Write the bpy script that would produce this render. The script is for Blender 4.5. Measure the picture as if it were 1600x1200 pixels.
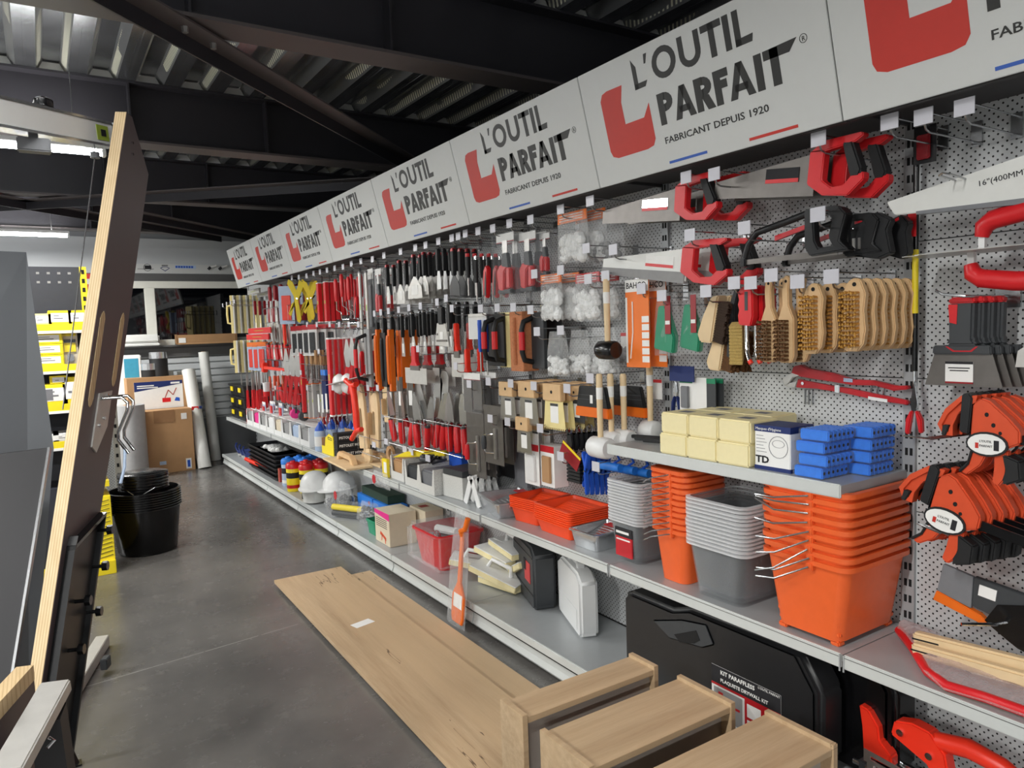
import bpy, bmesh, math, random
from mathutils import Vector, Matrix
random.seed(7)
for o in list(bpy.data.objects): bpy.data.objects.remove(o)
SC = bpy.context.scene
COL = SC.collection
PI = math.pi
# ---------------------------------------------------------------- camera
FPX, CAMH = 1147.7, 1.52
RIGHT = Vector((0.84002161, -0.54148033, -0.03409908))
DOWN = Vector((-0.06997937, -0.04580884, -0.99649608))
FWD = Vector((0.53802099, 0.83946447, -0.07637287))
EYE = Vector((0, 0, CAMH))
cam = bpy.data.cameras.new('camera'); camo = bpy.data.objects.new('camera', cam); COL.objects.link(camo)
m = Matrix.Identity(4)
for i in range(3):
    m[i][0] = RIGHT[i]; m[i][1] = -DOWN[i]; m[i][2] = -FWD[i]; m[i][3] = EYE[i]
camo.matrix_world = m
cam.sensor_fit = 'HORIZONTAL'; cam.sensor_width = 36.0; cam.lens = FPX / 1600 * 36; cam.clip_start = .05
SC.camera = camo
# ---------------------------------------------------------------- world, exposure
w = bpy.data.worlds.new('world'); SC.world = w; w.use_nodes = True
w.node_tree.nodes['Background'].inputs[0].default_value = (.6, .65, .7, 1)
w.node_tree.nodes['Background'].inputs[1].default_value = .05
vs = SC.view_settings
vs.view_transform = 'Standard'; vs.look = 'None'; vs.gamma = 1; vs.exposure = 0.4; vs.use_curve_mapping = False
TUBE_POWER = 29.0
# tube lamps of the shop plus an unseen fill row: (x0, x1, y, z); the builder comes with the ceiling
TUBES = [(-1.15, .40, 4.83, 2.6), (-1.2, .34, 8.65, 2.6), (-1.15, .36, .83, 2.6), (-1.15, .36, -3.2, 2.6),
         (-4.2, -2.6, 8.65, 2.6), (-4.2, -2.6, 4.83, 2.6), (-4.2, -2.6, .83, 2.6), (-4.2, -2.6, -3.2, 2.6)]  # left row is added out of view, as frontal fill for the shelving

# ---------------------------------------------------------------- helpers
def ray(u, v): return RIGHT * ((u - 800) / FPX) + DOWN * ((v - 600) / FPX) + FWD
def AX(u, v, x): d = ray(u, v); return EYE + d * (x / d.x)
def AY(u, v, y): d = ray(u, v); return EYE + d * (y / d.y)
def AZ(u, v, z): d = ray(u, v); return EYE + d * ((z - CAMH) / d.z)

def lin(c):
    return tuple((x / 12.92 if x <= .04045 else ((x + .055) / 1.055) ** 2.4) for x in (k / 255 for k in c)) + (1,)
MATS = {}
def mat(name, rgb, rough=.5, metal=0., var=.06, scale=30., bump=0., alpha=1., trans=0., emit=0., spec=.5):
    """plain procedural material: base colour broken up by noise, optional fine relief"""
    if name in MATS: return MATS[name]
    mt = bpy.data.materials.new(name); mt.use_nodes = True
    nt = mt.node_tree; N = nt.nodes; L = nt.links; p = N['Principled BSDF']
    tc = N.new('ShaderNodeTexCoord'); nz = N.new('ShaderNodeTexNoise')
    nz.inputs['Scale'].default_value = scale; nz.inputs['Detail'].default_value = 3
    L.new(tc.outputs['Object'], nz.inputs['Vector'])
    mx = N.new('ShaderNodeMix'); mx.data_type = 'RGBA'
    c = lin(rgb)
    mx.inputs[6].default_value = tuple(x * (1 - var * 2) for x in c[:3]) + (1,)
    mx.inputs[7].default_value = tuple(min(1, x * (1 + var * 2)) for x in c[:3]) + (1,)
    L.new(nz.outputs['Fac'], mx.inputs[0]); L.new(mx.outputs[2], p.inputs['Base Color'])
    p.inputs['Roughness'].default_value = rough; p.inputs['Metallic'].default_value = metal
    p.inputs['Specular IOR Level'].default_value = spec
    if bump:
        b = N.new('ShaderNodeBump'); b.inputs['Strength'].default_value = bump; b.inputs['Distance'].default_value = .01
        L.new(nz.outputs['Fac'], b.inputs['Height']); L.new(b.outputs[0], p.inputs['Normal'])
    if alpha < 1: p.inputs['Alpha'].default_value = alpha
    if trans: p.inputs['Transmission Weight'].default_value = trans; p.inputs['IOR'].default_value = 1.15
    if emit:
        p.inputs['Emission Color'].default_value = c; p.inputs['Emission Strength'].default_value = emit
    MATS[name] = mt
    return mt

def film(name, rgb, k, rough=.12, bump=.5, scale=25., edge=.3):
    """thin clear plastic: transparent with a crinkled gloss"""
    mt = bpy.data.materials.new(name); mt.use_nodes = True
    nt = mt.node_tree; N = nt.nodes; L = nt.links; N.remove(N['Principled BSDF'])
    out = N['Material Output']
    tr = N.new('ShaderNodeBsdfTransparent'); tr.inputs[0].default_value = (.97, .97, .97, 1)
    p = N.new('ShaderNodeBsdfPrincipled'); p.inputs['Base Color'].default_value = lin(rgb); p.inputs['Roughness'].default_value = rough
    p.inputs['Specular IOR Level'].default_value = .8
    tc = N.new('ShaderNodeTexCoord'); nz = N.new('ShaderNodeTexNoise'); nz.inputs['Scale'].default_value = scale
    nz.inputs['Detail'].default_value = 4
    L.new(tc.outputs['Object'], nz.inputs['Vector'])
    b = N.new('ShaderNodeBump'); b.inputs['Strength'].default_value = bump; b.inputs['Distance'].default_value = .02
    L.new(nz.outputs['Fac'], b.inputs['Height']); L.new(b.outputs[0], p.inputs['Normal'])
    lw = N.new('ShaderNodeLayerWeight'); lw.inputs[0].default_value = .35
    ma = N.new('ShaderNodeMath'); ma.operation = 'MULTIPLY_ADD'; ma.inputs[1].default_value = edge; ma.inputs[2].default_value = k
    ma.use_clamp = True
    L.new(b.outputs[0], lw.inputs['Normal']); L.new(lw.outputs['Facing'], ma.inputs[0])
    mx = N.new('ShaderNodeMixShader'); L.new(ma.outputs[0], mx.inputs[0]); L.new(tr.outputs[0], mx.inputs[1]); L.new(p.outputs[0], mx.inputs[2])
    L.new(mx.outputs[0], out.inputs['Surface'])
    MATS[name] = mt
    return mt

class MB:
    def __init__(s): s.v = []; s.f = []
    def add(s, vs, fs):
        n = len(s.v); s.v += [tuple(p) for p in vs]; s.f += [tuple(i + n for i in q) for q in fs]; return s
    def box(s, x0, x1, y0, y1, z0, z1):
        return s.add([(x0, y0, z0), (x1, y0, z0), (x1, y1, z0), (x0, y1, z0), (x0, y0, z1), (x1, y0, z1), (x1, y1, z1), (x0, y1, z1)],
                     [(0, 3, 2, 1), (4, 5, 6, 7), (0, 1, 5, 4), (1, 2, 6, 5), (2, 3, 7, 6), (3, 0, 4, 7)])
    def loft(s, rings, cap=True, close=True):
        n = len(rings[0]); vs = [p for r in rings for p in r]; fs = []
        for i in range(len(rings) - 1):
            for j in range(n if close else n - 1):
                k = (j + 1) % n
                fs.append((i * n + j, i * n + k, (i + 1) * n + k, (i + 1) * n + j))
        if cap:
            fs.append(tuple(range(n - 1, -1, -1))); fs.append(tuple((len(rings) - 1) * n + j for j in range(n)))
        return s.add(vs, fs)
    def bar(s, p, q, w, h, up=(0, 0, 1)):
        p = Vector(p); q = Vector(q); d = (q - p).normalized(); u = Vector(up); a = d.cross(u)
        if a.length < 1e-4: a = d.cross(Vector((1, 0, 0)))
        a.normalize(); b = a.cross(d).normalized(); a *= w / 2; b *= h / 2
        return s.loft([[p - a - b, p + a - b, p + a + b, p - a + b], [q - a - b, q + a - b, q + a + b, q - a + b]])
    def tube(s, pts, r, n=6, cap=True, close=False):
        P = [Vector(p) for p in pts]; rs = r if isinstance(r, (list, tuple)) else [r] * len(P); rings = []; a = None
        for i, p in enumerate(P):
            d = (P[min(i + 1, len(P) - 1)] - P[max(i - 1, 0)])
            if close: d = P[(i + 1) % len(P)] - P[i - 1]
            d.normalize()
            if a is None:
                a = d.cross(Vector((0, 0, 1)))
                if a.length < 1e-3: a = d.cross(Vector((1, 0, 0)))
            a = (a - d * a.dot(d)).normalized(); b = d.cross(a)
            rings.append([p + (a * math.cos(2 * PI * j / n) + b * math.sin(2 * PI * j / n)) * rs[i] for j in range(n)])
        if close: rings.append(rings[0]); cap = False
        return s.loft(rings, cap)
    def prism(s, pts, y0, y1):
        return s.loft([[(x, y0, z) for x, z in pts], [(x, y1, z) for x, z in pts]])
    def prismz(s, pts, z0, z1):
        return s.loft([[(x, y, z0) for x, y in pts], [(x, y, z1) for x, y in pts]])
    def ring(s, o, i, y0, y1):
        n = len(o); vs = []
        for L, y in ((o, y0), (i, y0), (i, y1), (o, y1)): vs += [(x, y, z) for x, z in L]
        fs = []
        for k in range(4):
            a = k * n; b = (k + 1) % 4 * n
            fs += [(a + j, a + (j + 1) % n, b + (j + 1) % n, b + j) for j in range(n)]
        return s.add(vs, fs)
    def lathe(s, prof, n=12, c=(0, 0, 0), sx=1, sy=1, cap=True):
        rings = [[(c[0] + r * sx * math.cos(2 * PI * j / n), c[1] + r * sy * math.sin(2 * PI * j / n), c[2] + z) for j in range(n)] for r, z in prof]
        return s.loft(rings, cap)
    def rot(s, M):
        s.v = [tuple(M @ Vector(p)) for p in s.v]; return s
    def build(s, name, mt, parent=None, bevel=0, smooth=False, seg=2, mesh_only=False):
        me = bpy.data.meshes.new(name); bm = bmesh.new()
        vs = [bm.verts.new(p) for p in s.v]
        for q in s.f:
            try: bm.faces.new([vs[i] for i in q])
            except ValueError: pass
        bmesh.ops.recalc_face_normals(bm, faces=bm.faces)
        if bevel:
            es = [e for e in bm.edges if len(e.link_faces) == 2 and e.calc_face_angle(0) > .6]
            bmesh.ops.bevel(bm, geom=es, offset=bevel, segments=seg, affect='EDGES', clamp_overlap=True)
        bm.to_mesh(me); bm.free()
        if smooth:
            for pl in me.polygons: pl.use_smooth = True
            try: me.set_sharp_from_angle(angle=.9)
            except Exception: pass
        me.materials.append(MATS[mt] if isinstance(mt, str) else mt)
        if mesh_only: return me
        o = bpy.data.objects.new(name, me); COL.objects.link(o)
        if parent: o.parent = parent
        return o

FRONT = -PI / 2     # local x = towards the camera along the wall, local y = into the wall, local z = up
def tag(o, label, cat, group=None):
    o['label'] = label; o['category'] = cat
    if group: o['group'] = group
    return o
def thing(name, label, cat, loc=(0, 0, 0), rz=FRONT, group=None):
    o = bpy.data.objects.new(name, None); COL.objects.link(o); o.location = loc; o.rotation_euler = (0, 0, rz)
    o.empty_display_size = .05
    return tag(o, label, cat, group)
def struct(o): o['kind'] = 'structure'; return o
def dup(root, loc, label=None, group=None, rot=None):
    r = root.copy(); COL.objects.link(r); r.location = loc
    if rot is not None: r.rotation_euler = rot
    if label: r['label'] = label
    if group: r['group'] = group
    for ch in list(root.children):
        c = ch.copy(); COL.objects.link(c); c.parent = r
        for g in list(ch.children):
            d = g.copy(); COL.objects.link(d); d.parent = c
    return r
ORD = ['foremost', 'second', 'third', 'fourth', 'fifth', 'sixth', 'seventh', 'eighth', 'ninth', 'tenth', 'eleventh', 'twelfth', 'thirteenth', 'fourteenth', 'fifteenth']
def stack(root, n, step, base, how='on its hook', group=None, jitter=0.0):
    """copies of a hanging thing one behind the other; every copy says which one it is"""
    g = group or base
    if n > 1:
        root['label'] = base + ', foremost ' + how; root['group'] = g[:60]
    for i in range(1, n):
        lab = base + ', ' + ORD[i] + ' from front ' + how
        L = Vector(root.location) + Vector(step) * i
        re = root.rotation_euler.copy()
        if jitter: re.y += random.uniform(-jitter, jitter); re.z += random.uniform(-jitter, jitter)
        dup(root, L, lab, g[:60], re)
    return root

def txt(s, size, x, z, mt, parent, y=-.0006, sx=1., bold=0., align='LEFT', name='lettering', ext=.0003, vert=False):
    """flat print as thin letters on the front face of a thing"""
    cu = bpy.data.curves.new(name, 'FONT'); cu.body = s; cu.size = size; cu.align_x = align
    cu.offset = bold; cu.extrude = ext; cu.resolution_u = 2
    ob = bpy.data.objects.new(name, cu); COL.objects.link(ob)
    me = bpy.data.meshes.new_from_object(ob)
    bpy.data.objects.remove(ob)
    M = Matrix.Translation((x, y, z)) @ Matrix.Rotation(PI / 2, 4, 'X')
    if vert: M = Matrix.Translation((x, y, z)) @ Matrix.Rotation(PI / 2, 4, 'X') @ Matrix.Rotation(PI / 2, 4, 'Z')
    me.transform(M @ Matrix.Diagonal((sx, 1, 1, 1)))
    me.materials.clear(); me.materials.append(MATS[mt])
    me.name = name
    o = bpy.data.objects.new(name, me); COL.objects.link(o); o.parent = parent
    return o

def pbar(x0, x1, z0, z1, mt, parent, y=-.0006):
    """a printed line too small to read"""
    return MB().box(x0, x1, y, y + .0004, z0, z1).build('printed_line', mt, parent)

def parts(root, w, h, specs):
    """specs: (name, material, kind, ...) in the frame x -.5...5, z 0..1 of a w x h front; y in metres"""
    last = None
    for sp in specs:
        name, mt, kd = sp[:3]; a = sp[3:]; b = MB(); bev = 0; sm = False
        S = lambda L: [(x * w, z * h) for x, z in L]
        if kd == 'p': b.prism(S(a[0]), a[1], a[2]); bev = a[3] if len(a) > 3 else 0
        elif kd == 'r': b.ring(S(a[0]), S(a[1]), a[2], a[3]); bev = a[4] if len(a) > 4 else 0
        elif kd == 'b': b.box(a[0] * w, a[1] * w, a[4], a[5], a[2] * h, a[3] * h); bev = a[6] if len(a) > 6 else 0
        elif kd == 't': b.tube([(x * w, y, z * h) for x, y, z in a[0]], a[1], a[2] if len(a) > 2 else 8); sm = True
        elif kd == 'l': b.lathe([(r, z * h) for r, z in a[0]], a[3] if len(a) > 3 else 12, (a[1] * w, a[2], 0), 1, a[4] if len(a) > 4 else 1); sm = True
        sub = name.startswith('>')
        o = b.build(name.lstrip('>'), mt, last if sub and last else root, bevel=bev, smooth=sm or bev > 0)
        if not sub: last = o
    return root
def circ(cx, cz, r, n=12, rz=None, a0=0, a1=2 * PI):
    rz = rz or r; full = abs(a1 - a0 - 2 * PI) < 1e-6
    return [(cx + r * math.cos(a0 + (a1 - a0) * i / (n if full else n - 1)), cz + rz * math.sin(a0 + (a1 - a0) * i / (n if full else n - 1))) for i in range(n)]
def bb(u0, v0, u1, v1, x):
    """front face of a thing on the plane x: base point, width, height"""
    uc = (u0 + u1) / 2; vc = (v0 + v1) / 2
    a = AX(u0, vc, x); b = AX(u1, vc, x)
    zt = AX(uc, v0, x).z; zb = AX(uc, v1, x).z
    return Vector((x, (a.y + b.y) / 2, zb)), abs(a.y - b.y), zt - zb
def bbz(u0, u1, vb, v0, z, x=None):
    """thing standing on a shelf at height z: left/right pixel of its front base edge, top pixel row"""
    a = AZ(u0, vb, z)
    return a

# ---------------------------------------------------------------- materials
mat('sign_white', (206, 208, 206), .45, var=.01)
mat('sign_back', (60, 61, 62), .6)
mat('logo_red', (196, 48, 36), .5, var=.03)
mat('logo_black', (38, 38, 36), .5, var=.02)
mat('logo_blue', (50, 92, 180), .5, var=.02)
mat('steel_grey', (176, 180, 182), .38, .25, var=.02)
mat('lip_grey', (206, 210, 208), .4, .1, var=.02)
mat('upright_grey', (168, 171, 173), .45, .15, var=.02)
mat('slot_black', (14, 14, 15), .8)
mat('soffit', (74, 74, 76), .6)
mat('wire', (178, 180, 182), .25, .9, var=.02)
mat('tag_white', (204, 204, 212), .35, var=.02)
mat('steel', (186, 184, 180), .28, .85, var=.06)
mat('steel_dark', (120, 116, 112), .4, .7, var=.08)
mat('steel_satin', (205, 203, 198), .4, .45, var=.05)
mat('chrome', (220, 222, 224), .12, 1.)
mat('red_plastic', (214, 34, 40), .35, var=.04)
mat('red_dark', (150, 24, 34), .4, var=.05)
mat('red_paint', (192, 30, 40), .3, var=.05)
mat('red_bright', (236, 52, 30), .35, var=.03)
mat('black_plastic', (30, 31, 33), .4, var=.08)
mat('black_rubber', (24, 25, 27), .55, var=.08)
mat('black_gloss', (14, 14, 16), .22, var=.05)
mat('charcoal', (58, 61, 64), .5, var=.06)
mat('grey_plastic', (120, 122, 126), .5)
mat('white_plastic', (232, 233, 232), .35, var=.02)
mat('white_paint', (225, 226, 222), .4, var=.02)
mat('paper', (238, 238, 235), .7, var=.02)
mat('card_white', (228, 229, 228), .6, var=.03)
mat('ink', (30, 30, 34), .7)
mat('ink_grey', (120, 120, 124), .7)
mat('orange_plastic', (236, 102, 48), .34, var=.03)
mat('orange_clamp', (214, 78, 40), .45, var=.05)
mat('orange_tray', (246, 76, 26), .36, var=.03)
mat('orange_card', (240, 120, 36), .5, var=.03)
mat('orange_deep', (232, 110, 20), .4, var=.04)
mat('cream_sponge', (238, 226, 178), .85, var=.02, scale=60, bump=.05)
mat('cream', (230, 214, 150), .6, var=.04)
mat('wood_light', (214, 178, 132), .55, var=.09, scale=18)
mat('wood_pale', (226, 200, 158), .55, var=.07, scale=14)
mat('wood_brush', (216, 180, 134), .5, var=.07, scale=20)
mat('bristle_brown', (96, 62, 28), .75, var=.3, scale=160)
mat('bristle_gold', (190, 140, 62), .4, .5, var=.3, scale=200)
mat('bristle_straw', (196, 170, 104), .7, var=.2, scale=160)
mat('bristle_dark', (56, 40, 28), .8, var=.25, scale=160)
mat('cork', (190, 122, 82), .85, var=.16, scale=90)
mat('blue_plastic', (34, 88, 196), .4, var=.05)
mat('blue_bright', (40, 128, 224), .5, var=.06)
mat('blue_sponge', (44, 128, 236), .8, var=.08, scale=60, bump=.1)
mat('blue_dark', (24, 44, 104), .5)
mat('blue_pale', (180, 200, 226), .5)
mat('green_plastic', (38, 140, 104), .45, var=.05)
mat('green_card', (20, 130, 90), .5)
mat('yellow', (240, 216, 38), .45, var=.03)
mat('yellow_paint', (248, 224, 40), .4, var=.02)
mat('yellow_pale', (248, 236, 150), .5, var=.03)
mat('kraft', (180, 140, 98), .75, var=.05, scale=12)
mat('kraft_dark', (150, 112, 76), .8, var=.06)
mat('box_beige', (214, 202, 178), .7, var=.03)
mat('pink', (226, 50, 140), .6)
mat('brick_red', (170, 70, 60), .6)
mat('green_tag', (170, 190, 70), .6)
mat('grey_felt', (150, 150, 150), .9)
mat('galvanised', (176, 178, 180), .3, .8, var=.15, scale=12)
mat('aluminium', (208, 210, 212), .24, .85, var=.04)
film('film_clear', (240, 242, 244), .03, .1, .9, 30, .35)
film('film_milky', (240, 242, 242), .07, .1, 1., 26, .42)
film('film_pink', (244, 214, 214), .22, .12, .9, 25, .4)
film('blister', (225, 228, 232), .02, .06, .06, 8, .16)
film('clear_tub', (205, 210, 214), .04, .1, 0., 6, .22)
film('clear_rim_lit', (250, 252, 254), .42, .2, 0., 6, .5)  # whiter and denser than the shell: bright rim highlights put into the colour
film('frosted', (236, 238, 238), .72, .4, .1, 10, .3)
mat('bottle_green', (36, 62, 48), .6)
mat('speckle', (208, 208, 204), .7, var=.28, scale=240)
mat('teal', (60, 150, 180), .6)
# ================================================================ structure
def node_mat(name):
    mt = bpy.data.materials.new(name); mt.use_nodes = True; MATS[name] = mt
    return mt.node_tree, mt.node_tree.nodes, mt.node_tree.links, mt.node_tree.nodes['Principled BSDF']
def mth(N, L, op, a, b=None, clamp=False):
    n = N.new('ShaderNodeMath'); n.operation = op; n.use_clamp = clamp
    for i, x in enumerate((a, b)):
        if x is None: continue
        if isinstance(x, (int, float)): n.inputs[i].default_value = x
        else: L.new(x, n.inputs[i])
    return n.outputs[0]
def mixc(N, L, fac, a, b):
    n = N.new('ShaderNodeMix'); n.data_type = 'RGBA'
    if isinstance(fac, (int, float)): n.inputs[0].default_value = fac
    else: L.new(fac, n.inputs[0])
    for i, x in ((6, a), (7, b)):
        if isinstance(x, tuple): n.inputs[i].default_value = x
        else: L.new(x, n.inputs[i])
    return n.outputs[2]
def noise(N, L, vec, scale, detail=4, rough=.5):
    n = N.new('ShaderNodeTexNoise'); n.inputs['Scale'].default_value = scale; n.inputs['Detail'].default_value = detail
    n.inputs['Roughness'].default_value = rough; L.new(vec, n.inputs['Vector']); return n.outputs['Fac']
def ramp(N, L, f, p0, p1):
    n = N.new('ShaderNodeMapRange'); n.inputs[1].default_value = p0; n.inputs[2].default_value = p1; L.new(f, n.inputs[0]); return n.outputs[0]
def mapping(N, L, vec, scale, rot=(0, 0, 0)):
    n = N.new('ShaderNodeMapping'); n.inputs['Scale'].default_value = scale; n.inputs['Rotation'].default_value = rot; L.new(vec, n.inputs['Vector']); return n.outputs[0]

# concrete floor: polished, blotchy, fine pale scratches
nt, N, L, p = node_mat('concrete')
tc = N.new('ShaderNodeTexCoord').outputs['Object']
a = noise(N, L, tc, 1.1, 6, .6); b = noise(N, L, tc, 9, 5, .7)
c1 = mixc(N, L, ramp(N, L, a, .3, .72), lin((76, 75, 74)), lin((118, 115, 111)))
c2 = mixc(N, L, ramp(N, L, b, .62, .85), c1, lin((134, 131, 127)))
sc = noise(N, L, mapping(N, L, tc, (2.2, 55, 1), (0, 0, .5)), 3, 2)
c3 = mixc(N, L, ramp(N, L, sc, .735, .8), c2, lin((150, 147, 143)))
pa, pb = AZ(165, 1064, 0), AZ(405, 993, 0); dn = Vector((pa.y - pb.y, pb.x - pa.x, 0)).normalized()     # one long straight scratch
sf = N.new('ShaderNodeSeparateXYZ'); L.new(tc, sf.inputs[0])
ln = mth(N, L, 'ABSOLUTE', mth(N, L, 'SUBTRACT', mth(N, L, 'ADD', mth(N, L, 'MULTIPLY', sf.outputs[0], dn.x), mth(N, L, 'MULTIPLY', sf.outputs[1], dn.y)), dn.dot(pa)))
lm = mth(N, L, 'MULTIPLY', mth(N, L, 'LESS_THAN', ln, .003), mth(N, L, 'MULTIPLY', mth(N, L, 'LESS_THAN', sf.outputs[0], 1.05), mth(N, L, 'GREATER_THAN', b, .4)))
c3 = mixc(N, L, mth(N, L, 'MULTIPLY', lm, .6), c3, lin((176, 174, 170)))
L.new(c3, p.inputs['Base Color'])
L.new(mth(N, L, 'ADD', mth(N, L, 'MULTIPLY', b, .3), .1), p.inputs['Roughness'])
# pegboard: staggered round holes
for pname, ax in (('pegboard', 1), ('pegboard_x', 0)):
    nt, N, L, p = node_mat(pname)
    tc = N.new('ShaderNodeTexCoord').outputs['Object']
    sx = N.new('ShaderNodeSeparateXYZ'); L.new(tc, sx.inputs[0])
    ds = []
    for off in (0., .5):
        q = [mth(N, L, 'SUBTRACT', mth(N, L, 'FRACT', mth(N, L, 'ADD', mth(N, L, 'DIVIDE', sx.outputs[i], .0222), off + 20)), .5) for i in (ax, 2)]
        ds.append(mth(N, L, 'ADD', mth(N, L, 'MULTIPLY', q[0], q[0]), mth(N, L, 'MULTIPLY', q[1], q[1])))
    hole = mth(N, L, 'LESS_THAN', mth(N, L, 'MINIMUM', ds[0], ds[1]), .0165)
    pn = noise(N, L, tc, 3, 3)
    base = mixc(N, L, pn, lin((190, 193, 194)), lin((204, 206, 207)))
    L.new(mixc(N, L, hole, base, lin((16, 16, 17))), p.inputs['Base Color'])
    p.inputs['Roughness'].default_value = .5
# oak laminate for planks and drawers (grain along local x of the piece's object space y)
def oak(name, axis, tone=1.0):
    nt, N, L, p = node_mat(name)
    tc = N.new('ShaderNodeTexCoord').outputs['Object']
    sc = {'y': (14, .9, 14), 'x': (.9, 14, 14)}[axis]
    g = noise(N, L, mapping(N, L, tc, sc), 2.2, 6, .65)
    fine = noise(N, L, mapping(N, L, tc, tuple(k * 6 for k in sc)), 3, 4, .6)
    big = noise(N, L, mapping(N, L, tc, tuple(k * .35 for k in sc)), 1.3, 3)
    c = mixc(N, L, ramp(N, L, g, .28, .75), lin((164 * tone, 136 * tone, 104 * tone)), lin((208 * tone, 184 * tone, 150 * tone)))
    c = mixc(N, L, ramp(N, L, fine, .45, .8), c, lin((184 * tone, 156 * tone, 122 * tone)))
    c = mixc(N, L, ramp(N, L, big, .35, .7), c, lin((198 * tone, 170 * tone, 134 * tone)))
    # dark drying cracks
    cr = noise(N, L, mapping(N, L, tc, tuple(k * (.2 if k < 5 else .2) for k in sc)), 2.0, 5, .62)
    band = mth(N, L, 'ABSOLUTE', mth(N, L, 'SUBTRACT', cr, .5))
    crk = mth(N, L, 'LESS_THAN', band, .0035)
    msk = mth(N, L, 'GREATER_THAN', noise(N, L, mapping(N, L, tc, (3, 1.5, 3)), 1.6, 2), .57)
    c = mixc(N, L, mth(N, L, 'MULTIPLY', mth(N, L, 'MULTIPLY', crk, msk), .8), c, lin((70, 46, 28)))
    L.new(c, p.inputs['Base Color']); p.inputs['Roughness'].default_value = .45
oak('oak_y', 'y'); oak('oak_x', 'x')
# plywood edge: thin stripes across local y
nt, N, L, p = node_mat('ply_edge')
tc = N.new('ShaderNodeTexCoord').outputs['Object']
sx = N.new('ShaderNodeSeparateXYZ'); L.new(tc, sx.inputs[0])
st = mth(N, L, 'FRACT', mth(N, L, 'DIVIDE', sx.outputs[0], .0062))
st = mth(N, L, 'LESS_THAN', st, .3)
n1 = noise(N, L, mapping(N, L, tc, (90, 8, 8)), 2, 4)
c = mixc(N, L, n1, lin((202, 172, 124)), lin((236, 212, 170)))
L.new(mixc(N, L, mth(N, L, 'MULTIPLY', st, .35), c, lin((170, 128, 80))), p.inputs['Base Color']); p.inputs['Roughness'].default_value = .6
# corrugated deck, and its perforated webs (rows of slots with pale wool behind)
mat('deck', (176, 179, 182), .24, .95, var=.25, scale=5)
nt, N, L, p = node_mat('deck_slots')
tc = N.new('ShaderNodeTexCoord').outputs['Object']
sx = N.new('ShaderNodeSeparateXYZ'); L.new(tc, sx.inputs[0])
sl = mth(N, L, 'LESS_THAN', mth(N, L, 'FRACT', mth(N, L, 'DIVIDE', mth(N, L, 'ADD', sx.outputs[1], mth(N, L, 'MULTIPLY', sx.outputs[2], .5)), .03)), .42)
zz = mth(N, L, 'MULTIPLY', mth(N, L, 'GREATER_THAN', sx.outputs[2], 3.072), mth(N, L, 'LESS_THAN', sx.outputs[2], 3.112))
wv = mth(N, L, 'GREATER_THAN', noise(N, L, mapping(N, L, tc, (4, .5, 0)), 2.3, 1), .47)
f = mth(N, L, 'MULTIPLY', mth(N, L, 'MULTIPLY', sl, zz), wv)
L.new(mixc(N, L, f, lin((150, 152, 154)), lin((236, 234, 214))), p.inputs['Base Color'])
L.new(mth(N, L, 'MULTIPLY', mth(N, L, 'SUBTRACT', 1., f), .8), p.inputs['Metallic']); p.inputs['Roughness'].default_value = .32
mat('beam_paint', (46, 45, 50), .42, var=.06, scale=4)
mat('beam_flange', (84, 78, 78), .45, var=.05, scale=4)
mat('wall_white', (196, 200, 202), .6, var=.02, scale=2)
mat('wall_grey', (140, 143, 146), .6, var=.03, scale=2)
mat('wall_dark', (70, 70, 74), .7, var=.04, scale=2)
mat('band_dark', (92, 92, 92), .5, var=.03)
mat('frame_white', (226, 226, 216), .4, var=.02)
mat('glass_night', (6, 7, 10), .03, var=.1, spec=.9)
mat('tube_light', (250, 252, 255), .4, emit=30.)
mat('tube_body', (228, 229, 228), .4)

# floor and walls
def quad(name, vs, mt, flip=False):
    o = MB().add(vs, [(0, 1, 2, 3)]).build(name, mt); return struct(o)
fl = MB().box(-6, 5, -4.5, 10.1, -.1, 0).build('floor', 'concrete'); struct(fl)
struct(MB().box(-6, 5, 10.0, 10.15, 0, 3.3).build('wall_back', 'wall_grey'))
struct(MB().box(5, 5.15, -4.5, 10.15, 0, 3.3).build('wall_right', 'wall_grey'))
struct(MB().box(-6.1, -6, -4.5, 10.15, 0, 3.3).build('wall_left', 'wall_white'))
struct(MB().box(-6.1, 5.15, -4.6, -4.5, 0, 3.3).build('wall_front', 'wall_white'))
# corrugated steel deck: ribs run down the shop
dk = MB(); ds = MB(); x = -6.0; P = .25; ZL, ZH = 3.06, 3.125
y0, y1 = -4.5, 10.05
while x < 5:
    prof = [(x, ZL), (x + .095, ZL), (x + .13, ZH), (x + .215, ZH), (x + .25, ZL)]
    for i in range(4):
        (xa, za), (xb, zb) = prof[i], prof[i + 1]
        (dk if i in (0, 2) else ds).add([(xa, y0, za), (xb, y0, zb), (xb, y1, zb), (xa, y1, za)], [(0, 1, 2, 3)])
        if i == 0:   # little stiffening groove in the low flange
            dk.add([(x + .04, y0, ZL - .001), (x + .048, y0, ZL + .007), (x + .048, y1, ZL + .007), (x + .04, y1, ZL - .001)], [(0, 1, 2, 3)])
            dk.add([(x + .048, y0, ZL + .007), (x + .056, y0, ZL - .001), (x + .056, y1, ZL - .001), (x + .048, y1, ZL + .007)], [(0, 1, 2, 3)])
    x += P
ceil = struct(dk.build('ceiling', 'deck')); ds.build('perforated_web', 'deck_slots', ceil)
struct(MB().box(-6.1, 5.15, -4.6, 10.15, 3.2, 3.3).build('ceiling', 'wall_dark'))
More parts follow.
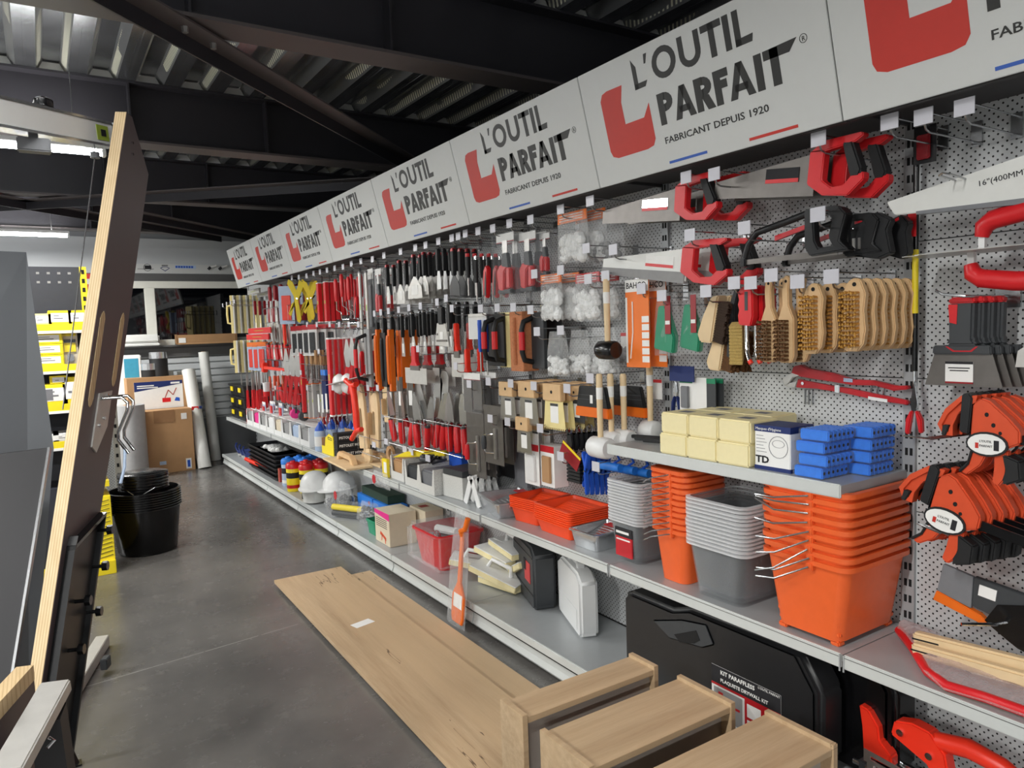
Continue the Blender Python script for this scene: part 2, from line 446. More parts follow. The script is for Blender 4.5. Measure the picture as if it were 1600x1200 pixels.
# I-beams across the shop, wool-grey closures in the ribs above them
BY = [-2.95, -.95, 1.05, 3.05, 5.05, 7.05, 9.05]
for y in BY:
    b = MB(); b.box(-6, 5, y - .005, y + .005, 2.714, 3.046)
    o = struct(b.build('trim_1', 'beam_paint')); o.name = 'trim_1'
    MB().box(-6, 5, y - .085, y + .085, 2.70, 2.714).build('flange', 'beam_flange', o)
    MB().box(-6, 5, y - .085, y + .085, 3.046, 3.059).build('flange', 'beam_paint', o)
    if y > 1.5:
        for xs in (.55, 1.35): MB().box(xs, xs + .01, y - .08, y, 2.714, 3.046).build('stiffener', 'beam_paint', o)
        k = MB(); xx = -1.75
        while xx < 4.5:
            k.prism([(xx + .1, 3.0605), (xx + .132, 3.118), (xx + .213, 3.118), (xx + .246, 3.0605)], y - .02, y + .02); xx += P
        k.build('rib_closure', 'paper', o)['kind'] = 'stuff'
# wind bracing flats with bolts under the beams
def brace(a, b, wd=.1):
    a = Vector((a[0], a[1], 2.688)); b = Vector((b[0], b[1], 2.688))
    o = struct(MB().bar(a, b, wd, .008).build('trim_2', 'beam_flange'))
    d = (b - a).normalized(); s = Vector((-d.y, d.x, 0))
    MB().bar(a + s * wd / 2 - Vector((0, 0, .03)), b + s * wd / 2 - Vector((0, 0, .03)), .008, .07).build('angle_leg', 'beam_paint', o)
    return o, a, d
o, a, d = brace((.22, 2.72), (2.45, 4.87))
for t in (.45, .62):
    c = a + d * t; MB().lathe([(.012, -.025), (.014, -.004), (.014, 0)], 6, tuple(c)).build('bolt', 'steel', o)
brace((-.9, 8.0), (2.4, 5.2)); brace((-2.2, 5.2), (1.9, 9.0)); brace((.5, 7.2), (2.4, 9.0))

# tube lamps
def tube_lamp(i, x0, x1, y, z):
    where = ['under the second ceiling beam', 'near the back wall', 'above the camera', 'behind the camera', 'added unseen as fill from the left, rear', 'added unseen as fill from the left, second', 'added unseen as fill from the left, third', 'added unseen as fill from the left, front'][i]
    t = thing('tube_lamp', 'long white tube lamp ' + where, 'lamp', (x0, y, z), 0, 'ceiling tube lamps')
    n = x1 - x0
    MB().box(0, n, -.022, .022, .008, .036).build('housing', 'tube_body', t, bevel=.004)
    MB().tube([(.02, 0, -.012), (n - .02, 0, -.012)], .016, 10).build('tube', 'tube_light', t)
    for xx in (0, n - .02): MB().box(xx, xx + .02, -.03, .03, -.03, .005).build('end_cap', 'tube_body', t, bevel=.003)
    la = bpy.data.lights.new('lamp_light', 'AREA'); la.shape = 'RECTANGLE'; la.size = n - .1; la.size_y = .09
    la.energy = TUBE_POWER * (2.6 if i == 1 else 1.3 if i == 0 else 1.0 if i < 4 else 4.4); la.color = (1., .985, .95)
    lo = bpy.data.objects.new('lamp_light', la); COL.objects.link(lo); lo.parent = t; lo.location = (n / 2, 0, -.034)
    lb = bpy.data.lights.new('deck_fill_light', 'AREA'); lb.shape = 'RECTANGLE'; lb.size = n - .1; lb.size_y = .05; lb.energy = la.energy * .2; lb.color = la.color
    lq = bpy.data.objects.new('deck_fill_light', lb); COL.objects.link(lq); lq.parent = t; lq.location = (n / 2, 0, .042); lq.rotation_euler = (PI, 0, 0)   # extra uplight added above the closed housing to brighten the deck
    for xx in (.15, n - .15): MB().tube([(xx, 0, .036), (xx, .0, 3.06 - z)], .003, 5).build('suspension_rod', 'wire', t)
for i, q in enumerate(TUBES): tube_lamp(i, *q)

# ---------------------------------------------------------------- shelving bays
XP = 2.173; XB = 1.75; XM = 1.83; ZM = .575; ZB = .135; ZT = 1.055
POSN = ['at the right edge', 'below the largest full sign', 'below the second full sign', 'below the third full sign', 'below the fourth full sign',
        'below the fifth full sign', 'below the sixth full sign', 'below the farthest sign', 'beyond the signs by the back wall']
BAYS = []
for j in range(9):
    ya, yb = .19 + j, 1.19 + j
    t = thing('shelving_bay', 'grey steel shelving bay with perforated back ' + POSN[j], 'shelf', (0, 0, 0), 0, 'wall shelving bays'); BAYS.append(t)
    zs = [.14, .28, .68, 1.08, 1.30, 1.70, 2.10] if False else [.14, .53, .93, 1.33, 1.73, 2.13]
    for z0, z1 in zip(zs, zs[1:]):
        MB().box(XP, XP + .012, ya + .018, yb - .018, z0 + .0015, z1 - .0015).build('back_panel', 'pegboard', t)
    up = MB().box(XP - .012, XP + .03, yb - .018, yb + .018, 0, 2.13).build('upright', 'upright_grey', t)
    sl = MB(); z = .2
    while z < 2.1:
        for s in (-1, 1): sl.box(XP - .0135, XP - .0115, yb + s * .007 - .004, yb + s * .007 + .004, z, z + .022)
        z += .05
    sl.build('slots', 'slot_black', up)['kind'] = 'stuff'
    # base
    MB().box(XB + .004, XP, ya + .002, yb - .002, ZB - .012, ZB).build('base_deck', 'steel_grey', t)
    MB().box(XB, XB + .012, ya + .002, yb - .002, ZB - .034, ZB + .003).build('base_lip', 'lip_grey', t, bevel=.003)
    MB().loft([[(XB + .016, yy, ZB - .04), (XB + .03, yy, ZB - .04), (XB + .03, yy, .022), (XB + .012, yy, .022), (XB + .004, yy, .034), (XB + .014, yy, .06)] for yy in (ya + .006, yb - .006)]).build('kick_plate', 'lip_grey', t)
    MB().box(XB + .04, XB + .09, ya, yb, 0, .12).build('plinth', 'slot_black', t)
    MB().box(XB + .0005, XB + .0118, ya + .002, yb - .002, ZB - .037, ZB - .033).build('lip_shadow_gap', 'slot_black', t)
    # middle shelf
    MB().box(XM + .004, XP - .013, ya + .002, yb - .002, ZM - .02, ZM).build('shelf_board', 'steel_grey', t)
    MB().box(XM - .0045, XM - .004, ya + .004, yb - .004, ZM - .006, ZM - .004).build('lip_groove', 'band_dark', t)
    lp = MB().box(XM - .004, XM + .006, ya + .003, yb - .003, ZM - .038, ZM + .003).build('shelf_lip', 'lip_grey', t, bevel=.003)
    for yy in (ya + .006, yb - .006): MB().box(XM - .006, XM - .003, yy - .002, yy + .002, ZM - .046, ZM + .002).build('end_clip', 'upright_grey', lp)
    for yy in (ya + .004, yb - .006): MB().prism([(XM + .03, ZM - .02), (XP - .012, ZM - .02), (XP - .012, ZM - .085), (XM + .1, ZM - .04)], yy, yy + .003).build('bracket', 'upright_grey', t)
# tier shelf with the sponges
t = thing('tier_shelf', 'short grey upper shelf carrying sponges below wire brushes', 'shelf', (0, 0, 0), 0)
MB().box(XM + .004, XP - .013, 1.195, 2.185, ZT - .025, ZT).build('shelf_board', 'steel_grey', t)
MB().box(XM - .004, XM + .006, 1.195, 2.185, ZT - .036, ZT + .003).build('shelf_lip', 'lip_grey', t, bevel=.003)
for yy in (1.196, 2.181): MB().prism([(XM + .01, ZT - .02), (XP - .012, ZT - .02), (XP - .012, ZT - .09), (XM + .12, ZT - .04), (XM + .01, ZT - .034)], yy, yy + .003).build('end_bracket', 'upright_grey', t)

# ---------------------------------------------------------------- signs
SUP = Vector((1.733 - 1.83, 0, 2.43 - 2.035)).normalized(); SH = .4067
SY = SUP.cross(Vector((0, -1, 0)))
def glyph(b, ch, x, z, w, h, k):
    """block capital built of thick strokes; k = stroke width"""
    B = lambda x0, x1, z0, z1: b.prism([(x + x0 * w, z + z0 * h), (x + x1 * w, z + z0 * h), (x + x1 * w, z + z1 * h), (x + x0 * w, z + z1 * h)], -.0008, 0)
    Q = lambda pts: b.prism([(x + p * w, z + q * h) for p, q in pts], -.0008, 0)
    kx = k / w; kz = k / h * .92
    def arc(cx, cz, ro, rzo, a0, a1, n=9):
        o = circ(cx, cz, ro, n, rzo, a0, a1); i = circ(cx, cz, ro - kx, n, rzo - kz, a0, a1)
        for q in range(n - 1): Q([o[q], o[q + 1], i[q + 1], i[q]])
    if ch == 'L': B(0, kx, .0, 1); Q([(0, 0), (.92, 0), (1, kz * 1.1), (0, kz)])
    elif ch == 'l': Q([(0, 0), (kx, 0), (kx, .72), (0, 1)]); Q([(0, 0), (.8, 0), (1, kz), (0, kz)])
    elif ch == "'": Q([(.35, .7), (.6, .7), (1, 1), (.5, 1)])
    elif ch == 'O': arc(.5, .5, .5, .5, 0, 2 * PI - .001, 21)
    elif ch == 'U': B(0, kx, .4, 1); B(1 - kx, 1, .4, 1); arc(.5, .42, .5, .42, PI, 2 * PI, 11)
    elif ch == 'T': B(.5 - kx / 2, .5 + kx / 2, 0, 1); B(0, 1, 1 - kz, 1)
    elif ch == 't': B(.4 - kx / 2, .4 + kx / 2, 0, 1); Q([(0, 1 - kz), (.95, 1 - kz), (1.25, 1.04), (0, 1)])
    elif ch == 'I': B(0, 1, 0, 1)
    elif ch in 'PR':
        B(0, kx, 0, 1); B(kx, .5, 1 - kz, 1); B(kx, .5, .4, .4 + kz); arc(.45, .7, .55, .3, -PI / 2, PI / 2, 9)
        if ch == 'R': Q([(.35, .42), (.35 + kx * 1.1, .44), (1.08, 0), (1.08 - kx * 1.15, 0)])
    elif ch == 'A': Q([(-.04, 0), (kx - .04, 0), (.5 + kx * .45, 1), (.5 - kx * .45, 1)]); Q([(1.04, 0), (1.04 - kx, 0), (.5 - kx * .45, 1), (.5 + kx * .45, 1)]); B(.22, .78, .2, .2 + kz * .85)
    elif ch == 'F': B(0, kx, 0, 1); B(kx, 1, 1 - kz, 1); B(kx, .88, .46, .46 + kz)
def sign_panel(j):
    far = ['partly cut off at the top right', 'largest fully visible one', 'second largest fully visible one', 'third fully visible one counting from the right', 'fourth fully visible one counting from the right',
           'fifth fully visible one counting from the right', 'second farthest', 'farthest, at the end of the row'][j]
    t = thing('shop_sign', 'white sign with red mark and black capitals, ' + far, 'sign', (0, 0, 0), 0, 'fascia signs')
    M = Matrix.Identity(4)
    for i in range(3): M[i][0] = (0, -1, 0)[i]; M[i][1] = SY[i]; M[i][2] = SUP[i]; M[i][3] = (1.83, 1.19 + j, 2.035)[i]
    t.matrix_world = M
    if SIGN: 
        for ch in SIGN[0].children:
            c = ch.copy(); COL.objects.link(c); c.parent = t
        return t
    SIGN.append(t)
    MB().box(.002, .998, 0, .02, 0, SH).build('panel', 'sign_white', t, bevel=.0015)
    MB().box(.002, .998, .02, .03, -.004, SH + .004).build('back_frame', 'sign_back', t)
    red = [(.218, .316), (.138, .317), (.112, .311), (.098, .29), (.099, .114), (.108, .094), (.134, .085), (.285, .084), (.316, .09), (.329, .11), (.328, .228), (.295, .188), (.201, .188), (.2, .262)]
    b = MB(); b.prism(red, -.0008, 0); b.build('logo_mark', 'logo_red', t)
    b = MB(); h = .098; z = .281
    for ch, xx, w, k in (('l', .279, .062, .019), ("'", .328, .03, .02), ('O', .372, .105, .021), ('U', .492, .088, .021), ('T', .588, .078, .022), ('I', .672, .022, .02), ('L', .708, .062, .021)): glyph(b, ch, xx, z, w, h, k)
    b.build('logo_letters', 'logo_black', t)
    b = MB(); h = .1; z = .142
    for ch, xx, w, k in (('P', .367, .066, .026), ('A', .438, .082, .026), ('R', .528, .068, .026), ('F', .606, .056, .026), ('A', .662, .086, .026), ('I', .758, .026, .026), ('t', .79, .09, .028)): glyph(b, ch, xx, z, w, h, k)
    b.build('logo_letters', 'logo_black', t)
    txt('FABRICANT DEPUIS 1920', .0295, .368, .082, 'logo_black', t, y=-.0008, sx=1.28, bold=.0004)
    for mtn, xa, xb in (('logo_blue', .371, .536), ('logo_red', .701, .868)):
        MB().box(xa, xb, -.0008, 0, .016, .0245).build('stripe', mtn, t)
    b = MB(); b.ring(circ(.922, .236, .012, 16), circ(.922, .236, .0104, 16), -.0008, 0); b.build('registered_mark', 'logo_black', t)
    txt('R', .018, .917, .2295, 'logo_black', t, y=-.0008)
    return t
SIGN = []
SIGNS = [sign_panel(j) for j in range(8)]
# dark soffit boards closing the bays under the signs, and the frame behind each sign
for j, t in enumerate(SIGNS):
    inv = t.matrix_world.inverted()
    MB().loft([[(1.853, yy, 2.037), (1.868, yy, 2.037), (1.775, yy, 2.43), (1.765, yy, 2.43)] for yy in (.192 + j, 1.188 + j)]).rot(inv).build('rear_frame', 'sign_back', t)
for j, t in enumerate(BAYS[:8]):
    MB().box(1.88, XP + .03, .192 + j, 1.188 + j, 2.075, 2.085).build('soffit_board', 'soffit', t)
    MB().bar((1.86, .2 + j, 2.07), (XP, .2 + j, 2.07), .01, .012).build('support_arm', 'sign_back', t)

# ---------------------------------------------------------------- back wall fittings
YW = 10.0
def wallbox(name, mt, x0, x1, z0, z1, d=.02, y=YW, bevel=0):
    return struct(MB().box(x0, x1, y - d, y, z0, z1).build(name, mt, bevel=bevel))
wallbox('wall_cladding_upper', 'wall_white', -6, 2.5, 2.52, 2.75, .03).name = 'trim_3'
wallbox('trim_4', 'wall_white', -6, 2.5, 2.33, 2.52, .035)
wallbox('trim_5', 'band_dark', -6, 2.5, 2.235, 2.33, .02)
wallbox('trim_6', 'band_dark', -6, 2.5, 1.30, 1.44, .05)
wn = struct(MB().box(-.4, 2.5, YW - .012, YW - .004, 1.5, 2.2).build('window_1', 'glass_night'))
for nm, x0, x1, z0, z1 in (('frame', -.4, 2.5, 2.15, 2.235), ('frame', -.4, 2.5, 1.44, 1.52), ('mullion', 1.125, 1.24, 1.52, 2.15), ('mullion', .05, .16, 1.52, 2.15)):
    MB().box(x0, x1, YW - .06, YW - .003, z0, z1).build(nm, 'frame_white', wn, bevel=.006)
cl = struct(MB().box(-6, 2.5, YW - .01, YW, .5, 1.30).build('wall_cladding', 'wall_white')); cl.name = 'trim_7'
for i in range(9):
    z = .52 + i * .087
    MB().loft([[(-1, YW - .012, z), (2.5, YW - .012, z)][::1] + [(2.5, YW - .035, z + .012), (-1, YW - .035, z + .012)], [(-1, YW - .012, z + .08), (2.5, YW - .012, z + .08), (2.5, YW - .03, z + .07), (-1, YW - .03, z + .07)]]).build('panel', 'wall_white', cl)
# back-wall sign band with printed marks
sb = thing('brand_banner', 'long white banner with small blue prints above the window', 'banner', (.75, YW - .036, 2.335), 0)
MB().box(0, 1.75, -.004, 0, 0, .11).build('banner_sheet', 'sign_white', sb)
b = MB(); b.box(.32, .5, -.006, -.004, .045, .05); b.box(.4, .47, -.006, -.004, .05, .09); b.ring(circ(.43, .065, .045, 12), circ(.43, .065, .04, 12), -.006, -.004); b.build('printed_figure', 'ink', sb)
b = MB(); b.ring([(.57, .06), (.6, .08), (.65, .08), (.68, .06), (.625, .02)], [(.58, .06), (.605, .073), (.645, .073), (.67, .06), (.625, .03)], -.006, -.004); b.build('printed_diamond', 'blue_dark', sb)
pbar(.59, .66, .088, .098, 'ink', sb, y=-.005)
MB().box(.74, .98, -.0045, -.004, .058, .098).build('print_ground', 'blue_pale', sb)
[pbar(.745 + .03 * q, .768 + .03 * q, .066, .09, 'blue_plastic', sb, y=-.005) for q in range(7)]
for xx in (1.12, 1.25):
    b = MB(); b.tube([(xx, -.02, .05), (xx + .03, -.03, .08)], .016, 10); b.build('printed_tube', 'ink', sb)
    MB().tube([(xx + .03, -.03, .08), (xx + .1, -.03, .1)], .013, 10).build('printed_tube', 'paper', sb)
# ================================================================ builders for the goods
def PUT(fn, name, label, cat, box, x, n=1, step=(.022, 0, 0), how='on its hook', tilt=0., group=None, jitter=0., yaw=0., **kw):
    loc, w, h = bb(*box, x)
    t = thing(name, label, cat, loc, FRONT + yaw, group)
    if tilt: t.rotation_euler.y = tilt
    fn(t, w, h, **kw)
    return stack(t, n, step, label, how, group, jitter)
HK = []
def hook(u, v, what, x=1.9, depth=None, tw=.047, th=.04, both=True):
    """double steel hook: lower arm carries the goods, upper arm the price tag"""
    P = AX(u, v, x); Ln = (depth or XP - x) - .002
    t = thing('display_hook', 'steel display hook with clear tag, ' + what, 'hook', P, FRONT, 'display hooks with price tags')
    key = round(Ln, 2)
    if key in HM:
        for k, me in HM[key]:
            o = bpy.data.objects.new(k, me); COL.objects.link(o); o.parent = t
        return t
    a = MB().tube([(0, .004, -.012), (0, .012, -.03), (0, .03, -.036), (0, Ln, -.036)], .0028, 5).build('lower_arm', 'wire', t, smooth=True)
    b = MB().tube([(0, .004, .012), (0, Ln, .012)], .0024, 5).build('upper_arm', 'wire', t, smooth=True)
    c = MB().box(-tw / 2, tw / 2, -.002, .001, -th / 2, th / 2).build('price_tag', 'tag_white', t)
    d = MB().box(-.014, .014, Ln - .006, Ln, -.045, .02).build('back_plate', 'wire', t)
    HM[key] = [(o.name.split('.')[0], o.data) for o in (a, b, c, d)]
    return t
HM = {}

def handsaw(t, w, h, blade='steel_dark', sheath=None, lab='ink'):
    sp = [('blade', blade, 'p', [(-.5, .02), (.2, .0), (.2, .74), (-.5, .34)], .006, .0085),
          ('printed_label', lab, 'b', -.12, .1, .26, .52, .0035, .006),
          ('>label_stripe', 'red_plastic', 'b', -.12, .1, .26, .33, .003, .0035)]
    if sheath: sp += [('blade_sheath', sheath, 'p', [(-.5, -.04), (.19, -.06), (.19, .2), (-.5, .13)], .002, .013)]
    sp += [('handle_body', 'red_plastic', 'p', [(.17, .76), (.17, .2), (.27, 0), (.42, -.02), (.5, .24), (.495, .36), (.43, .32), (.39, .16), (.32, .13), (.26, .26), (.26, .76)], -.008, .022, .003),
           ('handle_top', 'red_plastic', 'p', [(.17, .74), (.25, .92), (.46, 1.), (.475, .95), (.43, .85), (.26, .74)], -.008, .022, .003),
           ('grip', 'black_rubber', 'p', [(.355, .88), (.415, .87), (.485, .4), (.475, .28), (.43, .27), (.415, .36)], -.011, .025, .005)]
    parts(t, w, h, sp)
def hacksaw(t, w, h):
    parts(t, w, h, [('frame_tube', 'black_plastic', 't', [(-.49, .01, .14), (-.44, .01, .5), (-.36, .01, .72), (-.1, .01, .84), (.12, .01, .96)], .011, 8),
        ('blade', 'steel_dark', 'b', -.5, .3, .1, .2, .004, .006), ('tension_nut', 'black_gloss', 'b', -.5, -.45, .06, .24, -.004, .02, .003),
        ('handle', 'black_plastic', 'r', [(.06, 1.), (.3, .98), (.38, .8), (.33, .34), (.4, .16), (.1, .12), (.06, .3)], [(.13, .84), (.24, .84), (.27, .74), (.25, .42), (.27, .27), (.17, .25), (.14, .4)], -.006, .026, .004),
        ('grip', 'black_rubber', 'p', [(.24, .96), (.33, .95), (.38, .8), (.33, .34), (.4, .16), (.29, .24), (.25, .42), (.28, .74)], -.012, .032, .004),
        ('printed_strip', 'red_paint', 'p', [(-.2, .5), (.08, .66), (.08, .74), (-.2, .6)], .006, .016)])
def black_saw_body(t, w, h):
    parts(t, w, h, [('body', 'black_plastic', 'p', [(-.5, .15), (-.42, .9), (.2, 1), (.5, .8), (.4, .6), (.5, .1), (.2, 0)], 0, .03, .004), ('red_mark', 'red_paint', 'p', [(-.3, .8), (.1, .88), (.1, .95), (-.3, .87)], -.001, 0),
        ('rivet', 'chrome', 'l', [(.006, .7), (.006, .72)], -.35, 0.0), ('slot_plate', 'steel', 'b', -.35, -.28, .2, .5, -.002, 0), ('slot_plate', 'steel', 'b', -.22, -.16, .2, .5, -.002, 0)])
def violin_brush(t, w, h, br='bristle_gold'):
    out = [(-.3, .0), (.2, .0), (.42, .1), (.5, .3), (.43, .55), (.5, .78), (.3, .97), (.05, 1.), (-.2, .95), (-.4, .8), (-.36, .5), (-.45, .25)]
    parts(t, w, h, [('wood_block', 'wood_brush', 'p', out, .0, .02, .003)])
    b = MB(); nx, nz = 6, 13
    for i in range(nx):
        for k in range(nz):
            cx = (-.34 + .6 * i / (nx - 1)) * w; cz = (.08 + .72 * k / (nz - 1)) * h; r = w * .055
            dx = random.uniform(-.5, .5) * r; dz = random.uniform(-.6, .6) * r
            b.add([(cx - r * .5, 0, cz - r * .5), (cx + r * .5, 0, cz - r * .5), (cx, 0, cz + r * .6), (cx - r + dx, -.022, cz - r + dz), (cx + r + dx, -.022, cz - r + dz), (cx + dx, -.022, cz + r + dz)],
                  [(0, 1, 4, 3), (1, 2, 5, 4), (2, 0, 3, 5), (3, 4, 5)])
    b.build('bristles', br, t)['kind'] = 'stuff'
    MB().lathe([(.006, 0), (.006, .001)], 10).rot(Matrix.Translation((.08 * w, -.0005, .91 * h)) @ Matrix.Rotation(PI / 2, 4, 'X')).build('hang_hole', 'slot_black', t)
def handled_brush(t, w, h, br='bristle_gold'):
    parts(t, w, h, [('wood_handle', 'wood_brush', 'p', [(-.32, 0), (.35, 0), (.5, .08), (.5, .5), (.22, .66), (.2, .85), (.28, .95), (.1, 1), (-.12, .97), (-.18, .85), (-.14, .66), (-.4, .5)], 0, .022, .003),
                    ('hang_hole', 'slot_black', 'p', circ(.08, .93, .07, 8, .018), -.0006, 0)])
    b = MB()
    for i in range(5):
        for k in range(11):
            cx = (-.34 + .55 * i / 4) * w; cz = (.04 + .44 * k / 10) * h; r = w * .07; dx = random.uniform(-.5, .5) * r; dz = random.uniform(-.5, .5) * r
            b.add([(cx - r * .5, 0, cz - r * .5), (cx + r * .5, 0, cz - r * .5), (cx, 0, cz + r * .6), (cx - r + dx, -.024, cz - r + dz), (cx + r + dx, -.024, cz - r + dz), (cx + dx, -.024, cz + r + dz)],
                  [(0, 1, 4, 3), (1, 2, 5, 4), (2, 0, 3, 5), (3, 4, 5)])
    b.build('bristles', br, t)['kind'] = 'stuff'
def side_brush(t, w, h, br='bristle_dark', wood='wood_pale'):
    parts(t, w, h, [('wood_block', wood, 'p', [(-.42, .02), (-.05, 0), (.05, .4), (.16, .86), (.2, 1), (-.04, .98), (-.3, .6), (-.5, .2)], 0, .05, .005)])
    b = MB()
    for k in range(16):
        for q in range(3):
            z = .04 + .85 * k / 16; x0 = -.05 + .2 * z; y = .006 + q * .015; L = random.uniform(.28, .36)
            b.add([(x0 * w, y, z * h), (x0 * w, y + .012, z * h), (x0 * w, y + .006, (z + .055) * h), ((x0 + L) * w, y, (z - .08) * h), ((x0 + L) * w, y + .012, (z - .08) * h), ((x0 + L) * w, y + .006, (z - .02) * h)],
                  [(0, 1, 4, 3), (1, 2, 5, 4), (2, 0, 3, 5), (3, 4, 5)])
    b.build('bristles', br, t)['kind'] = 'stuff'
def tube_brush(t, w, h):
    parts(t, w, h, [('ribbed_grip', 'red_plastic', 'p', [(-.45, .5), (.35, .48), (.5, .6), (.48, .95), (.3, 1), (-.3, .98), (-.5, .9), (-.42, .82), (-.5, .76), (-.42, .69), (-.5, .62)], 0, .03, .004),
                    ('>grip_label', 'charcoal', 'b', .0, .2, .68, .92, -.001, 0),
                    ('tube', 'chrome', 't', [(-.1, .015, .5), (-.1, .015, .3), (.0, .01, .14), (.3, 0, .03)], .007, 8), ('tip', 'red_bright', 't', [(.28, 0, .04), (.4, 0, .0)], .008, 8)])
def straw_brush(t, w, h):
    parts(t, w, h, [('back_plate', 'black_plastic', 'p', [(-.5, .1), (-.15, .08), (-.1, .75), (.1, 1), (-.1, 1), (-.4, .75)], 0, .03, .003)])
    b = MB()
    for i in range(6):
        for k in range(12): b.bar(((-.12 + .09 * i) * w, -.004, (.1 + .5 * k / 12) * h), ((-.02 + .1 * i) * w, -.03, (.02 + .52 * k / 12) * h), .007, .007)
    b.build('bristles', 'bristle_straw', t)['kind'] = 'stuff'
def pipe_wrench(t, w, h):
    parts(t, w, h, [('upper_handle', 'red_paint', 'p', [(-.42, .72), (-.4, .95), (-.33, 1.), (-.26, .88), (-.05, .78), (.1, .62), (.26, .62), (.42, .5), (.5, .52), (.5, .42), (.4, .36), (.26, .48), (.1, .46), (-.2, .58), (-.34, .64)], 0, .022, .003),
        ('upper_jaw', 'steel', 'p', [(-.42, .74), (-.5, .55), (-.48, .32), (-.44, .4), (-.4, .6), (-.34, .68)], 0, .02, .002),
        ('lower_jaw', 'steel', 'p', [(-.47, .3), (-.38, .3), (-.36, .5), (-.44, .42)], 0, .02, .002),
        ('lower_handle', 'red_paint', 'p', [(-.38, .3), (-.36, .56), (-.3, .52), (-.05, .4), (.06, .36), (.5, .12), (.5, .0), (.3, .06), (.02, .22), (-.2, .3)], 0, .018, .003),
        ('pivot_bolt', 'chrome', 'p', circ(-.31, .44, .012, 10, .05), -.004, .0), ('adjusting_nut', 'chrome', 'b', -.04, .0, .22, .44, -.004, .024, .002),
        ('white_label', 'paper', 'p', [(.22, .17), (.36, .12), (.36, .03), (.22, .08)], -.001, 0), ('blue_label', 'blue_pale', 'p', [(.03, .66), (.1, .64), (.1, .54), (.03, .55)], -.001, 0)])
def pliers(t, w, h, col='red_plastic'):
    parts(t, w, h, [('jaws', 'chrome', 'p', [(-.15, .45), (.15, .45), (.22, .6), (.12, .8), (.03, 1), (-.03, 1), (-.12, .8), (-.22, .6)], 0, .012, .002),
                    ('handle', col, 'p', [(-.2, .46), (-.05, .46), (-.18, .25), (-.28, 0), (-.5, .02), (-.45, .28)], -.003, .014, .003),
                    ('handle', col, 'p', [(.2, .46), (.05, .46), (.18, .25), (.3, .04), (.5, .06), (.45, .3)], -.003, .014, .003)])
def quick_clamp(t, w, h, bar=2.2):
    parts(t, w, h, [('bar', 'black_gloss', 'b', -.12, bar, .47, .57, .01, .016),
        ('fixed_jaw', 'orange_clamp', 'r', [(-.42, .5), (-.5, .62), (-.4, .8), (-.2, .96), (.0, .97), (-.02, .9), (-.22, .78), (-.3, .62), (-.3, .5)], [(-.41, .54), (-.44, .62), (-.37, .74), (-.2, .89), (-.06, .92), (-.1, .86), (-.27, .72), (-.34, .6), (-.36, .54)], 0, .026, .002),
        ('>jaw_web', 'orange_clamp', 'p', [(-.41, .54), (-.44, .62), (-.37, .74), (-.2, .89), (-.06, .92), (-.1, .86), (-.27, .72), (-.34, .6), (-.36, .54)], .008, .018),
        ('jaw_pad', 'black_rubber', 'p', [(-.44, .5), (-.38, .5), (-.34, .62), (-.42, .62)], -.004, .03, .002),
        ('slide_block', 'black_plastic', 'p', [(-.21, .56), (-.09, .54), (-.05, .95), (-.1, 1.), (-.18, .98)], -.005, .031, .003),
        ('body', 'orange_clamp', 'p', [(-.08, .42), (-.07, .62), (-.05, .88), (.04, .95), (.15, .92), (.38, .74), (.5, .62), (.5, .48), (.36, .42), (.2, .36)], -.002, .028, .004),
        ('>body_hole', 'slot_black', 'p', circ(.12, .77, .025, 8, .025), -.003, -.002), ('>body_hole', 'slot_black', 'p', circ(.2, .66, .025, 8, .025), -.003, -.002), ('>body_hole', 'slot_black', 'p', circ(.28, .58, .02, 8, .02), -.003, -.002),
        ('badge_rim', 'black_plastic', 'p', circ(.13, .45, .25, 20, .135), -.006, .0), ('>oval_badge', 'paper', 'p', circ(.13, .45, .225, 20, .112), -.0075, -.006),
        ('>badge_mark', 'logo_red', 'b', .0, .04, .4, .46, -.0082, -.0075), ('>badge_bars', 'ink', 'b', .22, .28, .39, .5, -.0082, -.0075),
        ('trigger', 'orange_clamp', 'p', [(-.04, .38), (.12, .34), (.04, .2), (-.12, .08), (-.2, .1), (-.1, .2)], .002, .024, .003), ('>trigger_pad', 'black_rubber', 'p', [(-.08, .36), (-.04, .38), (-.1, .2), (-.2, .1), (-.23, .12), (-.12, .22)], -.001, .027, .002),
        ('handle', 'orange_clamp', 'p', [(.2, .36), (.36, .4), (.34, .1), (.26, .0), (.18, .03), (.2, .18)], .002, .024, .003), ('>handle_pad', 'black_rubber', 'p', [(.3, .36), (.5, .3), (.52, .1), (.34, .02), (.3, .06), (.34, .18)], -.003, .03, .004)])
    txt("L'OUTIL", h * .035, .05 * w, .47 * h, 'ink', t, y=-.0083, name='badge_lettering'); txt('PARFAIT', h * .035, .05 * w, .42 * h, 'ink', t, y=-.0083, name='badge_lettering')
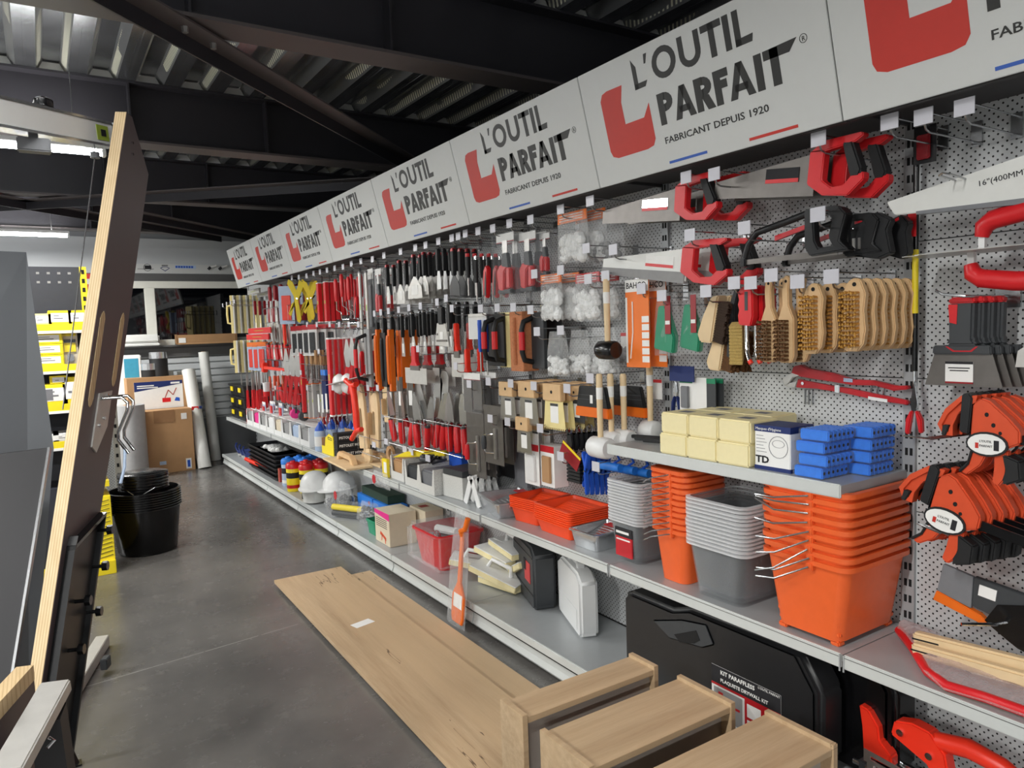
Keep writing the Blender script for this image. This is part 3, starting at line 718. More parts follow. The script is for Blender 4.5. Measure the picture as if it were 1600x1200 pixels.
def taping_knife(t, w, h):
    parts(t, w, h, [('blade', 'steel_dark', 'p', [(-.5, 0), (.5, 0), (.36, .4), (-.36, .4)], .006, .008),
        ('blade_clip', 'charcoal', 'p', [(-.38, .36), (.38, .36), (.37, .46), (-.37, .46)], -.004, .016, .003), ('>red_line', 'red_paint', 'p', [(-.2, .45), (-.17, .45), (-.08, .405), (.12, .405), (.19, .45), (.22, .45), (.14, .39), (-.1, .39)], -.005, -.004),
        ('grip', 'charcoal', 'p', [(-.2, .46), (.22, .46), (.16, .53), (.17, .95), (-.16, .95), (-.15, .53)], -.01, .02, .006), ('cap', 'red_plastic', 'p', [(-.17, .93), (.18, .93), (.16, 1), (-.14, 1)], -.009, .019, .004),
        ('grip_label', 'red_plastic', 'p', [(-.13, .72), (-.04, .7), (-.03, .92), (-.15, .92)], -.0115, -.009),
        ('blade_card', 'paper', 'b', -.22, .14, .05, .28, .004, .006), ('>card_head', 'ink', 'b', -.22, .14, .25, .28, .0035, .004), ('>card_foot', 'red_dark', 'b', -.22, .14, .03, .05, .004, .006)])
    for i in range(2): pbar((-.18 + .02 * i) * w, (.1 - .02 * i) * w, (.2 - i * .03) * h, (.212 - i * .03) * h, 'ink', t, y=.0035)
def plaster_trowel(t, w, h, up=1):
    s = (lambda z: z) if up > 0 else (lambda z: 1 - z)
    parts(t, w, h, [('blade', 'steel', 'b', -.95, .5, s(.02) - .01, s(.02) + .01, -.02, .11), ('tang', 'white_plastic', 'b', -.42, -.36, min(s(.02), s(.4)), max(s(.02), s(.4)), .03, .045), ('tang', 'white_plastic', 'b', .36, .42, min(s(.02), s(.4)), max(s(.02), s(.4)), .03, .045),
        ('handle', 'red_plastic', 't', [(-.4, .037, s(.35)), (-.38, .037, s(.6)), (-.3, .037, s(.75)), (0, .037, s(.88)), (.3, .037, s(.92)), (.45, .037, s(.9))], [.016, .022, .024, .025, .024, .018], 10)])
def bag(t, w, h, content='white_plastic', fill=.5, head=None, film_m='film_milky', depth=.05, name='film'):
    b = MB(); nx, nz = 7, 9; fr = []; bk = []
    rr = random.Random(int(w * 1e5))
    for k in range(nz + 1):
        for i in range(nx + 1):
            a = i / nx; c = k / nz; bl = math.sin(PI * a) ** .6 * (math.sin(PI * min(1, c * .9 + .06)) ** .5) * (1 if c < fill else max(.15, 1 - (c - fill) * 1.6))
            j = rr.uniform(-.1, .1) * depth
            pin = 1 - (.12 if head else .55) * max(0, c - .5)
            fr.append(((a - .5) * w * pin, depth / 2 - bl * depth / 2 + j * (0 < i < nx), c * h)); bk.append(((a - .5) * w * pin, depth / 2 + bl * depth / 2, c * h))
    fs = []; n = nx + 1
    for k in range(nz):
        for i in range(nx): fs.append((k * n + i, k * n + i + 1, k * n + n + i + 1, k * n + n + i))
    b.add(fr, fs); b.add(bk, fs)
    b.build(name, film_m, t, smooth=True)
    if content:
        b = MB()
        for q in range(40):
            r = rr.uniform(.13, .24) * min(w, h * fill); x = rr.uniform(-.36, .36) * w; z = rr.uniform(.08, fill) * h
            b.lathe([(.01 * r, -r), (r * .8, -r * .5), (r, 0), (r * .7, r * .6), (.01 * r, r)], 7, (x, depth / 2 + rr.uniform(-.1, .1) * depth, z), 1, min(1, depth * .36 / r))
        b.build('contents', content, t)['kind'] = 'stuff'
    if head:
        MB().box(-.46 * w, .46 * w, depth / 2 - .003, depth / 2 + .003, .8 * h, h).build('header_card', head, t)
        for q in range(3): MB().box(-.4 * w, .35 * w, depth / 2 - .0036, depth / 2 - .003, (.84 + .05 * q) * h, (.858 + .05 * q) * h).build('header_print', 'paper', t)
def mallet(t, w, h, head='black_rubber', hh=.2, handle='wood_pale'):
    parts(t, w, h, [('handle', handle, 'l', [(.011, 0.02), (.012, .3), (.0135, .8), (.014, .97), (.01, 1)], 0, .0, 10), ('handle_label', 'paper', 'l', [(.0138, .7), (.0142, .84)], 0, .0, 10)])
    b = MB(); R = hh * h; q = .34 * w
    b.lathe([(R * .82, -q), (R * .97, -q * .82), (R, 0), (R * .97, q * .82), (R * .82, q)], 16).rot(Matrix.Translation((0, 0, hh * h)) @ Matrix.Rotation(PI / 2, 4, 'Y') @ Matrix.Diagonal((1, min(1, .36 * w / R), 1, 1)))
    b.build('head', head, t, smooth=True)
def comb(t, w, h, bl='steel', card=True):
    parts(t, w, h, [('blade', bl, 'p', [(-.5, 0), (.5, 0), (.4, .66), (-.4, .66)], .009, .0105), ('wood_grip', 'wood_light', 'b', -.42, .42, .62, 1., -.004, .024, .003), ('>grip_hole', 'slot_black', 'p', circ(0, .82, .05, 8, .04), -.005, -.004)]
          + ([('blade_card', 'paper', 'b', -.16, .2, .12, .56, .007, .009), ('>card_head', 'charcoal', 'b', -.16, .2, .5, .56, .0065, .007)] if card else []))
    b = MB(); n = 12
    for i in range(n): b.box((-.5 + i / n) * w, (-.5 + (i + .5) / n) * w, .009, .0105, -.04 * h, 0)
    b.build('teeth', bl, t)['kind'] = 'stuff'
def squeegee(t, w, h):
    parts(t, w, h, [('body', 'black_rubber', 'p', [(-.5, .3), (.5, .3), (.4, 1), (-.4, 1)], 0, .02, .004), ('edge', 'orange_deep', 'p', [(-.52, 0), (.52, 0), (.5, .32), (-.5, .32)], -.002, .022, .003), ('rib', 'charcoal', 'b', -.44, .44, .56, .58, -.001, 0), ('rib', 'charcoal', 'b', -.42, .42, .7, .72, -.001, 0), ('label', 'paper', 'b', -.04, .04, .45, .72, -.0015, 0)])
def card_pack(t, w, h, card='orange_card', inner=None, top=None, head='paper', d=.004, blis=False):
    sp = [('card', card, 'b', -.5, .5, 0, 1, 0, d)]
    if top: sp.append(('>card_top', top, 'b', -.5, .5, .84, 1, -.0006, 0))
    if inner: sp.append(('tool', inner, 'b', -.3, .3, .1, .75, -.012, 0, .003))
    if blis: sp.append(('blister', 'blister', 'b', -.46, .46, .04, .9, -.022, -.0005, .004))
    parts(t, w, h, sp)
def putty_knife(t, w, h, hm='black_rubber', bl='steel_satin', hw=.3, hf=.55, cap='red_plastic', tagged=True):
    hw2 = hw / 2
    parts(t, w, h, [('blade', bl, 'p', [(-.5, 0), (.5, 0), (.46, .25), (hw2 * .8, 1 - hf), (-hw2 * .8, 1 - hf), (-.46, .25)], .007, .009),
        ('grip', hm, 'p', [(-hw2 * .75, 1 - hf), (hw2 * .75, 1 - hf), (hw2, 1 - hf * .6), (hw2, .97), (hw2 * .5, 1), (-hw2 * .5, 1), (-hw2, .97), (-hw2, 1 - hf * .6)], -.004, .018, .004)]
        + ([('cap', cap, 'p', [(-hw2 * 1.02, .93), (hw2 * 1.02, .93), (hw2 * .55, 1.004), (-hw2 * .55, 1.004)], -.0046, .0186, .003)] if cap else [])
        + ([('blade_label', 'paper', 'b', -.22, .22, .08, .3, .0055, .007)] if tagged else []))
def float_tool(t, w, h, plate='black_rubber', handle='black_rubber', grip='red_plastic', th=.02, gy=.06):
    parts(t, w, h, [('plate', plate, 'b', -.5, .5, 0, 1, 0, th, .002)])
    MB().tube([(-.1 * w, 0, .12 * h), (-.1 * w, -gy * .8, .16 * h), (-.1 * w, -gy, .3 * h), (-.1 * w, -gy, .7 * h), (-.1 * w, -gy * .8, .84 * h), (-.1 * w, 0, .9 * h)], .013, 8).build('handle', handle, t, smooth=True)
    if grip: MB().tube([(-.1 * w, -gy, .34 * h), (-.1 * w, -gy, .66 * h)], .0155, 8).build('grip', grip, t, smooth=True)
def tub(t, a0, b0, a1, b1, h, m, rim=.012, wall=.003, r=.03, rimh=.014, rm=None):
    """open tapered rounded-rectangle bucket; a along x, b along y (half sizes), foot to rim"""
    def rr(a, b, rad, z, n=4):
        L = []
        for cx, cy, s in ((1, 1, 0), (-1, 1, 1), (-1, -1, 2), (1, -1, 3)):
            for q in range(n): an = PI / 2 * (s + q / (n - 1)); L.append((cx * (a - rad) + rad * math.cos(an), cy * (b - rad) + rad * math.sin(an), z))
        return L
    b = MB(); b.loft([rr(a0, b0, r, 0), rr(a1, b1, r, h), rr(a1 - wall, b1 - wall, r, h), rr(a0 - wall, b0 - wall, r, .004)], cap=False)
    b.loft([rr(a0, b0, r, 0), rr(a0 - .01, b0 - .01, r, 0)], cap=True)
    b.build('shell', m, t, smooth=True)
    b = MB(); b.loft([rr(a1, b1, r, h - rimh), rr(a1 + rim, b1 + rim, r + rim * .6, h - rimh), rr(a1 + rim, b1 + rim, r + rim * .6, h), rr(a1 - .001, b1 - .001, r, h + .002)], cap=False)
    b.build('rim', rm or m, t, smooth=True)
def carton(t, w, h, d, m, lid=None, bevel=.002):
    MB().box(-w / 2, w / 2, 0, d, 0, h).build('body', m, t, bevel=bevel)
    if lid: MB().box(-w / 2 - .0006, w / 2 + .0006, -.0006, d + .0006, h * .86, h + .0006).build('lid_print', lid, t)
def shelf_thing(name, label, cat, x, y, z, yaw=0., group=None): return thing(name, label, cat, (x, y, z), FRONT + yaw, group)

# ================================================================ right edge bay and the large full bay
for u, v, s in ((1390, 190, 'empty, leftmost of the three empty top right'), (1443, 182, 'empty, middle of the three empty top right'), (1507, 167, 'empty, rightmost of the three empty top right')): hook(u, v, s, 1.9)
PUT(card_pack, 'tool_pouch', 'dark folding tool on card behind the empty hooks', 'tool', (1428, 196, 1462, 255), 2.1, card='black_plastic', inner='red_dark')
# white sheathed blade with size print
loc, w, h = bb(1388, 235, 1640, 316, 1.98)
t = thing('sheathed_saw', 'long white sheathed saw blade printed with its size', 'saw blade', loc)
parts(t, w, h, [('sheath', 'white_paint', 'p', [(-.5, .42), (.5, .62), (.5, -.3), (-.45, .1), (-.48, .26)], 0, .012, .002), ('>sheath_fold', 'grey_plastic', 'p', [(-.3, .07), (.5, -.24), (.5, -.36), (-.3, .0)], -.002, .014, .001)])
t.rotation_euler.y = -.1
txt('16"(400MM)', .0195, w * .105, h * .24, 'ink', t, sx=1.1)
t = thing('long_wire_hook', 'bent steel wire hook in front of the white sheathed blade', 'hook', AX(1475, 273, 1.9), FRONT)
MB().tube([(-.012, 0, 0), (-.012, XP - 1.9, -.02), (-.012, XP - 1.9, -.05)], .0025, 5).build('wire', 'wire', t, smooth=True)
MB().tube([(-.012, 0, 0), (0, -.006, .004), (.012, 0, 0), (.012, XP - 1.9, -.02), (.012, XP - 1.9, -.05)], .0025, 5).build('wire', 'wire', t, smooth=True)
PUT(plaster_trowel, 'plastering_trowel', 'plastering trowel with red arched handle above its steel blade', 'trowel', (1506, 318, 1690, 384), 1.96, up=1)
PUT(plaster_trowel, 'plastering_trowel', 'plastering trowel with red handle hanging below its steel blade', 'trowel', (1488, 384, 1680, 446), 1.99, up=-1)
# telescopic rod
P0 = AX(1437, 215, 2.12); P1 = AX(1429, 615, 2.12)
t = thing('telescopic_rod', 'thin black telescopic rod with yellow label beside the upright', 'rod', P1)
Hh = P0.z - P1.z
MB().tube([(0, 0, .09 * Hh), (0, 0, Hh)], .008, 10).build('rod', 'black_gloss', t, smooth=True)
MB().tube([(0, -.001, .32 * Hh), (0, -.001, .57 * Hh)], .0086, 10).build('label', 'yellow', t, smooth=True)
MB().tube([(0, 0, 0), (0, 0, .09 * Hh)], .005, 8).build('fork', 'chrome', t, smooth=True)
MB().box(-.012, .012, -.02, -.019, .62 * Hh, .74 * Hh).build('red_tag', 'red_plastic', t)
PUT(pliers, 'pliers', 'small pliers with red handles below the black rod', 'pliers', (1414, 596, 1442, 680), 2.1)
PUT(taping_knife, 'taping_knife', 'wide taping knife with dark grip and red cap', 'putty knife', (1444, 464, 1566, 604), 2.02, n=4, step=(.024, -.012, -.0))
t = thing('bent_hook', 'single bent steel hook holding the taping knives', 'hook', AX(1462, 460, 1.96)); MB().tube([(0, 0, .01), (.01, .01, 0), (.06, .02, -.008), (.08, XP - 1.96, -.01)], .004, 6).build('arm', 'wire', t, smooth=True); MB().box(.05, .11, XP - 1.968, XP - 1.96, -.04, .03).build('back_plate', 'wire', t)
PUT(putty_knife, 'putty_knife', 'grey wide blade cut off at the right edge', 'putty knife', (1585, 470, 1680, 575), 2.04, cap=None, hm='charcoal')
PUT(quick_clamp, 'quick_clamp', 'orange one-handed bar clamp with oval badge, upper set', 'clamp', (1464, 614, 1594, 756), 1.95, n=4, step=(.036, -.006, .0), how='of the row')
PUT(quick_clamp, 'quick_clamp', 'orange one-handed bar clamp with oval badge, lower set', 'clamp', (1386, 724, 1514, 868), 1.92, n=5, step=(.036, -.01, .0), how='of the row', tilt=.2)
t = thing('twin_wire_hook', 'wire hook between upper and lower orange clamps', 'hook', AX(1445, 684, 1.93)); 
for s in (-.01, .01): MB().tube([(-.05 + s, 0, 0), (s, .02, -.004), (.06 + s, XP - 1.932, 0)], .0026, 5).build('wire', 'wire', t, smooth=True)
t = thing('twin_wire_hook', 'wire hook under the lower orange clamps', 'hook', AX(1475, 832, 1.92))
for s in (-.01, .01): MB().tube([(-.06 + s, 0, .01), (s, .0, -.004), (.08 + s, XP - 1.922, .02)], .0026, 5).build('wire', 'wire', t, smooth=True)
loc, w, h = bb(1460, 912, 1660, 985, 2.0)
t = thing('pruning_saw', 'black hand saw with grey end and orange blade guard', 'saw', loc); t.rotation_euler.y = .12
parts(t, w, h, [('end_plate', 'grey_plastic', 'p', [(-.5, .35), (-.2, .25), (-.22, .95), (-.48, 1.)], 0, .012, .001), ('blade_guard', 'orange_deep', 'p', [(-.52, .12), (-.06, .0), (-.02, .06), (-.12, .2), (-.5, .36)], -.004, .016, .002),
    ('arm', 'charcoal', 'p', [(-.22, .95), (-.2, .3), (-.02, .25), (.5, .5), (.5, .95)], .002, .02, .002), ('blade_disc', 'black_gloss', 'p', [(-.08, .1), (.0, .55), (.2, .75), (.5, .7), (.5, -.3), (.2, -.2), (.1, -.1)], -.002, .006), ('label', 'paper', 'b', -.16, -.02, .6, .84, -.001, .0015)])
t = thing('bent_hook', 'bent steel hook with bright tip under the pruning saw', 'hook', AX(1502, 975, 1.9)); MB().tube([(0, 0, 0), (.05, .06, .0), (.1, XP - 1.902, -.01)], .0045, 6).build('arm', 'chrome', t, smooth=True)

# --- saws, hacksaws
hook(1279, 217, 'holding the near red-handled saws', 1.88)
PUT(handsaw, 'hand_saw', 'hand saw with red and black handle, top row nearest', 'saw', (1112, 218, 1350, 306), 1.93, n=2, step=(.06, -.035, -.008), how='of its pair', tilt=.13)
hook(1072, 277, 'holding the farther red-handled saws', 1.88); hook(1116, 272, 'holding the blade of the near saws', 1.86)
PUT(handsaw, 'hand_saw', 'hand saw with mirror label, top row farther', 'saw', (938, 276, 1122, 345), 1.93, n=2, step=(.09, -.05, -.004), how='of its pair', tilt=.1, lab='chrome')
hook(922, 314, 'at the tip of the farther saws', 1.88)
PUT(handsaw, 'hand_saw', 'hand saw with white blade sleeve and red handle', 'saw', (938, 366, 1138, 434), 1.93, n=2, step=(.09, -.05, 0), how='of its pair', tilt=.15, blade='white_paint', sheath='grey_felt', lab='paper')
hook(1078, 367, 'holding the white sleeved saws', 1.88); hook(958, 390, 'in front of the white saw sleeve', 1.87)
hook(1163, 356, 'at the tip of the hacksaws', 1.86); hook(1278, 335, 'holding the black hacksaws', 1.86)
PUT(hacksaw, 'hacksaw', 'black hacksaw with closed grip and bare blade, foremost of the frame saws', 'saw', (1156, 328, 1352, 412), 1.93)
PUT(black_saw_body, 'frame_saw', 'bulky black frame saw right behind the hacksaw', 'saw', (1322, 333, 1392, 406), 2.0)
PUT(black_saw_body, 'frame_saw', 'black frame saw beside the upright, rearmost', 'saw', (1382, 336, 1420, 406), 2.06)
PUT(hacksaw, 'hacksaw', 'second black hacksaw with red strip behind the foremost', 'saw', (1222, 338, 1400, 412), 2.0)

# --- wire brushes
for u, v, s in ((1103, 455, 'holding the dark hand brushes'), (1147, 442, 'holding the straw wire brush'), (1173, 442, 'holding the red ribbed scrapers'), (1205, 430, 'holding the narrow wire brushes'), (1246, 440, 'holding the middle violin brushes'), (1299, 432, 'holding the near violin brushes')): hook(u, v, s, 1.87, tw=.047)
PUT(side_brush, 'hand_brush', 'pale wood hand brush with dark bristles hanging high', 'brush', (1088, 462, 1138, 536), 1.93, n=2, step=(.05, -.01, -.0), how='of its pair')
PUT(side_brush, 'hand_brush', 'pale wood hand brush with dark bristles hanging low', 'brush', (1102, 508, 1150, 580), 1.97, n=2, step=(.05, -.012, 0), how='of its pair', br='bristle_brown')
PUT(straw_brush, 'wire_brush', 'wire brush with straw-coloured bristles on black back', 'brush', (1134, 452, 1168, 570), 1.96)
PUT(tube_brush, 'tube_scraper', 'red ribbed scraper with chrome tube', 'scraper', (1152, 446, 1176, 568), 1.9, n=3, step=(.035, -.008, 0))
for i, (bx, lab) in enumerate((((1186, 434, 1212, 566), 'narrow wooden wire brush beside the red scrapers'), ((1212, 430, 1240, 567), 'narrow wooden wire brush hanging between narrow and violin brushes'), )):
    PUT(handled_brush, 'wire_brush', lab, 'brush', bx, 1.92, n=2, step=(.05, -.012, 0), br='bristle_brown')
PUT(violin_brush, 'wire_brush', 'violin-shaped wooden wire brush of the middle stack', 'brush', (1250, 442, 1286, 553), 1.9, n=4, step=(.052, -.012, 0))
PUT(violin_brush, 'wire_brush', 'violin-shaped wooden wire brush of the near stack', 'brush', (1312, 434, 1352, 549), 1.9, n=6, step=(.042, -.004, 0))
PUT(pipe_wrench, 'pipe_wrench', 'long red pipe wrench mounted flat on the pegboard', 'wrench', (1222, 572, 1418, 626), 2.12)
t = thing('wall_bracket', 'small wire bracket on the pegboard under the pipe wrench', 'bracket', AX(1264, 618, XP)); 
for s in (-.014, .0, .014): MB().tube([(s, -.004, -.03), (s, -.004, .02)], .003, 5).build('wire', 'wire', t)
t = thing('wall_bracket', 'small wire bracket behind the pipe wrench handles', 'bracket', AX(1372, 607, XP));
for s in (-.02, .0, .02): MB().tube([(s, -.004, -.02), (s, -.004, .02)], .003, 5).build('wire', 'wire', t)
# --- packs on the board left of the brushes
hook(1002, 451, 'holding the orange blade cards', 1.93); hook(1034, 462, 'holding the left green pack', 1.93)
def blade_card(t, w, h):
    parts(t, w, h, [('card', 'orange_card', 'b', -.5, .5, 0, 1, 0, .004), ('>card_top', 'paper', 'b', -.5, .5, .86, 1, -.0006, 0), ('>saw_edge', 'paper', 'b', -.5, -.42, .05, .8, -.0006, 0), ('blade', 'paper', 't', [(-.3, -.002, .1), (-.18, -.002, .4), (-.18, -.002, .75)], .003, 5)]
          + [('pictogram', 'paper', 'b', .2, .5, .06 + .09 * i, .13 + .09 * i, -.0008, 0) for i in range(6)])
    txt('BAHCO', w * .25, -.46 * w, .9 * h, 'ink', t, y=-.001, bold=.0004)
PUT(blade_card, 'saw_blade_card', 'orange saw blade card with white top', 'blade pack', (978, 436, 1014, 574), 1.95, n=2, step=(.06, -.03, 0))
def green_pack(t, w, h):
    parts(t, w, h, [('float_body', 'green_plastic', 'p', [(-.4, .12), (.3, .04), (.36, .3), (.05, .8), (-.2, .8), (-.3, .5)], 0, .03, .004), ('label', 'red_dark', 'p', [(.1, .35), (.3, .35), (.3, .95), (.1, .95)], -.006, -.004), ('>label_rim', 'paper', 'b', .12, .28, .5, .56, -.007, -.006)])
    bag(t, w, h, None, .5, None, 'film_clear', .04)
PUT(green_pack, 'wrapped_scraper', 'green plastic tool in clear bag beside orange card', 'scraper', (1016, 458, 1058, 556), 1.96)
PUT(green_pack, 'wrapped_scraper', 'green plastic tool in clear bag nearer the hand brushes', 'scraper', (1056, 456, 1098, 554), 1.98)
PUT(card_pack, 'marker_pack', 'small pack with green and grey print on the pegboard', 'pack', (1062, 590, 1082, 642), 2.08, card='paper', top='green_card', inner='grey_plastic')
PUT(card_pack, 'marker_pack', 'white boxed pack beside the green printed pack', 'pack', (1082, 590, 1104, 640), 2.08, card='paper', d=.03)
PUT(card_pack, 'marker_pack', 'dark green striped pack right of the white packs', 'pack', (1104, 592, 1118, 640), 2.08, card='charcoal', top='green_card', n=2, step=(.03, -.01, 0))
PUT(card_pack, 'blue_header_pack', 'dark blue header card hanging above the marker packs', 'pack', (1046, 572, 1084, 596), 2.06, card='blue_dark')
PUT(pliers, 'clip', 'black and blue strap left of the marker packs', 'strap', (1048, 588, 1062, 645), 2.1, col='blue_dark')

# ---------------------------------------------------------------- tier shelf goods
for r, (x0, lab) in enumerate(((1.845, 'front'), (1.985, 'rear'))):
    for lay in range(2):
        for i in range(3 if r == 0 else 2):
            yc = (1.915 - .066 - i * .132) if r == 0 else (1.80 - i * .17)
            t = shelf_thing('sponge_block', 'cream sponge block, %s layer, %s row, %s' % (('lower', 'upper')[lay], lab, ('leftmost', 'second from left', 'third from left')[i]), 'sponge', x0 + (.008 if lay else .0), yc, ZT + lay * .0735 + .0005, random.uniform(-.03, .03), 'cream sponge blocks')
            ww = .131 if r == 0 else .165
            MB().box(-ww / 2, ww / 2, 0, .136, 0, .073).build('block', 'cream_sponge', t, bevel=.005)
            if lay: MB().box(-.025, .025, .045, .085, .073, .0735).build('stamp', 'ink_grey', t)
t = shelf_thing('mask_box', 'white and navy box of masks between cream and blue sponges', 'box', 1.865, 1.447, ZT, .02)
carton(t, .128, .138, .115, 'paper', 'blue_dark')
MB().box(-.0646, .0646, -.0008, .116, 0, .012).build('foot_print', 'blue_dark', t)
b = MB(); b.ring(circ(.022, .075, .034, 18), circ(.022, .075, .0325, 18), -.0012, 0); b.ring(circ(.022, .085, .022, 14, .012), circ(.022, .085, .021, 14, .0112), -.0012, 0); b.build('printed_mask', 'ink_grey', t)
txt('TD', .03, -.06, .022, 'ink', t, y=-.001, bold=.001, sx=1.2); txt("Masques d'Hygiene", .012, -.06, .124, 'paper', t, y=-.0015)
for i in range(6): MB().box(-.058, -.02 - .006 * (i % 3), -.0006, 0, .055 + i * .01, .0565 + i * .01).build('printed_line', 'ink_grey', t)
for col, (yc, ww, x0) in enumerate(((1.302, .1, 1.848), (1.255, .1, 1.985))):
    for lay in range(4):
        t = shelf_thing('sponge_pack', 'clear pack of blue sponges, %s, %s' % (('front pile', 'rear pile')[col], ('bottom one', 'second from bottom', 'third from bottom', 'top one')[lay]), 'sponges', x0 + .004 * lay, yc + (.012 if lay in (0, 2) and col == 0 else 0), ZT + .036 * lay + .0005, 0, 'blue sponge packs')
        for i in range(6):
            o = MB().box(-ww / 2 + .003, ww / 2 - .003, .004 + i * .021, .022 + i * .021, .002, .033).build('sponge', 'blue_sponge', t, bevel=.003)
        b = MB()
        for i in range(6):
            c = circ(.013 + i * .021, .018, .005, 8); b.loft([[(ww / 2 - .0026, yy, zz) for yy, zz in c], [(ww / 2 - .0034, yy, zz) for yy, zz in c]])
        b.build('sponge_holes', 'slot_black', t)['kind'] = 'stuff'
        MB().box(-ww / 2, ww / 2, 0, .132, 0, .035).build('film', 'blister', t, bevel=.003)
for i, (u, v, dx) in enumerate(((977, 684, 0), (992, 688, .03), (1005, 691, .06))):
    P = AZ(u, v, ZT); t = thing('black_strip', 'black rubber strip lying left of the sponges, ' + ('left one', 'middle one', 'right one')[i], 'strip', P, FRONT + .25, 'black strips')
    MB().bar((0, 0, .009), (.2, .02 + dx * .3, .009), .014, .014).build('strip', 'black_rubber', t, bevel=.002); MB().box(.195, .215, .0, .03, .0, .012).build('end_clip', 'chrome', t, bevel=.002)

# ---------------------------------------------------------------- middle shelf goods, near end
def bucket(t, m, a0, b0, a1, b1, h, feet=True, wire_handle=True, side=-1):
    tub(t, a0, b0, a1, b1, h, m)
    if feet:
        for sx in (-1, 1):
            for sy in (-1, 1): MB().box(sx * a0 * .98 - .03 * (sx > 0), sx * a0 * .98 + .03 * (sx < 0), sy * b0 * .98 - .03 * (sy > 0), sy * b0 * .98 + .03 * (sy < 0), -.014, .002).build('foot', m, t, bevel=.004)
    if wire_handle:
        MB().box(-.012 + a1 * .2, .012 + a1 * .2, -b1 - .016, -b1 + .002, h - .03, h - .008).build('lug', m, t, bevel=.003)
def stack_up(t, n, dz, lab, names='of the stack', grp=None):
    t['label'] = lab + ', bottom one ' + names; t['group'] = grp or lab
    L = []
    for i in range(1, n):
        r = dup(t, Vector(t.location) + Vector((random.uniform(-.002, .002), random.uniform(-.002, .002), dz * i)), lab + ', ' + ('top one ' if i == n - 1 else ORD[i] + ' from bottom ') + names); L.append(r)
    return [t] + L
t = thing('square_bucket', '', 'bucket', (2.0, 1.325, ZM + .0145), FRONT)
bucket(t, 'orange_plastic', .105, .14, .14, .155, .23)
st = stack_up(t, 9, .0262, 'large orange square bucket', 'of the big stack')
for i, r in enumerate(st):      # loose wire handles swung to the left
    zt = (.15, .15, .07, .0, -.0, -.03, -.07, -.05, -.05)[i]
    h = MB().tube([(.03, -.175, .212), (-.06, -.21, .212 - (.05, .05, .07, .05, .035, .015, .0, -.0, .015)[i]), (-.135, -.2, .212 - (.065, .065, .1, .07, .045, .015, -.02, .0, .02)[i])], .0028, 6).build('wire_handle', 'wire', r, smooth=True)
t = thing('clear_tub', '', 'tub', (1.985, 1.68, ZM + .001), FRONT)
tub(t, .1, .11, .125, .125, .182, 'clear_tub', rim=.012, rimh=.006, rm='clear_rim_lit')
stack_up(t, 13, .0132, 'large clear plastic tub', 'of the stack')
t = thing('square_bucket', '', 'bucket', (1.975, 1.905, ZM + .001), FRONT)
bucket(t, 'orange_plastic', .062, .085, .085, .1, .2, feet=False)
st = stack_up(t, 11, .0216, 'narrow orange square bucket', 'of the narrow stack')
for r in st: MB().tube([(.02, -.115, .185), (-.05, -.14, .165), (-.1, -.13, .14)], .0025, 5).build('wire_handle', 'wire', r, smooth=True)
t = thing('clear_tray', '', 'tray', (2.0, 2.18, ZM + .001), FRONT)
tub(t, .075, .085, .095, .1, .165, 'clear_tub', rim=.01, rimh=.006, rm='clear_rim_lit')
st = stack_up(t, 14, .0122, 'small clear plastic tub', 'of the stack')
MB().box(-.05, .045, -.1, -.094, .02, .1).build('red_label', 'red_paint', st[0]); MB().box(-.052, .047, -.101, -.095, .1, .135).build('black_label', 'ink', st[0]); pbar(-.045, .03, .112, .122, 'paper', st[0], y=-.1016); pbar(-.045, .035, .085, .091, 'paper', st[0], y=-.1006)

# wooden float handles and red wrapped bow saw, right end of middle shelf
for i, (pa, pb, hh) in enumerate((((1430, 995), (1640, 1048), .035), ((1428, 1012), (1640, 1072), .035))):
    A = AX(*pa, 1.99 - .03 * i); B = AX(*pb, 1.97 - .035 * i)
    t = thing('wooden_shaft', 'pale wooden tool handle with slotted end, ' + ('upper', 'lower')[i] + ' of the pair', 'handle', A, 0, 'pale wooden handles')
    d = B - A
    MB().bar((0, 0, 0), tuple(d), .03, .034).build('handle', 'wood_pale', t, bevel=.006)
    MB().bar(tuple(d * -.002 - Vector((.0152, 0, 0))), tuple(d * .22 - Vector((.0152, 0, 0))), .002, .004).build('slot', 'slot_black', t)
t = thing('bow_saw', 'red bow saw wrapped in clear film on the middle shelf', 'saw', (1.95, 1.1, ZM + .002), FRONT)
pts = [AZ(u, v, ZM + .018) for u, v in ((1405, 985), (1425, 1010), (1450, 1050), (1480, 1072), (1540, 1090), (1610, 1115), (1700, 1150))]
inv = Matrix.Rotation(-FRONT, 4, 'Z') @ Matrix.Translation(-Vector(t.location))
MB().tube([inv @ p for p in pts], .013, 10).build('frame', 'red_plastic', t, smooth=True)
MB().tube([inv @ (p + Vector((.12 * min(1, i / 2), .0, 0))) for i, p in enumerate(pts)], .004, 6).build('blade', 'steel', t)
fv = []; 
for i, p in enumerate(pts):
    for k in range(5): fv.append(inv @ (p + Vector((-.018 + .05 * k * min(1, .4 + i / 3), 0, (.0, .022, .03, .024, .004)[k] + random.uniform(-.004, .006)))))
MB().add(fv, [(i * 5 + k, i * 5 + k + 1, i * 5 + k + 6, i * 5 + k + 5) for i in range(len(pts) - 1) for k in range(4)]).build('film', 'film_pink', t, smooth=True)

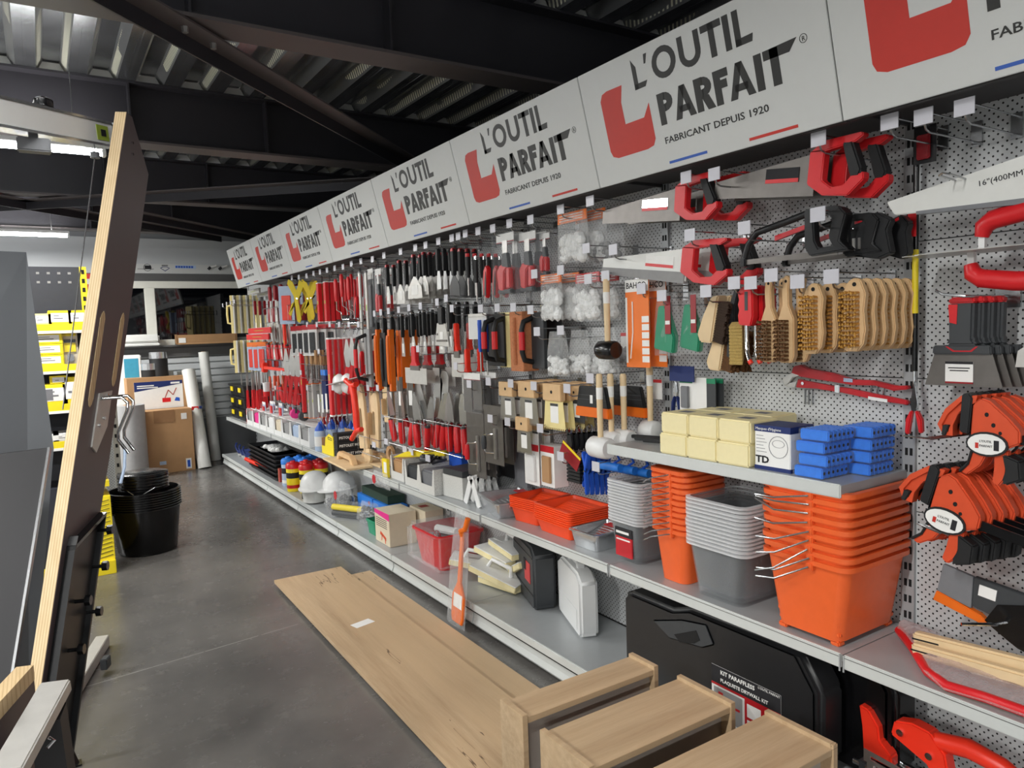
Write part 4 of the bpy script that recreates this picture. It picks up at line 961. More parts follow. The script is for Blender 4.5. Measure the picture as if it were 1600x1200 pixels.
# ---------------------------------------------------------------- on the base, near end
def big_case(t, L, h, d, m='black_plastic', label=False):
    rim = []
    prof = [(-L / 2 + .03, 0), (L / 2 - .05, 0), (L / 2, .05), (L / 2, h - .1), (L / 2 - .07, h), (-L * .1, h), (-L * .2, h - .03), (-L / 2 + .03, h - .03), (-L / 2, h - .06), (-L / 2, .03)]
    MB().prism(prof, 0, d).build('shell', m, t, bevel=.016, smooth=True, seg=3)
    MB().prism([(x * .94, .012 + z * .93) for x, z in prof], -.006, 0).build('front_panel', m, t, bevel=.004)
    MB().prism([(-.3 * L, h - .1), (-.13 * L, h - .05), (-.0 * L, h - .03), (.04 * L, h - .09), (-.02 * L, h - .12), (-.2 * L, h - .14)], -.012, -.004).build('handle_plate', 'charcoal', t, bevel=.004)
    MB().prism([(-.17 * L, h - .115), (-.05 * L, h - .065), (-.03 * L, h - .095), (-.06 * L, h - .115), (-.14 * L, h - .135)], -.0135, -.0118).build('handle_opening', 'slot_black', t)
t = shelf_thing('large_tool_case', 'large black plastic kit case with red label, under middle shelf', 'case', 1.87, 1.72, ZB + .001, 0)
big_case(t, .88, .375, .11)
c = MB().box(.02, .3, -.0075, -.006, .02, .215).build('case_label', 'paper', t)
MB().box(.02, .3, -.0085, -.0075, .155, .215).build('label_head', 'ink', c); MB().box(.02, .3, -.0085, -.0075, .147, .155).build('label_band', 'red_paint', c)
MB().box(.16, .3, -.0082, -.0075, .02, .147).build('label_side', 'red_paint', c); MB().box(.03, .15, -.0082, -.0075, .035, .14).build('label_window', 'grey_felt', c)
for i in range(2): MB().box(.17, .225, -.0088, -.0082, .035 + .055 * i, .08 + .055 * i).build('label_picture', 'paper', c)
for i in range(5): MB().box(.24, .29, -.0088, -.0082, .05 + .016 * i, .054 + .016 * i).build('label_line', 'paper', c)
for i, (x, z) in enumerate(((.05, .12), (.09, .1), (.12, .09))): MB().box(x, x + .02, -.0088, -.0082, z, z + .008).build('label_picture', 'red_paint', c)
txt('KIT PARAFFLESS', .02, .06, .192, 'paper', c, y=-.0092, bold=.0004); txt('PLAQUISTE DRYWALL KIT', .0165, .06, .166, 'paper', c, y=-.0092, bold=.0004); txt("L'OUTIL PARFAIT", .011, .215, .205, 'paper', c, y=-.0092)
t = shelf_thing('large_tool_case', 'second large black case standing behind the labelled case', 'case', 2.0, 1.62, ZB + .001, 0)
big_case(t, .98, .4, .11, 'black_gloss')
# red clamps and square at the lower right
def anglebox(t, pts, r, m, nm): MB().tube(pts, r, 8).build(nm, m, t, smooth=True)
t = shelf_thing('tile_cutter', 'red tile cutter with chrome rails lying on the base shelf', 'tile cutter', 1.93, .93, ZB + .001, 0)
MB().box(-.32, .3, .0, .14, .0, .012).build('base_plate', 'steel', t, bevel=.002)
for yy in (.02, .11): MB().tube([(-.3, yy, .07), (.3, yy, .07)], .01, 10).build('guide_rail', 'chrome', t, smooth=True)
for xx in (-.27, .28): MB().box(xx - .012, xx + .012, .01, .13, .012, .085).build('rail_end', 'charcoal', t, bevel=.003)
MB().prism([(-.285, .085), (-.2, .085), (-.2, .12), (-.235, .15), (-.24, .19), (-.27, .23), (-.3, .235), (-.29, .17)], .04, .08).build('upright_block', 'red_bright', t, bevel=.005)
MB().prism([(-.2, .19), (-.1, .15), (-.06, .1), (-.03, .1), (-.05, .2), (-.09, .245), (-.14, .25), (-.19, .235)], .035, .08).build('carriage', 'red_bright', t, bevel=.005)
MB().tube([(-.1, .06, .215), (.0, .06, .235), (.08, .06, .225), (.2, .06, .17), (.3, .06, .1)], [.024, .026, .024, .02, .018], 10).build('lever', 'red_bright', t, smooth=True)
for xx, zz in ((-.17, .21), (-.09, .18)): MB().lathe([(.01, 0), (.01, .006)], 10).rot(Matrix.Translation((xx, .035, zz)) @ Matrix.Rotation(PI / 2, 4, 'X')).build('bolt', 'chrome', t)
MB().tube([(-.3, .11, .235), (-.1, .11, .19)], .015, 8).build('guide_bar', 'black_gloss', t)
t = shelf_thing('combination_square', 'steel sliding square lying in front of the red tile cutter', 'square', 1.87, 1.03, ZB + .13, -.1)
MB().ring([(-.13, 0), (.1, 0), (.1, .035), (-.13, .035)], [(-.11, .012), (.08, .012), (.08, .022), (-.11, .022)], 0, .003).build('blade', 'steel', t); MB().box(.1, .125, -.003, .008, -.07, .04).build('stock', 'steel', t, bevel=.002); MB().box(-.12, -.1, 0, .012, -.13, .0).build('rest_pin', 'steel', t)
# ================================================================ middle bays
def HANG(fn, name, label, cat, u, v, x, w, h, n=1, step=(.028, 0, 0), how='on its hook', tilt=0., yaw=0., group=None, jitter=0., **kw):
    P = AX(u, v, x)
    t = thing(name, label, cat, (x, P.y, P.z - h), FRONT + yaw, group); t.rotation_euler.y = tilt
    fn(t, w, h, **kw)
    return stack(t, n, step, label, how, group, jitter)
def blister_knife(t, w, h, hm='red_plastic', back='blister', card=None):
    parts(t, w, h, [('blade', 'steel', 'b', -.12, .12, .55, .9, .006, .009), ('neck', 'charcoal', 'p', [(-.14, .5), (.2, .5), (.14, .72), (-.1, .72)], .0, .02, .003), ('handle', hm, 'p', [(-.3, .2), (-.05, .18), (.0, .45), (.2, .52), (-.2, .56), (-.36, .46)], -.004, .026, .005),
        ('second_grip', hm, 'p', [(.06, .2), (.26, .22), (.26, .5), (.1, .52)], -.002, .022, .005), ('heel', 'charcoal', 'b', -.34, .28, .14, .2, -.002, .024, .004), ('header', 'paper', 'b', -.42, .42, .88, 1., .009, .012), ('>header_line', 'red_dark', 'b', -.42, .42, .87, .885, .0085, .012), ('blister', 'blister', 'b', -.5, .5, 0, 1, -.012, .034, .004)])
def cutter(t, w, h):
    parts(t, w, h, [('body', 'red_plastic', 'p', [(-.4, .1), (.1, .0), (.3, .4), (.4, .9), (.1, 1), (-.3, .85), (-.45, .5)], 0, .025, .005), ('inlay', 'charcoal', 'p', [(-.2, .1), (.1, .08), (.2, .5), (.15, .8), (-.05, .5)], -.002, .0)])
def thin_tool(t, w, h, hm='black_rubber', tip='steel', top='red_plastic'):
    parts(t, w, h, [('shaft', tip, 'l', [(.004, 0), (.004, .5)], 0, .008, 8), ('grip', hm, 'l', [(.009, .42), (.012, .55), (.011, .85), (.012, .93)], 0, .008, 8), ('cap', top, 'l', [(.0122, .92), (.011, 1)], 0, .008, 8)])
def trowel_down(t, w, h, hm='red_plastic', bl='steel'):
    """trowel stored blade up in a basket, handle pointing down and out"""
    parts(t, w, h, [('blade', bl, 'p', [(-.5, .5), (.5, .5), (.42, .8), (.12, 1), (-.12, 1), (-.42, .8)], .006, .008), ('neck', 'steel_dark', 't', [(0, .007, .5), (0, -.01, .48), (0, -.012, .44)], .006, 6), ('collar', 'charcoal', 'l', [(.018, .42), (.016, .46)], 0, -.012, 10), ('handle', hm, 'l', [(.015, .0), (.02, .03), (.022, .25), (.018, .43)], 0, -.012, 10)])
def flap_knife(t, w, h, grip='red_plastic'):
    parts(t, w, h, [('blade', 'steel_dark', 'b', -.5, .5, .0, 1, .008, .0105), ('spine', 'steel', 'b', .1, .2, .1, .62, -.006, .008, .002), ('arm', 'chrome', 't', [(.12, .0, .2), (-.15, -.02, .2), (-.2, -.024, .24), (-.2, -.024, .5), (.1, 0, .52)], .004, 6), ('grip', grip, 't', [(-.2, -.026, .26), (-.2, -.028, .36), (-.2, -.026, .48)], [.012, .016, .012], 10)])
def blade_pack(t, w, h):
    parts(t, w, h, [('blade', 'steel_dark', 'b', -.46, -.04, 0.02, .86, .006, .009), ('blade', 'steel_dark', 'b', .02, .46, 0.02, .86, .008, .011), ('header', 'paper', 'b', -.42, .42, .84, 1, .004, .007), ('>header_line', 'red_dark', 'b', -.42, .42, .825, .84, .0038, .007), ('sleeve', 'blister', 'b', -.5, .5, 0, 1, 0, .016, .003)])
def scraper(t, w, h, hm='red_bright', bl='steel_satin'):
    parts(t, w, h, [('blade', bl, 'b', -.5, .5, 0, .42, .006, .009), ('clamp_plate', 'steel_dark', 'b', -.22, .22, .36, .5, .0, .016, .002), ('handle', hm, 'p', [(-.2, .48), (.2, .48), (.1, .6), (.1, .97), (.06, 1), (-.06, 1), (-.1, .97), (-.1, .6)], -.006, .02, .004)])
def notched_float(t, w, h):
    parts(t, w, h, [('plate', 'steel_satin', 'p', [(-.5, .06), (.5, 0), (.3, .9), (.05, 1), (-.3, .95)], .004, .008), ('hole', 'steel_dark', 'p', circ(-.3, .5, .05, 8, .05), .002, .004), ('rib', 'steel_dark', 'p', [(-.36, .2), (.4, .2), (.4, .28), (-.36, .28)], .001, .004), ('grip', 'black_rubber', 'b', -.14, .2, .9, 1.6, -.006, .02, .005), ('label', 'paper', 'b', -.1, .12, .3, .6, .002, .004)])
def wood_float(t, w, h):
    parts(t, w, h, [('board', 'wood_pale', 'b', -.5, .5, 0, 1, 0, .014, .002), ('grip', 'wood_light', 'p', [(-.18, .12), (.18, .12), (.16, .28), (.1, .3), (.1, .68), (.16, .7), (.18, .86), (-.18, .86), (-.16, .7), (-.1, .68), (-.1, .3), (-.16, .28)], -.045, 0., .004)])
def basket(t, w, d, h):
    """wire basket hung on the pegboard: w along the wall, d out, h high; origin at the front bottom centre"""
    b = MB()
    for z in (0, h): b.tube([(-w / 2, 0, z), (w / 2, 0, z), (w / 2, d, z), (-w / 2, d, z)], .0028, 5, close=True)
    b.build('rim_wires', 'wire', t)
    b = MB(); n = max(3, int(w / .13))
    for i in range(n + 1):
        x = -w / 2 + w * i / n; b.tube([(x, 0, h), (x, 0, 0), (x, d, 0), (x, d, h)], .0018, 4)
    b.build('mesh_wires', 'wire', t)
def roller(t, w, h):
    parts(t, w, h, [('frame', 'blue_plastic', 't', [(-.3, 0, .9), (.3, 0, 1), (.45, 0, .7), (.2, .0, .5)], .006, 6), ('sleeve', 'blue_bright', 't', [(-.5, .0, .3), (.5, .0, .35)], .018, 10)])
def spring_clamp(t, w, h, m='yellow', tip='orange_deep'):
    parts(t, w, h, [('jaw', m, 'p', [(-.1, .5), (.1, .55), (.5, .9), (.42, 1), (.2, .95), (.0, .75), (-.12, .62)], 0, .022, .003), ('jaw', m, 'p', [(.1, .5), (-.1, .55), (-.5, .9), (-.42, 1), (-.2, .95), (.0, .75), (.12, .62)], 0.004, .026, .003),
        ('handle', m, 'p', [(-.16, .6), (.06, .56), (.2, .1), (.1, 0), (-.05, .05), (-.1, .35)], 0, .022, .003), ('handle', m, 'p', [(.16, .6), (-.06, .56), (-.36, .16), (-.5, .22), (-.3, .45)], .004, .026, .003), ('pivot', 'chrome', 'p', circ(0, .56, .06, 8, .02), -.004, 0)])

# --- plastic bags of levelling clips
def leafs(*tags):
    for u, v, s in tags: hook(u, v, s, 1.9)
leafs((876, 327, 'holding the bags with orange header'), (916, 388, 'left of the white saw sleeve'), (835, 428, 'holding the middle row left bag'), (876, 422, 'between the middle row bags'), (919, 436, 'holding the middle row right bag'), (946, 431, 'holding the black rubber mallet'),
      (839, 518, 'holding the lower row left bag'), (876, 516, 'holding the lower row middle bag'))
PUT(bag, 'clip_bag', 'clear bag of white clips with orange header, topmost', 'bag', (864, 330, 912, 410), 1.94, n=2, step=(.06, -.05, 0), how='of its pair', head='orange_card', fill=.55)
PUT(bag, 'clip_bag', 'clear bag without header hanging beside the orange header bags', 'bag', (918, 332, 968, 412), 2.0, content='grey_felt', fill=.4, film_m='film_clear')
PUT(bag, 'clip_bag', 'clear bag of white clips with orange header, middle row', 'bag', (838, 428, 872, 500), 1.93, n=2, step=(.06, -.05, 0), how='of its pair', head='orange_card', fill=.6)
PUT(bag, 'clip_bag', 'clear bag of white clips with red header, middle row', 'bag', (892, 426, 932, 502), 1.94, n=2, step=(.06, -.05, 0), how='of its pair', head='red_paint', fill=.6)
PUT(bag, 'clip_bag', 'clear bag of white powder clips, lower row left', 'bag', (848, 518, 882, 588), 1.92, fill=.38)
PUT(bag, 'clip_bag', 'clear bag of white powder clips, lower row middle', 'bag', (882, 516, 916, 586), 1.96, fill=.4)
PUT(bag, 'clip_bag', 'clear bag of white powder clips, lower row right behind the mallet', 'bag', (914, 512, 960, 588), 1.99, fill=.45)
PUT(bag, 'clip_bag', 'clear bag hanging under the black mallet', 'bag', (950, 470, 985, 575), 2.08, fill=.3, content='grey_felt', film_m='film_clear')
# --- mallets
PUT(mallet, 'rubber_mallet', 'wooden handled mallet with black rubber head hanging head down', 'mallet', (930, 436, 968, 562), 1.9, hh=.12, head='black_gloss')
hook(922, 591, 'holding the white mallets', 1.88); hook(886, 607, 'holding the right comb scraper', 1.9)
for i, (bx, x, s) in enumerate((((918, 584, 958, 716), 1.9, 'leftmost'), ((938, 584, 972, 704), 1.96, 'second from left'), ((958, 584, 992, 700), 2.0, 'third from left'), ((1000, 566, 1032, 688), 2.08, 'rightmost, by the upright'))):
    PUT(mallet, 'white_mallet', 'white headed mallet with pale wooden handle, ' + s, 'mallet', bx, x, hh=.13, head='white_plastic', group='white mallets')
PUT(squeegee, 'floor_squeegee', 'black floor squeegee with orange edge, in front', 'squeegee', (900, 604, 950, 652), 1.93)
PUT(squeegee, 'floor_squeegee', 'black floor squeegee with orange edge, behind the mallet handles', 'squeegee', (950, 603, 1006, 650), 2.06)
PUT(card_pack, 'small_card', 'red and white hang tag card on the pegboard beside the rightmost white mallet', 'card', (1020, 593, 1034, 624), 2.12, card='paper', top='red_plastic')
PUT(card_pack, 'small_card', 'red and white hang tag card under the black mallet', 'card', (970, 520, 982, 552), 2.1, card='paper', top='red_plastic')
# --- comb scrapers
leafs((798, 599, 'holding the left comb scraper'), (834, 603, 'holding the middle comb scraper'), (793, 659, 'holding the low comb scraper'), (844, 669, 'in front of the snap hooks'), (766, 654, 'holding the flap knives'))
for u, v, x, w, h, bl, s in ((790, 597, 1.92, .15, .185, 'steel', 'left'), (822, 596, 1.92, .165, .2, 'steel', 'middle'), (862, 600, 1.92, .165, .2, 'cream', 'right')):
    HANG(comb, 'notched_scraper', s + ' comb scraper with wooden grip', 'scraper', u, v, x, w, h, n=4, step=(.05, -.005, 0), bl=bl)
HANG(comb, 'notched_scraper', 'low comb scraper with wooden grip under the left one', 'scraper', 815, 652, 1.92, .13, .17, n=3, step=(.06, -.01, 0))
HANG(comb, 'notched_scraper', 'dark comb scraper beside the squeegee', 'scraper', 897, 603, 1.98, .12, .16, bl='charcoal')
# --- floats with red and black handles, cork float
leafs((751, 482, 'holding the blue handled pack'), (777, 481, 'holding the left black float'), (802, 480, 'holding the cork float'), (829, 484, 'holding the right black float'), (733, 600, 'holding the steel blade pack'), (763, 596, 'holding the second blade pack'))
PUT(float_tool, 'rubber_float', 'black rubber float with red grip, leftmost', 'float', (762, 490, 788, 572), 1.97, n=2, step=(.09, -.0, 0))
PUT(float_tool, 'rubber_float', 'cream backed float with red and black handle', 'float', (780, 488, 802, 574), 1.98, plate='cream')
PUT(float_tool, 'cork_float', 'cork faced float block hanging between black floats', 'float', (797, 487, 817, 580), 1.94, plate='cork', handle='cork', grip=None, th=.09, gy=.004)
PUT(float_tool, 'rubber_float', 'black float with red grip beside the cork float', 'float', (820, 488, 850, 576), 1.99, plate='charcoal', n=2, step=(.09, 0, 0))
# blue handled tools on a card
t = PUT(card_pack, 'chisel_card', 'white card holding blue handled chisels', 'pack', (732, 490, 760, 530), 1.96, card='paper', top='steel_satin', blis=True)
for i, (u, s) in enumerate(((748, 'left'), (758, 'right'))): PUT(thin_tool, 'chisel', 'blue handled chisel hanging ' + s + ' of its pair', 'chisel', (u - 4, 500, u + 5, 586), 1.93, hm='blue_plastic', top='blue_plastic', group='blue chisels')
# --- big steel blades
PUT(blade_pack, 'blade_pack', 'pack of two steel blades with white header', 'pack', (722, 583, 752, 645), 1.93, n=2, step=(.08, 0, 0), how='of its pair')
PUT(blade_pack, 'blade_pack', 'second pack of steel blades behind the grey handle', 'pack', (756, 582, 776, 640), 2.0)
PUT(flap_knife, 'flap_knife', 'long steel flap knife with red grip', 'flap knife', (728, 640, 756, 745), 1.93, n=2, step=(.06, 0, 0), how='of its pair')
PUT(flap_knife, 'flap_knife', 'long steel flap knife with grey and red grip', 'flap knife', (754, 634, 784, 725), 1.93, grip='charcoal', n=2, step=(.06, 0, 0), how='of its pair')
PUT(flap_knife, 'flap_knife', 'short steel flap knife by the low comb scraper', 'flap knife', (784, 655, 802, 720), 2.02, grip='charcoal')
PUT(card_pack, 'grey_holder', 'dark grey tool block hanging behind the long flap knives', 'tool', (758, 690, 778, 742), 2.1, card='charcoal', top='red_dark', d=.05)
PUT(card_pack, 'grey_holder', 'black tool block hanging right of the flap knives', 'tool', (782, 690, 802, 745), 2.1, card='black_plastic', d=.05)
PUT(card_pack, 'rounded_plate', 'tall grey panel standing beside the glove cards', 'panel', (803, 655, 822, 760), 2.1, card='grey_plastic', d=.02)
# --- glove cards, snap hooks, blue clips
PUT(card_pack, 'glove_card', 'red and white glove card standing left', 'gloves', (820, 694, 842, 757), 1.97, card='paper', top='red_paint', inner='white_plastic', n=2, step=(.03, -.0, 0), how='of its pair')
PUT(card_pack, 'glove_card', 'red and white glove card with kraft side, right', 'gloves', (845, 697, 866, 760), 1.98, card='paper', top='red_paint', inner='kraft', d=.08)
def snap(t, w, h): parts(t, w, h, [('ring', 'chrome', 'r', circ(0, .82, .4, 10, .18), circ(0, .82, .28, 10, .12), 0, .008), ('strap', 'black_rubber', 'p', [(-.3, .7), (.3, .7), (.5, .3), (.2, 0), (-.3, .2)], 0, .012, .002)])
for i in range(6): HANG(snap, 'snap_hook', 'chrome snap hook on black strap, ' + ORD[i] + ' from left', 'snap hook', 888 + i * 8, 664 - i * .6, 1.98 + .02 * i, .05, .13, group='snap hooks')
PUT(card_pack, 'long_red_pack', 'dark red pack lying behind the snap hooks', 'pack', (846, 650, 905, 672), 2.1, card='red_dark')
PUT(card_pack, 'striped_card', 'slanted card with red and yellow print under the snap hooks', 'card', (872, 698, 902, 722), 1.94, card='red_dark', top='yellow', tilt=.5)
def ribbed(t, w, h):
    for i in range(7): MB().box(-w / 2, w / 2, 0, .05, h * i / 7, h * (i + .8) / 7).build('disc', 'black_rubber', t, bevel=.002)
PUT(ribbed, 'knee_pad_stack', 'black ribbed pads hanging beside the blue clamps', 'pads', (885, 716, 906, 754), 1.98)
hook(876, 713, 'holding the slanted striped card', 1.9); hook(931, 729, 'holding the blue clamps', 1.88)
for i in range(5): HANG(spring_clamp, 'blue_clamp', 'blue spring clamp under the short shelf, ' + ORD[i] + ' from left', 'clamp', 912 + i * 8, 706 + i * .5, 1.93 + .035 * i, .05, .19, m='blue_plastic', group='blue spring clamps')
for i in range(3): HANG(roller, 'roller_frame', 'blue and grey roller frame, ' + ('left', 'middle', 'right')[i] + ' one below the short shelf', 'roller', 952 + i * 22, 704 + 4 * i, 1.98 + .03 * i, .14, .1, group='roller frames')

# --- top hooks of the third bay and its tools
TAGS = [(829, 343, 'holding the right blister saw'), (796, 349, 'holding the middle blister saw'), (770, 357, 'holding the left blister saw'), (747, 361, 'holding the red cutters'), (727, 365, 'holding thin red capped tools'), (716, 369, 'holding thin tools, second'), (706, 372, 'holding the dark putty knives'), (685, 377, 'holding black putty knives'), (665, 383, 'holding wide silver knives'), (649, 387, 'holding the widest silver knives'),
        (626, 393, 'holding medium putty knives'), (600, 399, 'holding small putty knives'), (582, 405, 'holding the clear cutter pack'), (564, 408, 'holding steel rulers'), (549, 412, 'holding rulers, second'), (536, 417, 'holding red wire hooks'), (523, 419, 'holding red wire hooks, second'), (511, 422, 'holding red bundles'), (500, 425, 'holding red bundles, second'), (490, 427, 'holding the right yellow clamp'), (479, 431, 'above the yellow clamps'), (467, 433, 'holding the left yellow clamp'), (456, 434, 'holding the blue wrapped pack')]
for u, v, s in TAGS: hook(u, v, s, 1.9, tw=.04)
PUT(blister_knife, 'blister_saw', 'red handled saw in tall clear blister, left', 'saw', (772, 364, 804, 474), 1.93, n=2, step=(.06, -.0, 0), how='of its pair')
PUT(blister_knife, 'blister_saw', 'red handled saw in clear blister with kraft insert, middle', 'saw', (807, 362, 838, 470), 1.96, n=2, step=(.06, 0, 0), how='of its pair')
PUT(blister_knife, 'blister_saw', 'red handled saw in clear blister, right', 'saw', (840, 364, 858, 440), 1.99)
HANG(cutter, 'cutter_knife', 'red and grey cutter knife', 'knife', 757, 414, 1.93, .06, .17, n=3, step=(.05, -.01, 0))
HANG(thin_tool, 'mason_pencil', 'thin black tool with red top', 'tool', 728, 396, 1.92, .03, .22, n=5, step=(.04, -.006, 0))
HANG(thin_tool, 'mason_pencil', 'thin black tool with chrome top', 'tool', 741, 400, 1.95, .03, .24, n=4, step=(.045, -.006, 0), top='chrome')
HANG(putty_knife, 'putty_knife', 'black wide putty knife, right of top row', 'putty knife', 706, 388, 1.94, .12, .27, n=4, step=(.045, 0, 0), bl='black_plastic', tagged=False)
HANG(putty_knife, 'putty_knife', 'black handled knife with patterned collar', 'putty knife', 682, 388, 1.93, .05, .23, n=5, step=(.04, 0, 0), hw=.6, bl='white_plastic', cap=None, tagged=False)
HANG(putty_knife, 'putty_knife', 'silver putty knife with square blade', 'putty knife', 660, 394, 1.94, .09, .25, n=5, step=(.04, 0, 0), hw=.36)
HANG(putty_knife, 'putty_knife', 'very wide silver putty knife', 'putty knife', 644, 398, 1.92, .2, .26, n=5, step=(.045, 0, 0), hw=.16, hf=.5)
HANG(putty_knife, 'putty_knife', 'silver putty knife of medium width', 'putty knife', 622, 407, 1.92, .12, .27, n=5, step=(.045, 0, 0), hw=.26)
HANG(putty_knife, 'putty_knife', 'small putty knife at the left of the top row', 'putty knife', 603, 414, 1.92, .06, .25, n=5, step=(.045, 0, 0), hw=.5)
# second row: black handles with chrome tips
ROW2 = [(700, 472, 'right end'), (686, 478, 'second from right end'), (660, 484, 'third from right end'), (642, 487, 'middle'), (626, 490, 'fourth from left end'), (610, 492, 'third from left end'), (598, 494, 'second from left end'), (588, 496, 'left end')]
for i, (u, v, s) in enumerate(ROW2):
    HANG(putty_knife, 'filling_knife', 'chrome tipped filling knife, ' + s, 'putty knife', u, v, 1.93, (.06, .07, .05, .06, .05, .055, .05, .05)[i], .27, n=4, step=(.055, 0, 0), hw=.5, cap='chrome', bl=('steel', 'steel_satin')[i % 2], hf=.56)
    hook(u - 3, v - 6, 'holding filling knives, ' + s, 1.89, tw=.04)
HANG(notched_float, 'notched_float', 'grey perforated steel float with rounded top', 'float', 688, 503, 1.92, .17, .14, n=2, step=(.06, 0, 0), how='of its pair')
HANG(scraper, 'floor_scraper', 'scraper with upright orange red handle', 'scraper', 711, 505, 1.95, .14, .3, n=2, step=(.08, 0, 0), how='of its pair')
HANG(scraper, 'floor_scraper', 'lower scraper with short red neck', 'scraper', 728, 545, 1.95, .14, .25, n=2, step=(.08, 0, 0), how='of its pair')
HANG(scraper, 'wide_scraper', 'very wide silver scraper with red handle', 'scraper', 646, 541, 1.92, .3, .23, n=3, step=(.08, -.01, 0), hm='red_plastic')
hook(653, 545, 'holding the wide silver scrapers', 1.89); hook(706, 482, 'above the orange red scraper', 1.89); hook(712, 572, 'between the scrapers', 1.89)
HANG(card_pack, 'small_box_pack', 'small dark pack behind the wide scrapers', 'pack', 682, 573, 2.08, .09, .1, card='charcoal', n=2, step=(.03, -.06, 0), how='of its pair')
HANG(card_pack, 'small_box_pack', 'small silver pack left of the lower scraper', 'pack', 705, 580, 2.08, .09, .09, card='steel_satin')
# baskets of trowels
def trowel_basket(lab, ua, ub, v, zh, ntr, xk=1.9, w_=None):
    A = AX(ua, v, xk); B = AX(ub, v + (ub - ua) * .08, xk)
    yc = (A.y + B.y) / 2; w = A.y - B.y; z = A.z
    t = thing('wire_basket', 'steel wire basket ' + lab, 'basket', (xk, yc, z), FRONT, 'wire baskets'); basket(t, w, XP - xk - .014, zh)
    proto = None
    for i in range(ntr):
        for r in range(2):
            y = A.y - (i + .5) * w / ntr; x = xk + .06 + r * .11
            L = 'red handled trowel in the basket %s, %s from left, %s row' % (lab, ORD[i] if i else 'first', ('front', 'back')[r])
            rot = (random.uniform(-.12, .12), random.uniform(-.3, .3), FRONT + random.uniform(-.2, .2))
            if proto is None:
                proto = thing('trowel', L, 'trowel', (x, y, z + .004), FRONT, 'trowels in baskets'); trowel_down(proto, .09, .34); proto.rotation_euler = rot
            else: dup(proto, (x, y, z + .004), L, rot=rot)
trowel_basket('below the wide scrapers', 602, 662, 690, .17, 5)
trowel_basket('beside the flap knives', 664, 722, 700, .17, 5)
for i in range(4):
    P = AX(652 + i * 14, 660 - 4 * i, 1.99)
    t = thing('gauging_trowel', 'steel trowel blade leaning above the basket, ' + ORD[i] + ' from left', 'trowel', P, FRONT, 'leaning trowel blades'); t.rotation_euler.y = (-.95, -.5, .3, .1)[i]
    parts(t, .1, .26, [('blade', 'steel', 'p', [(-.5, 0), (.5, 0), (.5, .9), (.3, 1), (-.3, 1), (-.5, .9)], 0, .003), ('spine', 'chrome', 'b', -.08, .08, -.1, .5, -.012, 0, .002)])
for i in range(3):
    P = AX(611 + i * 16, 653, 1.97); t = thing('plaster_knife', 'upright steel blade with paper label in the basket, ' + ORD[i] + ' from left', 'blade', P, FRONT + .2, 'labelled blades')
    parts(t, .06, .27, [('blade', 'steel_dark', 'b', -.5, .5, 0, 1, 0, .003), ('label', 'paper', 'b', -.3, .3, .3, .65, -.001, 0), ('edge', 'steel', 'b', -.52, -.4, 0, 1, -.003, .005)])
# wooden floats standing in the basket
for i, (u, v0, v1, x) in enumerate(((566, 600, 700, 1.93), (583, 610, 697, 1.95), (606, 598, 660, 1.98))):
    loc, w, h = bb(u - 10, v0, u + 10, v1, x)
    t = thing('wooden_float', 'pale wooden float standing in the basket, ' + ('left', 'middle', 'right')[i] + ' one', 'float', loc, FRONT, 'standing wooden floats'); t.rotation_euler.y = (-.12, .05, -.05)[i]
    ww = .16
    o = [(-.5, .1), (-.42, 0), (.42, 0), (.5, .1), (.5, .6), (.2, .9), (.45, 1), (-.45, 1), (-.5, .85)]
    parts(t, ww, h, [('board', 'wood_pale', 'r', [(-.5, 0), (.5, 0), (.5, .72), (.38, .95), (.2, 1.), (-.2, .9), (-.38, .98), (-.5, .9)], [(-.16, .2), (.12, .2), (.12, .55), (.1, .6), (.05, .62), (-.05, .62), (-.12, .6), (-.16, .55)], 0, .022, .003), ('grip', 'wood_light', 'b', -.26, -.16, .2, .6, -.03, 0, .004)])
A = AX(560, 705, 1.9); t = thing('wire_basket', 'steel wire basket holding the wooden floats', 'basket', (1.9, A.y - .2, A.z), FRONT, 'wire baskets'); basket(t, .4, XP - 1.914, .12)
t = thing('lower_wood_jig', 'curved wooden jig hanging below the basket', 'jig', AX(574, 735, 1.93)); parts(t, .14, .16, [('board', 'wood_pale', 'p', [(-.4, 0), (-.1, 0), (.0, .4), (.3, .3), (.5, .6), (.4, 1), (-.4, 1)], 0, .02, .003)])
t = thing('lower_wood_jig', 'brown curved hook hanging under the middle basket', 'jig', AX(609, 724, 1.95)); parts(t, .12, .12, [('board', 'kraft', 'r', circ(0, .5, .5, 12, .5), circ(.15, .55, .3, 12, .3), 0, .02)])
for i, (u, v) in enumerate(((584, 695), (603, 690), (632, 702), (642, 706), (668, 716))):
    t = thing('shelf_price_tag', 'white price tag clipped to the basket rail, ' + ORD[i] + ' from left', 'price tag', AX(u, v, 1.895), FRONT, 'basket price tags'); MB().box(-.03, .03, 0, .003, -.02, .02).build('tag', 'tag_white', t)
